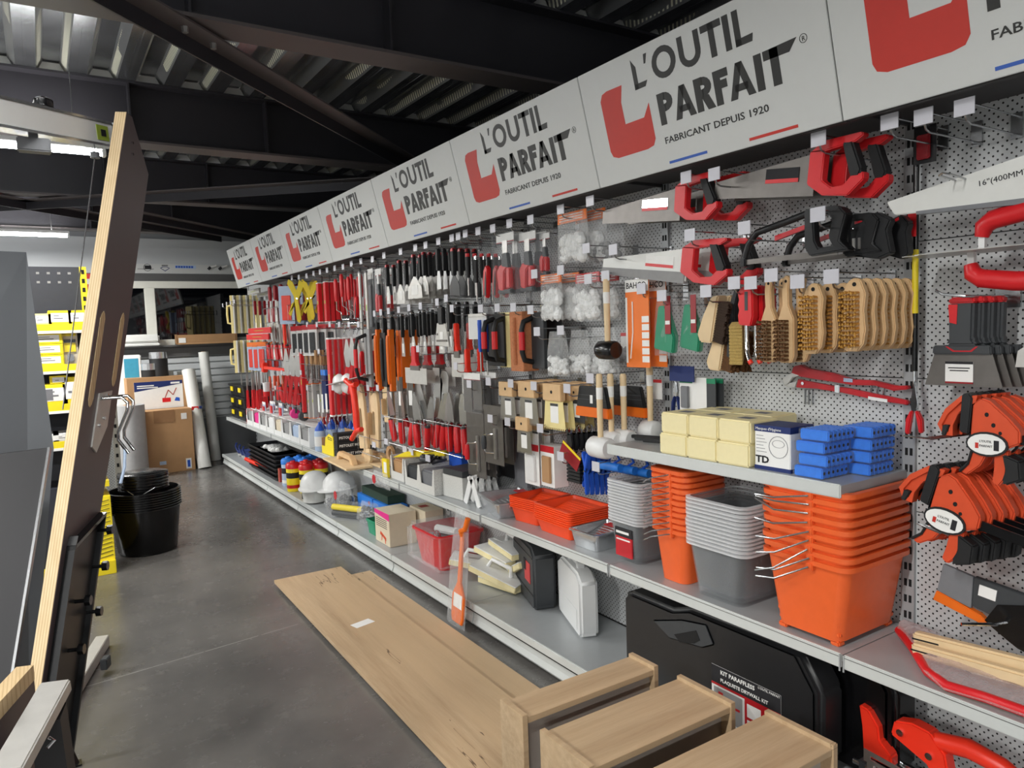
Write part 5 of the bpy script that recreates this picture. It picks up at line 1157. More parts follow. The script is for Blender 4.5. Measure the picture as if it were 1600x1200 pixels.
# ---------------------------------------------------------------- middle shelf, third bay
def dispenser(t, w, h, d, m='card_white', inside='ink_grey', notch=.34):
    MB().prism([(-w / 2, 0), (w / 2, 0), (w / 2, h), (w / 2 - .012, h), (w / 2 - .03, h * notch), (-w / 2 + .03, h * notch), (-w / 2 + .012, h), (-w / 2, h)], 0, .003).build('front', m, t)
    for s in (-1, 1): MB().box(s * w / 2 - .0015, s * w / 2 + .0015, .003, d, 0, h).build('side', m, t)
    MB().box(-w / 2, w / 2, d - .003, d, 0, h * 1.1).build('back', m, t); MB().box(-w / 2, w / 2, .003, d, 0, .003).build('bottom', m, t)
    MB().box(-w / 2 + .005, w / 2 - .005, .014, d - .01, .004, h * .86).build('contents', inside, t, bevel=.01)
for i, (x, y, w, inside, s) in enumerate(((1.865, 4.3, .2, 'kraft', 'leftmost, with kraft insert'), (1.85, 4.05, .2, 'charcoal', 'second, holding dark parts'), (1.84, 3.83, .2, 'grey_plastic', 'third, nearest the tent-shaped clips'))):
    t = shelf_thing('display_carton', 'white speckled display carton, ' + s, 'carton', x, y, ZM + .001, 0, 'speckled cartons'); dispenser(t, w, .15, .26, 'speckle', inside)
t = shelf_thing('display_carton', 'white speckled carton turned sideways at the right', 'carton', 1.9, 3.62, ZM + .001, .1); carton(t, .2, .13, .24, 'speckle')
MB().box(-.08, .12, -.01, .2, .13, .165).build('tray', 'charcoal', t, bevel=.004)
t = shelf_thing('yellow_label_pack', 'small yellow and white label pack at the shelf edge', 'pack', 1.842, 4.45, ZM + .001, 0); carton(t, .08, .12, .02, 'yellow'); MB().box(-.01, .035, -.001, 0, .03, .1).build('label', 'paper', t)
t = shelf_thing('yellow_wedge', 'yellow plastic wedge lying on the cartons', 'wedge', 1.92, 4.1, ZM + .155, .5); MB().prism([(-.2, 0), (.2, .03), (.2, .06), (.05, .055), (-.1, .04)], 0, .05).build('wedge', 'yellow', t, bevel=.004)
t = shelf_thing('cable_tangle', 'tangle of dark cables on a white carton', 'cables', 1.9, 3.98, ZM + .15, 0)
for i in range(9): MB().tube([(random.uniform(-.08, .08), random.uniform(0, .12), random.uniform(0, .04)) for q in range(5)], .008, 6).build('loop', 'charcoal' if i % 3 else 'ink_grey', t, smooth=True)
t = shelf_thing('blue_tool_box', 'blue box behind the dark cables', 'box', 2.04, 3.84, ZM + .001, 0); carton(t, .16, .24, .1, 'blue_plastic', 'blue_dark')
t = shelf_thing('clear_cover', 'crumpled clear film over the cartons', 'film', 1.95, 4.45, ZM + .155, 0); bag(t, .34, .16, None, .5, None, 'film_milky', .12)
# white tent shaped clips
for i in range(4):
    t = shelf_thing('tile_spacer', 'white tent-shaped plastic spacer, ' + ('front', 'second', 'third', 'rear')[i] + ' of the nested group', 'spacer', 1.9 + .05 * i, 3.4 + .012 * i, ZM + .001, 0, 'white tent spacers')
    for s in (-1, 1): MB().bar((0, 0, .15), (s * .075, 0, 0), .04, .006, (0, 1, 0)).build('leg', 'white_plastic', t)
    MB().tube([(0, -.02, .15), (0, .03, .15)], .01, 8).build('ridge', 'white_plastic', t)
# trays
def paint_tray(t, w, d, h, m):
    """w along the wall, d into the shelf; ramped floor"""
    tub(t, w / 2 * .86, d / 2 * .88, w / 2, d / 2, h, m, rim=.008, r=.015, rimh=.006)
    MB().loft([[(-w * .4, -d * .38, .012), (w * .4, -d * .38, .012), (w * .4, d * .4, h * .8), (-w * .4, d * .4, h * .8)], [(-w * .4, -d * .38, .015), (w * .4, -d * .38, .015), (w * .4, d * .4, h * .8 + .003), (-w * .4, d * .4, h * .8 + .003)]]).build('ramp', m, t)
    for k in range(6): MB().bar((-w * .34, d * (-.1 + .08 * k), .014 + (h * .8 - .012) * (.36 + .1 * k)), (w * .34, d * (-.1 + .08 * k), .014 + (h * .8 - .012) * (.36 + .1 * k)), .006, .004).build('rib', m, t)
t = thing('paint_tray', '', 'tray', (2.01, 2.66, ZM + .001), FRONT); paint_tray(t, .27, .23, .062, 'orange_tray'); stack_up(t, 8, .0095, 'orange paint tray', 'of the right stack')
t = thing('paint_tray', '', 'tray', (2.02, 2.93, ZM + .001), FRONT + .12); paint_tray(t, .2, .22, .075, 'orange_tray'); stack_up(t, 6, .0095, 'orange paint tray', 'of the left stack')
t = thing('metal_tray', 'wrapped bare metal paint tray left of the orange trays', 'tray', (1.99, 3.17, ZM + .001), FRONT - .2); paint_tray(t, .3, .24, .08, 'aluminium'); MB().box(-.15, .15, -.12, .12, 0, .1).build('film', 'blister', t, bevel=.01); MB().box(-.02, .06, .03, .09, .1, .101).build('sticker', 'red_paint', t)
t = thing('metal_tray', 'bare metal paint tray right of the orange trays', 'tray', (1.985, 2.42, ZM + .001), FRONT + .05); paint_tray(t, .17, .22, .075, 'aluminium'); MB().box(-.02, .06, .03, .07, .077, .079).build('sticker', 'red_paint', t)
# ---------------------------------------------------------------- base shelf, second and third bay
def hand_case(t, w, h, d, m, label=None):
    MB().prism([(-w / 2 + .02, 0), (w / 2 - .02, 0), (w / 2, .02), (w / 2, h * .82), (w / 2 - .06, h * .93), (-w / 2 + .06, h * .93), (-w / 2, h * .82), (-w / 2, .02)], 0, d).build('shell', m, t, bevel=.012, smooth=True, seg=3)
    MB().ring([(-.09, h * .88), (.09, h * .88), (.07, h), (-.07, h)], [(-.06, h * .9), (.06, h * .9), (.05, h * .965), (-.05, h * .965)], d * .3, d * .7).build('carry_handle', m, t, bevel=.003)
t = thing('drill_case', 'dark grey hand case with red sticker on the base shelf', 'case', (1.938, 2.89, ZB + .001), FRONT - .325); 
q = MB(); t2 = t
def shifted(fn, t, dx, *a):
    n0 = set(t.children); fn(t, *a)
    for o in t.children: 
        if o not in n0: o.location.x += dx
shifted(hand_case, t, -.2, .4, .33, .115, 'charcoal')
for nm, a in (('sticker', ('red_plastic', -.16, -.06, .12, .22)), ('sticker_print', ('ink', -.17, -.13, .17, .225)), ('panel_line', ('black_plastic', -.37, -.02, .255, .262)), ('panel_line', ('black_plastic', -.37, -.02, .07, .077))):
    m_, a0, a1, z0, z1 = a; MB().box(a0, a1, -.0026 - .001 * (nm == 'sticker_print'), -.0002, z0, z1).build(nm, m_, t)
t = thing('bit_case', 'translucent white plastic case with bits visible inside', 'case', (1.917, 2.5, ZB + .001), FRONT - .366)
shifted(hand_case, t, -.185, .37, .31, .085, 'frosted')
for i in range(5): MB().tube([(-.3 + .05 * i, .02, .14), (-.3 + .05 * i, .02, .25)], .012, 8).build('bit', 'charcoal', t)
MB().box(-.34, -.05, -.003, -.001, .03, .12).build('panel', 'frosted', t)
def sponge_float(t, w, h):
    parts(t, w, h, [('backing', 'white_plastic', 'b', -.5, .5, 0, 1, .0, .006, .002), ('sponge', 'cream_sponge', 'b', -.5, .5, 0, 1, .006, .035, .003)])
    MB().tube([(-.25 * w, 0, .5 * h), (-.2 * w, -.045, .5 * h), (.2 * w, -.045, .5 * h), (.25 * w, 0, .5 * h)], .012, 8).build('handle', 'white_plastic', t, smooth=True)
SF = [(1.95, 3.27, .045, (PI / 2 * -1, .0, .2)), (2.03, 3.38, .045, (-PI / 2, .0, -.4)), (1.9, 3.22, .1, (-PI / 2, .3, .5)), (2.02, 3.24, .12, (-PI / 2, -.45, -.2)), (1.97, 3.36, .17, (-PI / 2, .1, .1)), (1.93, 3.45, .1, (-PI / 2, .2, .9)), (2.0, 3.3, .22, (-PI / 2, .06, -.1))]
pr = None
for i, (x, y, dz, r) in enumerate(SF):
    lab = 'cream sponge float with white handle in the pile, ' + ('bottom front', 'bottom rear', 'slanting left', 'slanting right', 'third layer', 'far left', 'topmost')[i]
    R_ = (r[0], r[1], FRONT + r[2])
    if pr is None: pr = thing('sponge_float', lab, 'sponge float', (x, y, ZB + dz), FRONT, 'sponge floats'); sponge_float(pr, .29, .16); pr.rotation_euler = R_
    else: dup(pr, (x, y, ZB + dz), lab, rot=R_)
# orange scoop in a bag, hanging over the lip
t = thing('paint_mixer', 'long orange plastic mixing paddle in clear bag, leaning out', 'paddle', (1.69, 3.24, .03), FRONT); t.rotation_euler = (-.1, .02, FRONT)
MB().prism([(-.05, 0), (.05, .0), (.062, .03), (.062, .14), (.018, .21), (.014, .46), (-.014, .46), (-.018, .21), (-.062, .14), (-.062, .03)], 0, .012).build('paddle', 'orange_deep', t, bevel=.003)
MB().tube([(0, .005, .45), (.0, -.005, .475), (.035, .0, .49), (.055, .0, .55)], .014, 8).build('hook', 'orange_deep', t, smooth=True)
MB().box(-.04, .045, -.002, 0, .08, .15).build('label', 'paper', t)
b0 = set(t.children); bag(t, .19, .6, None, .5, None, 'film_clear', .04)
for o in t.children:
    if o not in b0: o.location = (-.02, -.012, -.02)
# red basket in film
t = thing('red_tub', 'red plastic basket with tiling tools wrapped in film', 'basket', (1.98, 3.86, ZB + .001), FRONT)
tub(t, .15, .12, .18, .15, .21, 'red_plastic', rim=.01, r=.04)
MB().box(-.13, .12, -.1, .1, .14, .16).build('contents', 'grey_plastic', t, bevel=.01); MB().tube([(-.08, -.03, .19), (.08, .02, .19)], .025, 10).build('white_roll', 'white_plastic', t)
b = MB(); b.ring(circ(.06, .17, .05, 16), circ(.06, .17, .044, 16), -.1, -.095)
for k in range(4): b.bar((.06 + .045 * math.cos(k * .8), -.097, .17 + .045 * math.sin(k * .8)), (.06 - .045 * math.cos(k * .8), -.097, .17 - .045 * math.sin(k * .8)), .004, .005)
b.build('wheel', 'red_dark', t)
MB().box(-.215, .2, -.18, .17, 0, .235).build('film', 'film_clear', t, bevel=.03)
# beige box and neighbours
t = thing('tool_carton', 'beige carton with pink corner and printed tool picture', 'box', (1.81, 4.46, ZB + .001), FRONT); carton(t, .24, .215, .19, 'box_beige')
MB().prism([(-.12, .215), (.12, .215), (.12, .17), (-.12, .19)], -.001, 0).build('pink_print', 'pink', t)
for i in range(5): MB().box(-.1, .08, -.001, 0, .11 + i * .013, .114 + i * .013).build('printed_line', 'ink', t)
b = MB(); b.prism([(-.04, .06), (.06, .03), (.06, .05), (-.03, .08)], -.001, 0); b.prism([(-.02, .02), (-.01, .02), (.0, .06), (-.01, .06)], -.001, 0); b.prism([(.04, .01), (.05, .01), (.05, .04), (.04, .04)], -.001, 0); b.build('tool_picture', 'orange_clamp', t)
t = thing('tool_carton', 'second beige carton right behind the pink printed one', 'box', (2.02, 4.36, ZB + .001), FRONT); carton(t, .24, .22, .13, 'box_beige'); MB().box(-.06, .0, .03, .09, .2195, .2205).build('print', 'brick_red', t)
t = thing('green_tray', 'small green plastic tray left of the beige carton', 'tray', (1.92, 4.72, ZB + .001), FRONT); tub(t, .06, .08, .07, .09, .1, 'green_plastic', rim=.004, r=.01)
for i in range(2):
    t = thing('blue_carton', 'blue carton with red dots under the middle shelf, ' + ('left', 'right'[:5])[i], 'box', (2.0, 5.25 - .32 * i, ZB + .001), FRONT, 'blue cartons'); carton(t, .3, .15, .14, 'blue_bright'); MB().box(-.1, .1, -.001, 0, .02, .05).build('print', 'blue_dark', t); MB().lathe([(.016, 0), (.016, .001)], 10).rot(Matrix.Translation((.09, -.0005, .11)) @ Matrix.Rotation(PI / 2, 4, 'X')).build('dot', 'red_paint', t)
t = thing('dark_carton', 'dark green carton lying on the blue cartons', 'box', (2.02, 5.1, ZB + .153), FRONT); carton(t, .5, .06, .13, 'bottle_green')
# ================================================================ far bays
def strip_tool(t, w, h, m='red_plastic', d=.03, cap='black_plastic'):
    parts(t, w, h, [('body', m, 'b', -.5, .5, .02, .98, 0, d, .002), ('end_cap', cap, 'b', -.5, .5, 0, .02, -.001, d + .001), ('end_cap', cap, 'b', -.5, .5, .98, 1, -.001, d + .001), ('window', 'green_tag', 'b', -.2, .2, .46, .54, -.001, 0)])
def wire_tool(t, w, h):
    parts(t, w, h, [('handle', 'red_plastic', 'l', [(.012, .6), (.016, .7), (.015, .95), (.009, 1)], -.2, .01, 8), ('rod', 'chrome', 't', [(-.2, .01, .62), (-.2, .01, .45), (.1, .01, .4), (.15, .01, .25)], .005, 6), ('disc', 'chrome', 't', [(-.25, .01, .2), (.3, .01, .2)], .035, 12), ('hook_end', 'chrome', 't', [(.1, .01, .16), (.3, .01, .08), (.2, .01, 0)], .005, 6)])
def cream_float(t, w, h):
    parts(t, w, h, [('plate', 'cream', 'b', -.5, .5, 0, 1, .0, .03, .003), ('face', 'paper', 'b', -.5, .5, 0, 1, .03, .042, .002)])
    MB().tube([(0, 0, .25 * h), (0, -.05, .28 * h), (0, -.055, .5 * h), (0, -.05, .72 * h), (0, 0, .75 * h)], .012, 8).build('handle', 'cream', t, smooth=True)
def snips(t, w, h):
    parts(t, w, h, [('blade', 'steel', 'p', [(-.1, .5), (.12, .5), (.2, .75), (.05, 1), (-.05, 1), (-.2, .75)], 0, .01, .001), ('handle', 'red_plastic', 'p', [(-.12, .52), (.05, .5), (-.2, .0), (-.42, .02)], -.004, .014, .003), ('handle', 'red_plastic', 'p', [(.14, .52), (-.02, .5), (.24, 0), (.46, .04)], -.002, .016, .003)])
def chisel(t, w, h, hm='kraft'):
    parts(t, w, h, [('handle', hm, 'l', [(.012, .5), (.014, .7), (.012, .98), (.008, 1)], 0, .01, 8), ('blade', 'steel_dark', 'b', -.3, .3, 0, .52, .006, .014)])
def pot(t, w, h): parts(t, w, h, [('cup', 'white_plastic', 'l', [(.03, 0), (.034, .8), (.036, 1)], 0, .03, 12), ('band', 'red_plastic', 'l', [(.0315, .0), (.033, .35)], 0, .03, 12)])
def blue_comb(t, w, h):
    MB().box(-w / 2, w / 2, 0, .03, h * .86, h).build('header', 'blue_bright', t, bevel=.002)
    for i in range(7): MB().box((-.46 + i * .135) * w, (-.38 + i * .135) * w, .004, .03, 0, h * .86).build('tooth', 'blue_dark', t)
def coil(t, w, h): parts(t, w, h, [('card', 'paper', 'b', -.4, .4, .5, 1, 0, .003), ('spring', 'chrome', 't', [(0, .0, .5), (.3, -.01, .4), (-.3, -.01, .3), (.3, -.01, .2), (0, 0, 0)], .003, 5)])
def HS(fn, name, lab, cat, spots, x, w, h, n=3, step=(.05, 0, 0), **kw):
    """several hooks of one kind; spots = (u, v, words that tell the hook apart)"""
    for u, v, s in spots:
        HANG(fn, name, lab + ' ' + s, cat, u, v, x, w, h, n=n, step=step, **kw)
# top row
HANG(blister_knife, 'cutter_pack', 'clear pack with curved red handle', 'pack', 588, 420, 1.94, .12, .36, n=2, step=(.08, 0, 0), how='of its pair')
HS(strip_tool, 'steel_ruler', 'long silver ruler', 'ruler', ((560, 424, 'hanging left of its twin'), (570, 424, 'hanging right of its twin')), 1.93, .035, .5, n=2, step=(.1, 0, 0), m='steel_satin', d=.012, cap='grey_plastic')
HANG(card_pack, 'dark_blister', 'clear blister with dark tool beside the rulers', 'pack', 578, 420, 1.98, .1, .45, n=2, step=(.08, 0, 0), card='charcoal', inner='grey_plastic', top='paper', blis=True, how='of its pair')
HS(wire_tool, 'wire_twister', 'red handled wire twister', 'tool', ((548, 432, 'right of the cluster'), (537, 428, 'in the cluster middle'), (528, 436, 'left of the cluster')), 1.93, .1, .42, n=3, step=(.075, 0, 0), yaw=1.1)
HANG(cutter, 'red_grip', 'pair of red grips under the wire twisters', 'grip', 554, 462, 1.93, .08, .16, n=3, step=(.08, 0, 0))
HS(strip_tool, 'red_marker', 'red flat bundle', 'marker', ((506, 440, 'nearest the wire twisters'), (495, 442, 'beside the yellow clamp')), 1.93, .05, .32, n=5, step=(.04, 0, 0), cap='paper')
HANG(spring_clamp, 'spring_clamp', 'big yellow spring clamp, left of two', 'clamp', 462, 436, 1.9, .15, .38, n=2, step=(.1, .02, 0), how='of its pair', yaw=1.2)
HANG(spring_clamp, 'spring_clamp', 'big yellow spring clamp, right of two', 'clamp', 484, 438, 1.93, .13, .33, n=2, step=(.1, .02, 0), how='of its pair', yaw=1.2)
HANG(card_pack, 'blue_pack', 'white and blue wrapped pack with red picture', 'pack', 446, 447, 1.9, .14, .34, card='blue_pale', inner='red_bright', top='blue_pale', d=.03, n=3, step=(.08, 0, 0), yaw=.9)
HS(putty_knife, 'finishing_knife', 'silver blade with red grip', 'blade', ((437, 444, 'nearest the blue pack'), (428, 446, 'second from the blue pack'), (420, 448, 'third from the blue pack')), 1.93, .1, .4, n=3, step=(.07, 0, 0), hm='red_dark', cap=None, hf=.35, hw=.7)
A = AX(412, 505, 1.9); t = thing('wire_basket', 'steel wire basket of red grips at the far top', 'basket', (1.9, A.y - .5, A.z), FRONT, 'wire baskets'); basket(t, 1.0, XP - 1.914, .14)
for i in range(8):
    t = thing('red_roll', 'dark red roll in the far top basket, ' + ORD[i] + ' from left', 'roll', (1.93 + .004 * i, A.y - .06 - .12 * i, A.z + .002), FRONT, 'red rolls in the far basket'); MB().lathe([(.045, 0), (.05, .01), (.05, .13), (.045, .14)], 12, (0, .05, 0)).build('roll', 'red_dark', t, smooth=True); MB().lathe([(.02, .14), (.02, .142)], 10, (0, .05, 0)).build('core', 'paper', t)
HS(strip_tool, 'chrome_bracket', 'short chrome rail', 'rail', ((395, 452, 'high by the farthest sign'),), 1.98, .5, .05, n=2, step=(.1, 0, -.03), m='steel_satin', d=.02, cap='chrome')
HS(putty_knife, 'red_brush', 'small red handled brush', 'brush', ((397, 470, 'left of the rolls'), (404, 470, 'nearest the rolls')), 1.95, .06, .33, n=4, step=(.05, 0, 0), hm='red_dark', bl='cream', cap=None, hw=.6, hf=.45)
for i, (u, v) in enumerate(((348, 477), (354, 475), (360, 473), (366, 471))): hook(u, v, 'empty, far left, ' + ORD[i] + ' from left', 1.8)
HANG(cream_float, 'cream_float', 'cream float with open handle, upper left', 'float', 361, 462, 1.84, .13, .42, n=5, step=(.07, 0, 0), yaw=-.5)
HANG(cream_float, 'cream_float', 'cream float with open handle, lower left', 'float', 367, 532, 1.84, .13, .36, n=5, step=(.07, 0, 0), yaw=-.5)
# second row
HANG(strip_tool, 'box_level', 'tall red box-section level', 'level', 511, 528, 1.9, .06, .62, n=6, step=(.045, 0, 0), d=.024, cap='paper')
HS(snips, 'tin_snips', 'red handled tin snips', 'snips', ((541, 530, 'left'), (549, 527, 'middle'), (557, 530, 'right')), 1.93, .12, .42, n=3, step=(.08, 0, 0), yaw=1.1)
HANG(float_tool, 'trowel_float', 'grey float with black and red loop handle', 'float', 572, 514, 1.9, .1, .4, n=2, step=(.1, 0, 0), plate='grey_felt', how='of its pair', gy=.08)
HS(float_tool, 'edge_float', 'orange edged black float', 'float', ((587, 515, 'left'), (606, 515, 'middle')), 1.9, .03, .4, n=1, plate='orange_deep', th=.035, gy=.005, grip=None, handle='orange_deep')
HANG(float_tool, 'edge_float', 'broad orange float beside the black block', 'float', 622, 516, 1.98, .08, .38, plate='orange_deep', th=.12, gy=.005, grip=None, handle='orange_deep')
HS(float_tool, 'edge_float', 'black rubber block', 'float', ((597, 520, 'between the orange floats'),), 1.92, .09, .36, n=2, step=(.1, 0, 0), plate='black_rubber', gy=.005, grip=None)
HANG(cutter, 'red_grip', 'red grip beside the grey float', 'grip', 562, 548, 1.92, .06, .17, n=2, step=(.08, 0, 0), how='of its pair')
HS(card_pack, 'picture_pack', 'white pack with dark round parts', 'pack', ((460, 510, 'leftmost'), (469, 509, 'second from left'), (478, 508, 'third from left'), (487, 507, 'rightmost')), 1.92, .08, .26, n=3, step=(.08, 0, 0), yaw=.8, card='paper', inner='black_rubber', top='red_paint', blis=True)
HS(chisel, 'wood_chisel', 'chisel with brown handle', 'chisel', ((477, 548, 'leftmost'), (484, 548, 'second from left'), (491, 547, 'third from left'), (499, 547, 'rightmost')), 1.92, .05, .26, n=4, step=(.06, 0, 0))
A = AX(470, 590, 1.9); t = thing('wire_basket', 'steel wire basket under the chisels', 'basket', (1.9, A.y - .3, A.z), FRONT, 'wire baskets'); basket(t, .6, XP - 1.914, .12)
HANG(blue_comb, 'blue_comb', 'dark blue comb pack with bright header', 'comb', 504, 578, 1.92, .12, .32, n=2, step=(.1, 0, 0), how='of its pair')
HS(strip_tool, 'red_tape', 'red and white strip lying flat', 'strip', ((404, 512, 'upper'), (401, 522, 'lower')), 1.9, .9, .06, n=1, m='red_plastic', d=.01, cap='paper')
HS(putty_knife, 'small_tool', 'silver tool in clear bag', 'tool', ((425, 508, 'left'), (436, 506, 'right')), 1.93, .07, .34, n=3, step=(.06, 0, 0), hm='steel_satin', cap=None, bl='steel_satin')
HANG(strip_tool, 'orange_saw', 'orange red upright saw blade', 'blade', 442, 504, 1.92, .05, .36, n=2, step=(.1, 0, 0), m='red_bright', d=.02, how='of its pair')
trowel_basket('above the orange bar', 411, 452, 562, .12, 6)
HS(card_pack, 'red_picture_pack', 'pale pack with red and orange print', 'pack', ((392, 535, 'leftmost'), (400, 535, 'second from left'), (408, 534, 'third from left')), 1.94, .1, .3, n=3, step=(.07, 0, 0), yaw=.8, card='blue_pale', inner='red_bright', top='orange_card', blis=True)
t = thing('orange_bar', 'orange red hammer shaped bar lying on hooks', 'bar', AX(425, 576, 1.9), FRONT + .0); MB().bar((-.35, .02, .0), (.3, .06, -.01), .03, .03).build('shaft', 'red_bright', t, bevel=.004); MB().box(-.42, -.34, 0, .05, -.05, .05).build('head', 'red_bright', t, bevel=.008)
HS(snips, 'long_snips', 'long silver snips with red handles', 'snips', ((446, 545, 'left'), (455, 545, 'middle'), (463, 545, 'right')), 1.9, .14, .5, n=2, step=(.1, 0, 0), how='of its pair', yaw=1.1)
HANG(strip_tool, 'red_rod', 'thin pink red upright rod', 'rod', 468, 548, 1.9, .04, .55, m='red_plastic', d=.03)
# third row
HS(snips, 'black_snips', 'black and red pliers', 'pliers', ((376, 582, 'leftmost'), (384, 582, 'second from left'), (392, 581, 'third from left'), (399, 581, 'rightmost')), 1.9, .1, .4, n=3, step=(.07, 0, 0))
HS(chisel, 'brush', 'small brush with copper handle', 'brush', ((420, 588, 'leftmost'), (427, 587, 'second from left'), (433, 587, 'third from left'), (440, 587, 'rightmost')), 1.95, .05, .3, n=3, step=(.06, 0, 0), hm='orange_clamp')
HANG(pot, 'white_pot', 'white and red paint pot on hook', 'pot', 411, 598, 1.88, .1, .14, n=2, step=(.09, 0, 0), how='of its pair')
trowel_basket('above the white cartons', 424, 472, 626, .12, 6)
HS(strip_tool, 'tube_pack', 'grey tube with gold band', 'tube', ((473, 600, 'left'), (480, 600, 'middle'), (487, 599, 'right')), 1.93, .04, .3, n=3, step=(.07, 0, 0), m='steel_satin', cap='orange_card')
HS(coil, 'spring_card', 'white card with chrome spring', 'spring', ((497, 616, 'leftmost'), (503, 616, 'second from left'), (509, 615, 'third from left'), (515, 615, 'rightmost')), 1.92, .05, .3, n=3, step=(.07, 0, 0))
for i, (u, s) in enumerate(((534, 'left'), (547, 'right'))):
    t = thing('white_disc', 'white round sanding disc above the red frame, ' + s, 'disc', AX(u, 612, 1.93), FRONT, 'white discs'); MB().lathe([(.01, 0), (.075, 0), (.08, .02), (.06, .05), (.01, .06)], 16).rot(Matrix.Translation((0, 0, .06)) @ Matrix.Rotation(PI / 2, 4, 'X')).build('disc', 'white_plastic', t, smooth=True)
t = thing('red_frame_saw', 'bright red curved saw frame in front of the basket', 'saw', AX(556, 688, 1.84), FRONT)
MB().tube([(-.14, 0, .42), (-.02, .0, .385), (.06, .0, .4)], .02, 10).build('upper_grip', 'red_bright', t, smooth=True)
MB().tube([(-.02, 0, .39), (.01, 0, .32), (.03, 0, .2), (.03, 0, .11), (.04, 0, .07)], [.026, .024, .024, .024, .02], 10).build('bow', 'red_bright', t, smooth=True)
MB().tube([(-.08, 0, .0), (.02, .0, .07), (.12, .0, .09)], .018, 10).build('lower_grip', 'red_bright', t, smooth=True)
MB().bar((-.5, .0, .37), (.2, .05, .47), .06, .005).build('blade', 'steel', t)
t = thing('ear_muffs', 'black and pink ear defenders hanging above white cartons', 'ear muffs', AX(468, 655, 1.95), FRONT)
MB().tube([(-.1, 0, .05), (-.08, 0, .14), (0, 0, .18), (.08, 0, .14), (.1, 0, .05)], .01, 8).build('band', 'charcoal', t, smooth=True)
for s in (-1, 1): MB().lathe([(.03, 0), (.045, .01), (.045, .05), (.02, .06)], 12).rot(Matrix.Translation((s * .1, 0, .04)) @ Matrix.Rotation(PI / 2 * s, 4, 'Y')).build('cup', 'pink' if s < 0 else 'charcoal', t, smooth=True)
HS(card_pack, 'red_hang_pack', 'red and clear hang pack', 'pack', ((412, 628, 'left'), (424, 627, 'middle'), (438, 630, 'right')), 1.94, .12, .18, n=2, step=(.1, 0, 0), how='of its pair', card='blue_pale', inner='red_plastic', top='paper', blis=True)
HS(card_pack, 'dark_red_jar', 'dark red small jar', 'jar', ((503, 648, 'left'), (511, 647, 'right')), 2.02, .08, .14, n=2, step=(.08, 0, 0), how='of its pair', card='red_dark', d=.05)
# hooks of the far rows
k = 0
for v0, us in ((507, (480, 495, 515, 530, 545, 560)), (545, (470, 484, 498)), (578, (440, 455, 470)), (602, (430, 480, 520, 545, 560, 575, 590))):
    for i, u in enumerate(us):
        hook(u, v0 + (4 if v0 > 540 else 0), 'far rows, ' + {507: 'upper row', 545: 'second row', 578: 'third row', 602: 'lowest row'}[v0] + ', ' + ORD[i] + ' from left', 1.9, tw=.04)
# ---------------------------------------------------------------- middle shelf, far end
for i in range(8):
    y = 8.1 - .275 * i
    t = shelf_thing('white_dispenser', 'white dispenser carton with cut-out front, ' + ('farthest' if i == 0 else ORD[i] + ' from the far end'), 'carton', 1.845, y, ZM + .001, 0, 'white dispenser cartons'); dispenser(t, .26, .17, .27, 'card_white', ('grey_felt', 'pink', 'grey_felt', 'card_white', 'box_beige', 'grey_felt', 'blue_pale', 'grey_felt')[i], .3)
    MB().box(-.13, .13, .05, .27, .16, .168).build('lid', 'card_white', t)
for i in range(3):
    for q in range(2):
        t = shelf_thing('black_bin', 'black storage bin with yellow label, ' + ('bottom', 'middle', 'top')[i] + ' of the ' + ('front', 'rear')[q] + ' pile', 'bin', 1.86, 9.0 - .38 * q, ZM + .001 + .135 * i, 0, 'black storage bins')
        tub(t, .15, .12, .17, .14, .128, 'black_plastic', rim=.008, r=.02)
        for o in t.children: o.location.y = .15
        MB().box(-.06, .06, .005, .012, .05, .1).build('label', 'yellow', t); MB().box(-.17, .17, .012, .28, .12, .13).build('lid', 'black_plastic', t)
for i in range(3):
    t = shelf_thing('spray_can', 'red and white can beside the black bins, ' + ORD[i] + ' from left', 'can', 1.88, 8.42 - .1 * i, ZM + .001, 0, 'red cans'); MB().lathe([(.035, 0), (.035, .14), (.02, .16), (.02, .17)], 12, (0, .04, 0)).build('can', 'red_plastic', t, smooth=True); MB().lathe([(.0355, .04), (.0355, .08)], 12, (0, .04, 0), cap=False).build('band', 'paper', t, smooth=True)
def chalk(t):
    MB().lathe([(.04, 0), (.043, .01), (.043, .15), (.036, .17)], 12).build('bottle', 'blue_pale', t, smooth=True); MB().lathe([(.038, .165), (.036, .18), (.012, .215), (.004, .235)], 12).build('cap', 'blue_plastic', t, smooth=True); MB().lathe([(.0436, .04), (.0436, .12)], 12, cap=False).build('label', 'white_plastic', t, smooth=True)
pr = None
for i, (x, y) in enumerate(((1.87, 5.84), (1.97, 5.86), (2.07, 5.84), (1.92, 5.94), (2.1, 5.73), (2.1, 5.62), (2.11, 5.53), (2.02, 5.96), (2.11, 5.95))):
    lab = 'pale bottle with blue pointed cap behind the yellow box, ' + ORD[i] + ' from the far end'
    if pr is None: pr = shelf_thing('chalk_bottle', lab, 'bottle', x, y, ZM + .001, 0, 'blue capped bottles'); chalk(pr)
    else: dup(pr, (x, y, ZM + .001), lab)
t = shelf_thing('yellow_carton', 'yellow open display carton with kraft inside', 'carton', 1.85, 5.6, ZM + .001, 0)
MB().prism([(-.14, 0), (.14, 0), (.14, .15), (.05, .17), (-.04, .13), (-.06, .06), (-.14, .06)], 0, .003).build('front', 'yellow_paint', t); MB().box(.137, .14, .003, .2, 0, .16).build('side', 'yellow_paint', t); MB().box(-.14, -.137, .003, .2, 0, .12).build('side', 'kraft', t); MB().box(-.14, .14, .197, .2, 0, .18).build('back', 'kraft', t)
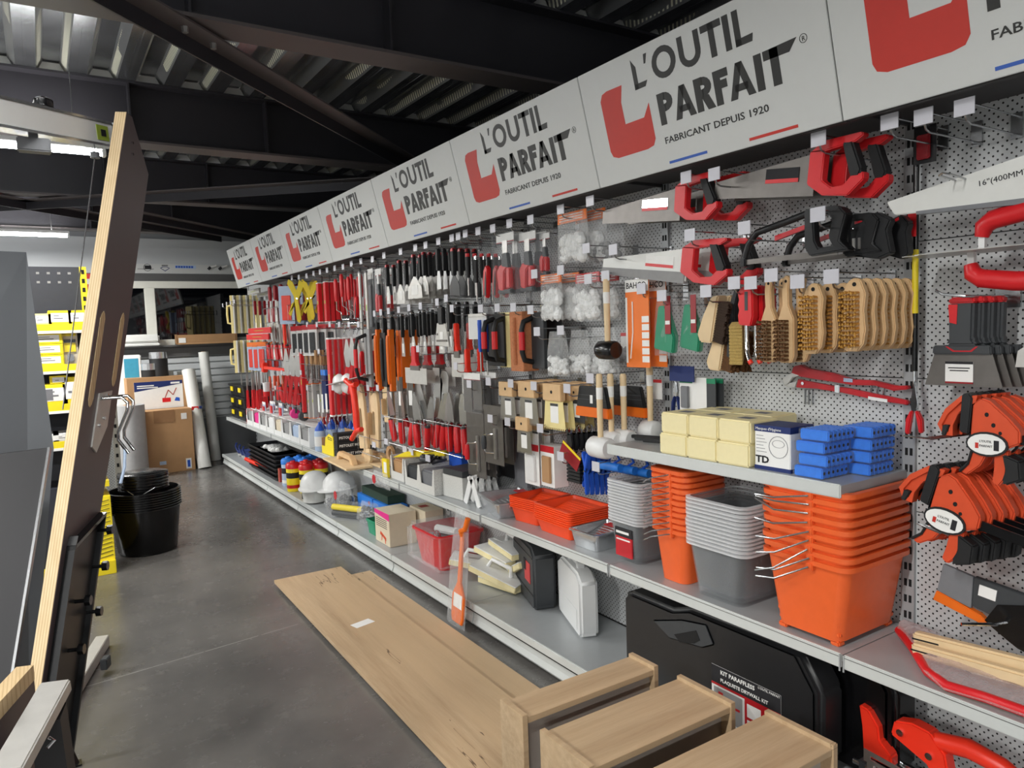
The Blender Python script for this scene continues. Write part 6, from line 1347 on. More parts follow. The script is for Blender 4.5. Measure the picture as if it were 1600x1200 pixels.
MB().ring([(.02, .125), (.11, .12), (.11, .14), (.02, .145)], [(.025, .13), (.105, .125), (.105, .135), (.025, .14)], -.001, 0).build('stamp', 'ink', t); MB().box(-.12, .12, .02, .18, .003, .05).build('contents', 'paper', t, bevel=.008)
for i in range(3):
    t = shelf_thing('foam_gun_box', 'black foam gun box with white lettering, ' + ('bottom', 'middle', 'top')[i] + ' of three', 'box', 2.0, 5.38, ZM + .001 + .062 * i, PI / 2, 'foam gun boxes'); carton(t, .29, .06, .1, 'ink'); txt('PISTOLET MOUSSE', .027, -.13, .018, 'paper', t, y=-.001, bold=.0006)
for i, (x, y, z, yaw) in enumerate(((2.02, 5.06, ZM + .001, .05), (1.815, 5.08, ZM + .001, -.05))):
    t = thing('wooden_hawk', 'flat pale wooden float with handle, ' + ('rear', 'front, jutting over the shelf edge')[i], 'float', (x, y, z + .006 * i), FRONT + yaw, 'flat wooden floats')
    MB().box(-.29, .29, -.095, .095, 0, .014).build('board', 'wood_pale', t, bevel=.002)
    MB().prism([(-.2, .014), (-.14, .014), (-.12, .04), (.12, .04), (.14, .014), (.2, .014), (.17, .055), (.13, .075), (-.13, .075), (-.17, .055)], -.02, .02).build('grip', 'wood_light', t, bevel=.004)
t = thing('round_knife', 'grey rounded steel blade in film behind the wooden floats', 'blade', AX(625, 722, 1.98), FRONT); parts(t, .3, .2, [('blade', 'steel_dark', 'p', circ(0, .5, .5, 16, .5), 0, .004)]); bag(t, .34, .24, None, .5, None, 'film_clear', .05)
t = thing('clear_sheet', 'clear film bag hanging below the wooden floats', 'bag', AX(590, 762, 1.8), FRONT); bag(t, .3, .1, None, .6, None, 'film_milky', .05); MB().lathe([(.03, 0), (.03, .002)], 12).rot(Matrix.Translation((-.05, -.002, .05)) @ Matrix.Rotation(PI / 2, 4, 'X')).build('red_dot', 'red_paint', t)
# ---------------------------------------------------------------- base shelf, far end
for i in range(6):
    t = shelf_thing('black_crate', 'flat black crate in the far low stack, ' + ('bottom' if i == 0 else ORD[i] + ' from bottom'), 'crate', 1.97, 7.55, ZB + .001 + .042 * i, 0, 'flat black crates'); tub(t, .5, .15, .52, .165, .04, 'black_plastic', rim=.006, r=.02, rimh=.01)
t = shelf_thing('wrapped_pad', 'pale folded bag lying on the black crates', 'bag', 1.9, 7.7, ZB + .26, 0); t.rotation_euler = (-PI / 2, 0, FRONT); bag(t, .5, .22, 'paper', .8, None, 'film_milky', .08)
for i in range(2): 
    t = shelf_thing('red_cutter', 'red handled cutter lying by the black crates, ' + ('near', 'far')[i], 'cutter', 1.83, 7.75 + .12 * i, ZB + .03, .3, 'red cutters'); MB().tube([(-.2, 0, .06), (0, 0, .03), (.2, 0, .0)], .02, 8).build('handle', 'red_bright', t, smooth=True); MB().bar((.2, 0, 0), (.34, 0, -.01), .03, .012).build('blade', 'steel', t)
for i in range(3):
    t = shelf_thing('grip_clamp', 'dark blue clamp lying at the far end, ' + ORD[i] + ' from left', 'clamp', 1.9, 8.75 - .18 * i, ZB + .06, .4, 'dark blue clamps'); MB().bar((-.1, 0, 0), (.1, .1, .02), .03, .04).build('body', 'blue_dark', t, bevel=.005); MB().tube([(-.1, 0, 0), (-.14, 0, .06), (-.12, .0, .1)], .012, 6).build('lever', 'blue_dark', t, smooth=True)
t = shelf_thing('film_bundle', 'clear wrapped bundle at the far end of the base', 'bundle', 1.86, 8.7, ZB + .001, 0); t.rotation_euler = (-PI / 2, 0, FRONT); t.location.z += .06; bag(t, .5, .2, 'grey_felt', .8, None, 'film_milky', .1)
for i in range(3):
    t = shelf_thing('grout_float', 'terracotta grout float standing on edge, ' + ('left', 'middle', 'right')[i], 'float', 1.83 + .05 * (i == 1), 7.0 - .11 * i, ZB + .001, .2, 'terracotta floats'); MB().box(-.015, .015, 0, .3, 0, .13 + .05 * (i == 1)).build('plate', 'brick_red', t); MB().box(-.018, -.015, 0, .3, 0, .13 + .05 * (i == 1)).build('rubber', 'kraft', t)
def wipes(t, body, lid):
    MB().lathe([(.055, 0), (.06, .01), (.06, .21), (.055, .22)], 16).build('tub', body, t, smooth=True); MB().lathe([(.063, .205), (.063, .24), (.05, .255)], 16).build('lid', lid, t, smooth=True); MB().lathe([(.025, .253), (.02, .27)], 10).build('spout', lid, t, smooth=True)
    MB().lathe([(.0606, .12), (.0606, .17)], 16, cap=False).build('label', 'ink', t, smooth=True); MB().lathe([(.0608, .03), (.0608, .06)], 16, cap=False).build('stripe', 'red_paint' if body == 'yellow_paint' else 'paper', t, smooth=True)
for kind, spots in (('blue', ((1.86, 6.78), (1.97, 6.8), (2.08, 6.78), (1.98, 6.66))), ('red', ((1.83, 6.52), (1.94, 6.5), (2.05, 6.48), (1.9, 6.37), (2.03, 6.35)))):
    pr = None
    for i, (x, y) in enumerate(spots):
        lab = ('pale tub of wipes with blue lid, ' if kind == 'blue' else 'yellow tub of wipes with red lid, ') + ORD[i] + ' counted from front left'
        if pr is None: pr = shelf_thing('wipes_tub', lab, 'tub', x, y, ZB + .001, .6, kind + ' lidded wipes'); wipes(pr, 'blue_pale' if kind == 'blue' else 'yellow_paint', 'blue_bright' if kind == 'blue' else 'red_plastic')
        else: dup(pr, (x, y, ZB + .001), lab)
# helmets
def helmet(t):
    pr = []
    b = MB(); n = 20; rings = []
    for q in range(9):
        a = PI / 2 * q / 8; r = math.cos(a); z = math.sin(a)
        rings.append([(.118 * r ** .8 * math.cos(2 * PI * j / n), .145 * r ** .8 * math.sin(2 * PI * j / n), .02 + .125 * z) for j in range(n)])
    b.loft(rings, cap=False); b.build('shell', 'white_plastic', t, smooth=True)
    b = MB(); rim = [[((.118 + e) * math.cos(2 * PI * j / n), (.145 + e) * math.sin(2 * PI * j / n) - (.05 * e / .012 * max(0, -math.sin(2 * PI * j / n)) ** 2), z) for j in range(n)] for e, z in ((0, .02), (.012, .012), (.012, .006), (0, .006))]
    b.loft(rim, cap=False); b.build('brim', 'white_plastic', t, smooth=True)
    MB().tube([(-.1, -.02, .01), (-.09, -.06, -.07), (-.02, -.1, -.09), (.05, -.07, -.07), (.1, -.02, .01)], .005, 6).build('chin_strap', 'black_rubber', t, smooth=True)
t = thing('safety_helmet', 'white safety helmet at the base shelf edge', 'helmet', (1.85, 5.98, ZB + .11), FRONT + 1.0); helmet(t); MB().lathe([(.1, -.1), (.105, .01)], 18, (0, 0, 0), 1, 1.2).build('liner', 'white_paint', t, smooth=True)
dup(t, (2.0, 5.82, ZB + .11), 'white safety helmet lying behind the front helmet', rot=(.0, .0, FRONT + .4))
t = thing('goggle_bag', 'grey bag with red print beside the helmets', 'bag', (1.88, 5.5, ZB + .001), FRONT); bag(t, .3, .22, 'charcoal', .5, None, 'film_clear', .12); MB().lathe([(.035, 0), (.035, .002)], 12).rot(Matrix.Translation((-.05, -.004, .12)) @ Matrix.Rotation(PI / 2, 4, 'X')).build('red_print', 'red_paint', t)
t = thing('tube_pack', 'clear pack with black and yellow tubes lying on the base', 'pack', (1.84, 5.2, ZB + .001), FRONT + .5); 
for i, m_ in enumerate(('charcoal', 'charcoal', 'yellow')): MB().tube([(-.18, .05 + .05 * (i % 2), .03 + .045 * (i // 2)), (.2, .05 + .05 * (i % 2), .03 + .045 * (i // 2))], .024, 10).build('tube', m_, t, smooth=True)
MB().box(-.22, .22, 0, .14, 0, .11).build('film', 'blister', t, bevel=.02)
t = thing('metal_parts_bag', 'shiny bag of chrome parts in front of the green tray', 'bag', (1.85, 4.93, ZB + .001), FRONT + .2); bag(t, .28, .17, 'chrome', .7, None, 'film_clear', .14)
t = thing('metal_parts_bag', 'small grey parts bag at the helmet', 'bag', (1.82, 5.62, ZB + .001), FRONT + .2); bag(t, .2, .1, 'grey_plastic', .7, None, 'film_clear', .1)
# ================================================================ foreground: planks and drawers
def plank(name, lab, x0, x1, y0, y1, z0, z1, yaw, gname='oak_y'):
    t = thing(name, lab, 'plank', ((x0 + x1) / 2, y1, z0), yaw); w = x1 - x0
    MB().box(-w / 2, w / 2, y0 - y1, 0, 0, z1 - z0).build('board', gname, t, bevel=.001)
    return t
plank('oak_plank', 'lower oak plank mostly covered, showing along its right side', 1.2, 1.665, 1.0, 4.34, .0, .019, -.005)
t = plank('oak_plank', 'upper long oak plank with white sticker on the floor', 1.105, 1.525, .9, 4.48, .0195, .0385, -.012)
P = AZ(570, 973, .039); MB().box(-.055, .055, -.03, .03, 0, .0006).rot(Matrix.Translation((P.x - t.location.x, P.y - t.location.y, .0191)) @ Matrix.Rotation(.25, 4, 'Z')).build('sticker', 'paper', t)
def drawer(lab, x0, x1, y0, y1, z0, z1, th=.018):
    """drawer box standing on its side: open towards the camera, grey bottom panel inside"""
    t = thing('wooden_box', lab, 'box', (x0, y0, z0), 0, 'wooden boxes'); L = x1 - x0; D = y1 - y0; h = z1 - z0
    MB().box(th, L - th, .0, D, h - th - .012, h - .012).build('top_board', 'oak_x', t, bevel=.0008)
    MB().box(th, L - th, .0, D, 0, th).build('bottom_board', 'oak_x', t, bevel=.0008)
    MB().box(0, th, -.004, D, 0, h).build('end_board', 'oak_x', t, bevel=.0008)
    MB().box(L - th, L, -.004, D, 0, h).build('end_board', 'oak_x', t, bevel=.0008)
    MB().box(th, L - th, D * .16, D * .16 + .006, th, h - th - .012).build('panel', 'drawer_grey', t)
mat('drawer_grey', (168, 160, 152), .6, var=.03)
drawer('open oak box standing on its side, farthest of three', 1.10, 1.635, 1.725, 1.845, .039, .4)
drawer('open oak box standing on its side, middle of three', 1.10, 1.65, 1.42, 1.635, .039, .4)
drawer('open oak box standing on its side, nearest of three', 1.08, 1.695, 1.12, 1.335, .039, .4)
# ================================================================ left: panel saw frame
E_ = Vector((.36, .933, 0)); NL = Vector((-.933, .36, 0))     # board runs along E_, its thickness towards NL
B0 = AY(62, 1090, 1.95); T0 = AY(198, 175, 2.3)
lean = (T0 - B0); lean = lean / lean.z
t = thing('panel_saw', 'tall dark leaning board with pale plywood edges', 'panel saw', (B0.x - lean.x * (B0.z - .0), B0.y - lean.y * B0.z, 0), 0)
# local frame: x = thickness to the left (NL), y = along the board (E_), z up; lean goes into the mesh
def SW(a, b, z): return E_ * b + NL * a + lean * z
def saw_prism(pts, a0, a1): return MB().loft([[SW(a0, b, z) for b, z in pts], [SW(a1, b, z) for b, z in pts]])
ZT2 = T0.z
wd = .27
out = [(0, 0), (wd, 0), (wd, ZT2 - .12), (.05, ZT2), (0, ZT2)]
mat('board_dark', (84, 72, 74), .42, var=.04, scale=6)
mat('board_black', (38, 38, 40), .5, var=.05, scale=6)
nt, N, L, p = node_mat('ply_lam')      # laminations follow the board
tc = N.new('ShaderNodeTexCoord').outputs['Object']
nv = E_.cross(lean); nv = nv / nv.dot(NL)
vm = N.new('ShaderNodeVectorMath'); vm.operation = 'DOT_PRODUCT'; L.new(tc, vm.inputs[0]); vm.inputs[1].default_value = nv
fr = mth(N, L, 'FRACT', mth(N, L, 'ADD', mth(N, L, 'DIVIDE', vm.outputs['Value'], .0058), 10))
n1 = noise(N, L, mapping(N, L, tc, (30, 30, 3)), 2, 4)
c = mixc(N, L, n1, lin((206, 178, 132)), lin((236, 214, 174)))
L.new(mixc(N, L, mth(N, L, 'MULTIPLY', mth(N, L, 'LESS_THAN', fr, .35), .4), c, lin((160, 120, 76))), p.inputs['Base Color']); p.inputs['Roughness'].default_value = .6
saw_prism([(.002, 0), (.24, 0), (.24, .9), (wd, 1.2), (wd, ZT2 - .12), (.05, ZT2), (.002, ZT2)], 0, .001).build('right_face', 'board_dark', t)
saw_prism([(.0, 0), (.24, 0), (.24, .9), (wd, 1.2), (wd, ZT2 - .12), (.05, ZT2), (.0, ZT2)], .001, .029).build('plywood_core', 'ply_lam', t)
saw_prism([(.002, 0), (.24, 0), (.24, .9), (wd, 1.2), (wd, ZT2 - .12), (.05, ZT2), (.002, ZT2)], .029, .03).build('left_face', 'board_dark', t)
for b0, b1, za, zb in ((.03, .065, 1.355, 1.6), (.195, .228, 1.395, 1.6)):     # tapered slots showing pale ply
    saw_prism([(b0, za + .02), (b0 + .008, za + .006), ((b0 + b1) / 2, za), (b1 - .008, za + .006), (b1, za + .02), (b1, zb - .02), (b1 - .008, zb - .006), ((b0 + b1) / 2, zb), (b0 + .008, zb - .006), (b0, zb - .02)], -.0015, 0).build('slot', 'ply_edge', t)
# hook bracket
saw_prism([(.1, 1.25), (.14, 1.23), (.2, 1.29), (.2, 1.385), (.1, 1.385)], -.004, 0).build('bracket_plate', 'steel_satin', t)
for q in range(2):
    o = MB().tube([SW(-.004, .12 + .05 * q, 1.37), SW(-.05, .13 + .05 * q, 1.37), SW(-.066, .13 + .05 * q, 1.355), SW(-.068, .13 + .05 * q, 1.335), SW(-.053, .13 + .05 * q, 1.28), SW(-.056, .13 + .05 * q, 1.26), SW(-.085, .13 + .05 * q, 1.225)], .0045, 8).build('rod_hook', 'chrome', t, smooth=True)
for b, z in ((.11, 1.37), (.16, 1.375), (.13, 1.3), (.16, 1.315)): MB().tube([SW(-.004, b, z), SW(-.008, b, z)], .005, 6).build('screw', 'chrome', t)
MB().tube([SW(-.075, .13, 1.235), SW(-.08, .13, 1.19), SW(-.075, .13, 1.15)], .004, 6).build('blue_cord', 'blue_pale', t)
for b, z in ((.075, ZT2 - .07), (.09, ZT2 - .1)): MB().tube([SW(0, b, z), SW(-.005, b, z)], .004, 6).build('screw', 'chrome', t)
# black steel channel with knobs low on the right face
for b0, b1, a0, a1, nm in ((.03, .243, -.006, 0, 'channel_web'), (.232, .243, -.02, 0, 'channel_flange'), (.03, .04, -.02, 0, 'channel_flange')):
    saw_prism([(b0, 0.05), (b1, 0.05), (b1, 1.05), (b0, 1.02)], a0, a1).build(nm, 'black_plastic', t)
saw_prism([(.03, 1.02), (.243, 1.05), (.243, 1.06), (.03, 1.03)], -.02, 0).build('channel_end', 'black_gloss', t)
for i, z in enumerate((1.015, .925, .875, .815, .765)):
    kb = .235 if i in (0, 1, 3) else .13
    MB().tube([SW(-.006, kb, z), SW(-.03, kb, z)], .005, 8).build('knob_stem', 'black_gloss', t)
    k = MB().tube([SW(-.03, kb, z), SW(-.043, kb, z)], .013, 7).build('knob', 'black_gloss', t, smooth=False)
# feet: aluminium box bars on the floor, and the low ledge
A_ = AZ(160, 992, .06); Bq = AZ(20, 1215, .06)
mt_ = thing('aluminium_bar', 'bright aluminium bar foot on the floor beside the saw frame', 'bar', (0, 0, 0), 0)
MB().bar(A_ - Vector((0, 0, .03)), Bq - Vector((0, 0, .03)), .06, .055).build('bar', 'steel_satin', mt_, bevel=.003); MB().bar(A_ - Vector((.0, .32, .01)), A_ - Vector((.02, .37, .01)), .03, .05).build('clamp_block', 'charcoal', mt_, bevel=.003)
Cq = AY(88, 1072, 1.62); Dq = AY(8, 1215, 1.4)
mt_ = thing('aluminium_rail', 'wide brushed aluminium rail across the foot of the saw frame', 'rail', (0, 0, 0), 0)
MB().bar(Cq, Dq, .052, .026).build('rail', 'steel_satin', mt_, bevel=.003); e = (Dq - Cq).normalized()
MB().tube([Cq + e * .16 + Vector((.036, 0, 0)), Cq + e * .16 + Vector((.044, .0, -.008)), Cq + e * .17 + Vector((.036, 0, -.012))], .003, 6).build('eyelet', 'chrome', mt_)
MB().bar(Cq + e * .05 - Vector((0, 0, .02)), Vector((Cq.x + .02, Cq.y + .1, .0)), .05, .05).build('post', 'board_black', mt_)
A2 = AY(40, 1052, 1.7); A3 = AY(-40, 1140, 1.5)
lg = thing('plywood_ledge', 'plywood edged ledge board at the lower left corner', 'ledge', (0, 0, 0), 0)
MB().bar(A2, A3, .03, .03).build('ply_edge', 'ply_edge', lg)
MB().bar(A2 - Vector((0, 0, .2)), A3 - Vector((0, 0, .2)), .028, .37).build('face', 'board_dark', lg)
for q in (A2, A3): MB().bar(q - Vector((0, 0, .38)), (q.x, q.y, 0), .03, .03).build('leg', 'board_black', lg)
# thin dark foot behind the channel
P = AZ(118, 1195, 0); t2 = thing('floor_strut', 'thin black strut standing on the floor by the saw frame', 'strut', P, 0); MB().bar((0, 0, 0), (-.07, .12, .2), .02, .02).build('strut', 'black_gloss', t2); MB().box(-.02, .02, -.02, .02, 0, .006).build('foot_plate', 'black_gloss', t2)
# dark sheets of the saw at the far left
q = [AY(0, 394, 2.5), AY(41, 395, 2.5), AY(82, 690, 2.5), AY(70, 770, 2.4)]
sh = thing('leaning_sheet', 'large dark grey sheet leaning at the left edge', 'sheet', (0, 0, 0), 0)
mat('sheet_grey', (104, 108, 112), .5, var=.05, scale=3); mat('sheet_dark', (66, 66, 68), .5, var=.05, scale=3)
a = AY(41, 394, 2.5); b = AY(84, 700, 2.5); c = AY(62, 1060, 2.5); dv = (b - a)
L = Vector((-1., -.22, 0))
fq = AY(46, 1190, 2.5); fl_ = Vector((fq.x, fq.y, 0)); T_ = Vector((0, .02, 0))
ring_ = [a, a + L, Vector((a.x + L.x + .1, a.y + L.y, 0)), fl_, fq, b]
MB().loft([ring_, [q_ + T_ for q_ in ring_]]).build('sheet', 'sheet_grey', sh)
sh2 = thing('leaning_sheet', 'lower dark sheet with thin bright edge, left edge', 'sheet', (0, 0, 0), 0)
a = AY(75, 700, 2.3); b = AY(16, 1060, 2.02); L = Vector((-.6, -.15, 0)); b2 = b + (b - a) * (b.z / (a.z - b.z))
MB().loft([[a, a + L, b2 + L, b2], [a + Vector((0, .012, 0)), a + L + Vector((0, .012, 0)), b2 + L + Vector((0, .012, 0)), b2 + Vector((0, .012, 0))]]).build('sheet', 'sheet_dark', sh2)
MB().bar(a + Vector((.004, -.002, 0)), b2 + Vector((.004, -.002, 0)), .006, .012).build('bright_edge', 'aluminium', sh2)
# top rail of the saw with sticker, pulley cord
R0 = AY(164, 212, 2.42); R1 = AY(-60, 165, 1.95)
rl = thing('saw_rail', 'white overhead saw rail with green sticker at the top left', 'rail', (0, 0, 0), 0)
mat('rail_white', (240, 241, 238), .35, var=.01)
d = (R1 - R0).normalized()
MB().bar(R0, R1, .05, .06).build('rail', 'rail_white', rl, bevel=.003)
MB().bar(R0 + Vector((0, 0, .032)), R1 + Vector((0, 0, .032)), .056, .006).build('top_strip', 'aluminium', rl); MB().bar(R0 - Vector((0, 0, .032)), R1 - Vector((0, 0, .032)), .056, .006).build('bottom_strip', 'aluminium', rl)
MB().bar(R0 - d * .012, R0, .06, .07).build('end_cap', 'aluminium', rl)
nrm = d.cross(Vector((0, 0, 1))).normalized(); nrm = nrm if nrm.y < 0 else -nrm
MB().bar(R0 + d * .03 + nrm * .026, R0 + d * .09 + nrm * .026, .001, .04).build('sticker', 'green_tag', rl); MB().bar(R0 + d * .045 + nrm * .0268, R0 + d * .07 + nrm * .0268, .001, .018).build('sticker_print', 'ink', rl)
k = R0 + d * .28 + Vector((0, 0, .036)); MB().lathe([(.018, 0), (.022, .004), (.022, .02), (.012, .026)], 10, tuple(k)).build('pulley', 'black_gloss', rl, smooth=True)
k = R0 + d * .33 - Vector((0, 0, .06)); MB().box(k.x - .035, k.x + .035, k.y - .02, k.y + .02, k.z - .016, k.z + .016).build('carriage', 'grey_plastic', rl, bevel=.003); MB().bar(k, k + Vector((0, 0, .04)), .02, .02).build('carriage_arm', 'grey_plastic', rl)
c0 = R0 + d * .06 - Vector((0, 0, .06)); c1 = AY(98, 640, 2.3)
MB().tube([c0 + Vector((0, 0, .03)), c0, c1], .0016, 4).build('cord', 'wire', rl); MB().lathe([(.012, -.008), (.012, .008)], 10, tuple(c0)).build('cord_guide', 'grey_plastic', rl, smooth=True)

# ================================================================ yellow end rack
RY = 5.46; RX1 = .33; RX0 = -.75
rk = thing('yellow_end_rack', 'end rack with black back and yellow shelf fronts', 'rack', (0, 0, 0), 0)
mat('rack_black', (48, 50, 58), .5, var=.05); mat('price_strip', (246, 246, 240), .5)
zt = AY(118, 416, RY + .3).z
MB().box(RX0, RX1 - .06, RY + .36, RY + .37, .05, zt).build('back_panel', 'rack_black', rk)
b = MB()
for i in range(16):
    for zz in (zt - .05, zt - .11): b.box(RX0 + .05 + i * .06, RX0 + .068 + i * .06, RY + .358, RY + .36, zz, zz + .014)
b.build('panel_holes', 'grey_felt', rk)['kind'] = 'stuff'
MB().box(RX0, RX1 - .062, RY + .357, RY + .36, zt - .42, zt - .41).build('panel_joint', 'slot_black', rk)
up = MB().box(RX1 - .062, RX1 - .022, RY + .33, RY + .375, 0, zt).build('upright', 'yellow_paint', rk)
b = MB(); z = .3
while z < zt - .05: b.box(RX1 - .052, RX1 - .034, RY + .3285, RY + .33, z, z + .03); z += .06
b.build('upright_slots', 'slot_black', up)['kind'] = 'stuff'
SHZ = [AY(100, v, RY).z for v in (507, 570, 632, 690)]
for z in SHZ:
    MB().box(RX0, RX1, RY, RY + .36, z - .012, z).build('shelf', 'rack_black', rk)
    MB().box(RX0, RX1, RY - .006, RY, z - .055, z + .004).build('shelf_front', 'yellow_paint', rk, bevel=.002); MB().box(RX0, RX1, RY - .008, RY - .006, z - .055, z - .038).build('price_strip', 'price_strip', rk)
# low sloping yellow bins
zb = AY(170, 775, RY).z
MB().prism([(RX0, 0), (RX1, 0), (RX1, .09), (RX0, .09)], RY - .05, RY + .36).build('base_box', 'yellow_paint', rk, bevel=.003)
MB().loft([[(x, RY - .02, .09), (x, RY + .02, zb), (x, RY + .36, zb), (x, RY + .36, .09)] for x in (RX1 - .14, RX1)]).build('bin_side', 'yellow_paint', rk, bevel=.003)
MB().box(RX1 - .14, RX1, RY + .03, RY + .36, zb + .06, zb + .1).build('bin_top', 'yellow_paint', rk); MB().loft([[(x, RY + .08, zb + .1), (x, RY + .34, zb + .1), (x, RY + .34, zb + .3)] for x in (RX1 - .12, RX1 - .1)]).build('bin_wing', 'yellow_paint', rk)
b = MB()
for k in range(14): b.bar((RX1 - .13, RY - .0215 + .035 * (k / 14), .1 + (zb - .12) * k / 14), (RX1 - .01, RY - .0195 + .035 * (k / 14), .12 + (zb - .12) * k / 14), .002, .004)
b.build('bin_print', 'ink', rk)['kind'] = 'stuff'
MB().box(RX0, RX1 - .14, RY + .02, RY + .36, .09, SHZ[3] - .3).build('dark_goods', 'rack_black', rk)
bi = 0
def ybox(x, z, w, h, d, lab, label_side=True, m='yellow_paint', cat='box'):
    t = thing('yellow_box', lab, cat, (x, RY + .02, z + .001), 0, 'yellow boxes on the end rack'); MB().box(-w / 2, w / 2, 0, d, 0, h).build('carton', m, t, bevel=.002)
    MB().box(-w / 2 + .015, w / 2 - .02, -.001, 0, h * .18, h * .82).build('label', 'paper', t); MB().box(-w / 2 + .03, w / 2 - .05, -.0016, -.001, h * .4, h * .48).build('label_print', 'ink_grey', t); MB().box(-w / 2 + .03, w / 2 - .07, -.0016, -.001, h * .6, h * .66).build('label_print', 'ink_grey', t)
    return t
xs = lambda u, v: AY(u, v, RY).x
ybox(xs(65, 495), SHZ[0], .11, .07, .2, 'pale yellow box on the top yellow shelf, left', m='yellow_pale'); ybox(xs(94, 495), SHZ[0], .13, .088, .2, 'yellow box on the top yellow shelf, middle'); ybox(xs(122, 495), SHZ[0], .11, .088, .2, 'yellow box on the top yellow shelf, right'); ybox(xs(30, 495), SHZ[0], .13, .088, .2, 'yellow box on the top yellow shelf, far left')
for i in range(3): ybox(xs(76, 560), SHZ[1] + .068 * i, .17, .066, .2, 'yellow box in the pile on the second shelf, ' + ('bottom', 'middle', 'top')[i])
t = thing('clear_hardware_pack', 'tall clear pack with yellow label on the second shelf', 'pack', (xs(111, 560), RY + .02, SHZ[1] + .001), 0); parts(t, .09, .22, [('card', 'box_beige', 'b', -.5, .5, 0, 1, .03, .05), ('label', 'yellow', 'b', -.36, .36, .36, .62, .02, .03), ('header', 'yellow', 'b', -.4, .4, .82, .98, .02, .03), ('print', 'charcoal', 'b', -.36, .36, .64, .72, .02, .03), ('parts', 'chrome', 'b', -.2, .2, .08, .3, .01, .03, .006), ('blister', 'blister', 'b', -.5, .5, 0, 1, 0, .05, .004)])
t = ybox(xs(80, 618), SHZ[2], .18, .13, .2, 'yellow and grey picture box on the third shelf'); MB().box(-.08, .01, -.002, -.001, .03, .1).build('picture', 'ink_grey', t); MB().box(-.07, -.03, -.003, -.002, .04, .06).build('picture', 'yellow', t)
ybox(xs(94, 618), SHZ[2] + .132, .1, .05, .18, 'small yellow box on top of the picture box'); ybox(xs(113, 618), SHZ[2], .1, .17, .2, 'tall yellow box at the right of the third shelf')
for i in range(2): ybox(xs(75 + 25 * i, 680), SHZ[3], .12, .05, .2, 'pale flat box on the lowest yellow shelf, ' + ('left', 'right')[i], m='card_white')
# grey peg gondola behind the rack
gd = thing('grey_end_gondola', 'grey perforated gondola end behind the yellow rack', 'gondola', (0, 0, 0), 0)
mat('gond_beige', (190, 188, 178), .5)
MB().box(RX1 - .3, .455, 6.75, 6.77, .3, 1.05).build('peg_panel', 'pegboard_x', gd); MB().box(RX1 - .3, .455, 6.74, 6.78, 0, .3).build('base_panel', 'gond_beige', gd)
up = MB().box(.455, .5, 6.72, 6.79, 0, 1.1).build('upright', 'gond_beige', gd)
b = MB(); z = .1
while z < 1.05: b.box(.468, .486, 6.7185, 6.72, z, z + .03); z += .08
b.build('slots', 'slot_black', up)['kind'] = 'stuff'
MB().box(RX1 - .3, .5, 6.72, 6.8, 1.06, 1.1).build('ledge', 'band_dark', gd)
for i in range(2): hk = thing('rack_goods', 'red wrapped goods hanging behind the yellow upright, ' + ('upper', 'lower')[i], 'goods', AY(137, 440 + 30 * i, 6.4), 0, 'red goods'); MB().box(-.05, .05, 0, .1, -.1, .06).build('pack', ('red_plastic', 'red_dark')[i], hk, bevel=.01); MB().box(-.052, .052, -.002, .0, -.02, .02).build('label', 'paper', hk); MB().tube([(.0, .11, .06), (.0, .11, -AY(137, 440 + 30 * i, 6.4).z)], .008, 6).build('stand_pole', 'gond_beige', hk)

# ================================================================ black tubs on the floor
def round_tub(t, r0, r1, h, m, n=28, rim=.012, rimh=.007):
    MB().lathe([(r0 * .96, 0), (r0, .012), (r1, h), (r1 - .006, h), (r0 - .006, .02)], n, cap=False).build('shell', m, t, smooth=True)
    MB().lathe([(.001, .016), (r0 - .002, .016)], n, cap=False).build('bottom', m, t)
    MB().lathe([(r1 - .002, h - rimh), (r1 + rim, h - rimh), (r1 + rim, h), (r1 - .004, h + .002)], n, cap=False).build('rim', m, t, smooth=True)
TX, TY = .57, 5.87
t = thing('mortar_tub', '', 'tub', (TX, TY, .001), 0); round_tub(t, .195, .232, .33, 'black_gloss')
MB().tube([(-.2, -.1, .31), (-.25, -.12, .325), (-.25, .0, .33), (-.22, .03, .32)], .012, 6).build('handle', 'black_gloss', t, smooth=True)
stack_up(t, 8, .017, 'large round black mortar tub', 'of the floor stack')
t = thing('black_bucket', '', 'bucket', (TX + .0, TY, .18), 0); round_tub(t, .125, .16, .28, 'black_gloss', rim=.008)
st = stack_up(t, 6, .022, 'round black bucket nested in the mortar tubs', 'of the stack')
MB().lathe([(.001, .285), (.15, .285), (.168, .275), (.168, .265)], 28, cap=False).build('lid', 'black_gloss', st[-1], smooth=True)
for i in (0, 2): MB().tube([(-.12, -.1, .25), (-.06, -.19, .24 - .02 * i), (.05, -.2, .26), (.14, -.06, .24)], .004, 6).build('wire_handle', 'wire', st[i], smooth=True)
# ================================================================ goods before the back wall
def at_floor(u, v): return AZ(u, v, 0)
P = at_floor(270, 738)
t = thing('large_carton', 'tall brown cardboard box with white labels near the back wall', 'box', (P.x, P.y, 0), .08)
w = .5; MB().box(-w / 2, w / 2, 0, .25, 0, .72).build('carton', 'kraft', t, bevel=.003); MB().box(-.16, .06, -.003, 0, .58, .72).build('flap', 'kraft_dark', t); MB().box(.13, .19, -.002, 0, .6, .67).build('sticker', 'paper', t)
s_ = MB().box(.15, .21, -.002, 0, .02, .14).build('sticker', 'paper', t); MB().box(.165, .195, -.003, -.002, .04, .12).build('print', 'blue_plastic', s_); MB().box(-.13, -.06, -.002, 0, .1, .14).build('sticker', 'blue_pale', t)
t2 = thing('large_carton', 'brown carton with printed tool picture standing behind the tall box', 'box', (P.x - .06, P.y + .28, 0), .08)
MB().box(-.32, .32, 0, .2, 0, 1.09).build('carton', 'kraft', t2, bevel=.003)
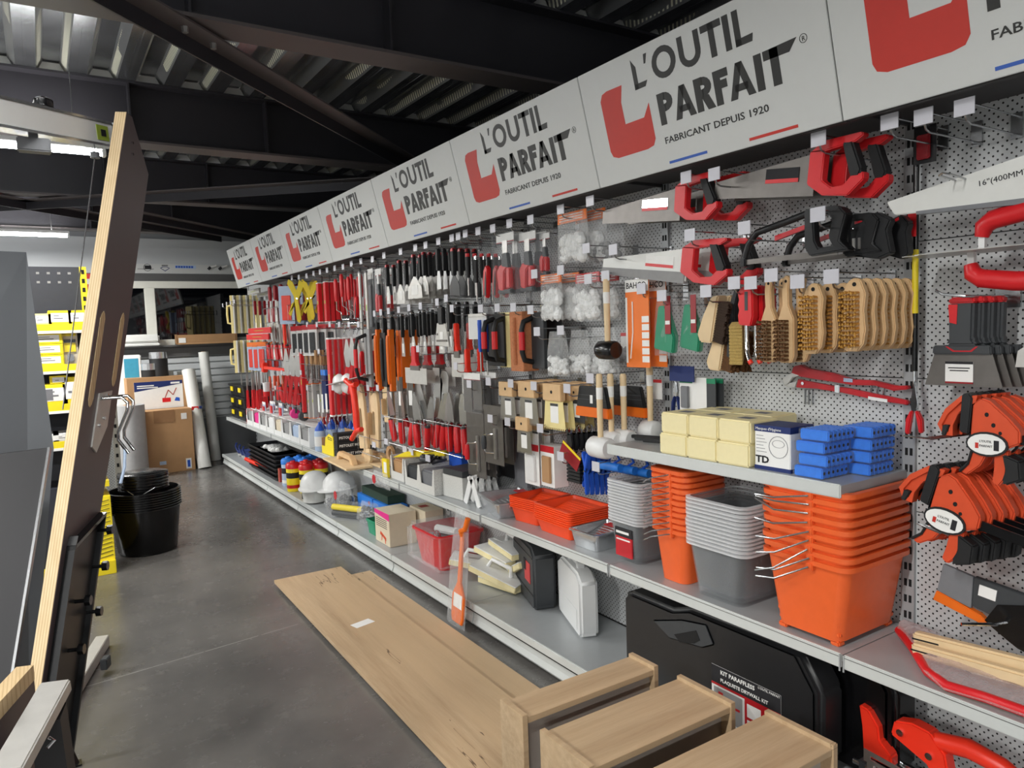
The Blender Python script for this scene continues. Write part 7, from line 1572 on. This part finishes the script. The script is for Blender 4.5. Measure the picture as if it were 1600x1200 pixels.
lb = MB().box(-.25, .27, -.003, 0, .72, 1.04).build('printed_label', 'paper', t2)
MB().prism([(-.25, 1.04), (.27, 1.04), (.27, 1.0), (-.25, .93)], -.004, -.003).build('label_head', 'blue_dark', lb); pbar(.14, .24, 1.0, 1.022, 'paper', lb, y=-.0045); pbar(-.22, -.04, .988, 1.0, 'paper', lb, y=-.0045); pbar(-.22, .0, .965, .977, 'paper', lb, y=-.0045)
MB().box(.04, .13, -.004, -.003, .79, .84).build('picture', 'red_plastic', lb); MB().prism([(.17, .8), (.23, .79), (.23, .83), (.19, .84)], -.004, -.003).build('picture', 'blue_plastic', lb)
b = MB(); b.bar((.07, -.0035, .84), (.11, -.0035, .93), .001, .01, (1, 0, 0)); b.bar((.11, -.0035, .93), (.16, -.0035, .87), .001, .01, (1, 0, 0)); b.bar((.16, -.0035, .87), (.2, -.0035, .95), .001, .01, (1, 0, 0)); b.build('picture', 'brick_red', lb)
# rolls
def roll(lab, u, v, h, r, m='white_paint', lean=(0, 0), y=None, extra=None):
    P = at_floor(u, v); t = thing('film_roll', lab, 'roll', (P.x, P.y, 0), 0); MB().tube([(0, 0, 0), (lean[0], lean[1], h)], r, 16).build('roll', m, t, smooth=True)
    tp = Vector((lean[0], lean[1], h)); MB().tube([tp * .999, tp * 1.004], r * .45, 12).build('core', 'kraft', t)
    if extra: q = tp * .62; MB().box(q.x - .045, q.x + .03, q.y - r - .003, q.y - r + .004, q.z - .03, q.z + .01).build('red_print', 'red_plastic', t); MB().box(q.x + .04, q.x + .07, q.y - r - .003, q.y - r + .01, q.z - .02, q.z + .01).build('blue_print', 'blue_dark', t)
    return t
roll('white roll with red print leaning right of the tall carton', 320, 731, 1.15, .075, lean=(-.06, .3), extra=True)
roll('white roll beside the shelving end leaning on the wall', 338, 719, 1.35, .06, lean=(-.05, .1))
for i, (x, y, h, r, m_) in enumerate(((.79, 9.0, .82, .15, 'roll_grey'), (.78, 9.75, 1.05, .09, 'white_paint'), (.9, 9.8, 1.08, .08, 'white_paint'), (1.12, 9.82, 1.15, .07, 'white_paint'), (1.3, 9.82, 1.14, .07, 'white_paint'), (1.48, 9.84, 1.12, .07, 'white_paint'))):
    mat('roll_grey', (168, 168, 168), .5, var=.06, scale=20)
    t = thing('film_roll', ('wide grey roll in front of the white rolls' if i == 0 else 'upright white roll by the back wall, ' + ORD[i] + ' from left'), 'roll', (x, y, 0), 0, 'upright rolls'); MB().lathe([(r, 0), (r, h)], 18).build('roll', m_, t, smooth=True); MB().lathe([(r * .4, h), (r * .4, h + .003)], 12).build('core', 'kraft', t)
# insulation rolls stacked high, adhesive bag
for i, (u, v, s) in enumerate(((235, 608, 'left'), (250, 598, 'right, taller'))):
    P = AY(u, v, 9.6); t = thing('membrane_roll', 'silver and black membrane roll on the white rolls, ' + s, 'roll', P, .3, 'membrane rolls')
    MB().lathe([(.1, 0), (.1, .3 + .06 * i)], 20).build('roll', 'black_rubber', t, smooth=True); MB().lathe([(.102, .23 + .06 * i), (.102, .305 + .06 * i)], 20).build('silver_wrap', 'aluminium', t, smooth=True); MB().lathe([(.102, .0), (.102, .06)], 20).build('silver_wrap', 'white_paint', t, smooth=True)
P = AY(200, 612, 9.55); t = thing('adhesive_pack', 'white pack with teal picture and red stripe by the window', 'pack', P, 0)
MB().box(-.12, .16, 0, .2, -.5, .42).build('pack', 'paper', t, bevel=.01); MB().box(-.02, .13, -.002, 0, .16, .38).build('picture', 'teal', t) if 'teal' in MATS else None
# things on the sill
t = thing('white_profile', 'pair of white plastic profiles lying on the window sill', 'profile', (.9, YW - .2, 1.45), 0); MB().box(-.35, .34, 0, .09, .04, .14).build('profile', 'white_paint', t, bevel=.02); MB().box(-.35, .34, 0, .09, 0, .035).build('profile', 'white_paint', t, bevel=.01); MB().box(-.4, 1.4, .06, .15, -.02, 0).build('support_board', 'band_dark', t)
t = thing('slatted_tray', 'long brown slatted tray with white tag on the sill', 'tray', (1.42, YW - .2, 1.452), 0); MB().box(0, .72, 0, .09, 0, .012).build('bottom', 'kraft', t); MB().box(0, .72, .08, .09, 0, .12).build('back', 'kraft_dark', t)
for i in range(5): MB().box(.02, .7, .0, .008, .012 + .021 * i, .03 + .021 * i).build('slat', 'kraft', t)
for xx in (0, .705): MB().box(xx, xx + .015, -.002, .09, 0, .125).build('end', 'kraft_dark', t)
MB().box(.03, .11, -.006, -.003, .02, .08).rot(Matrix.Identity(4)).build('tag', 'paper', t)
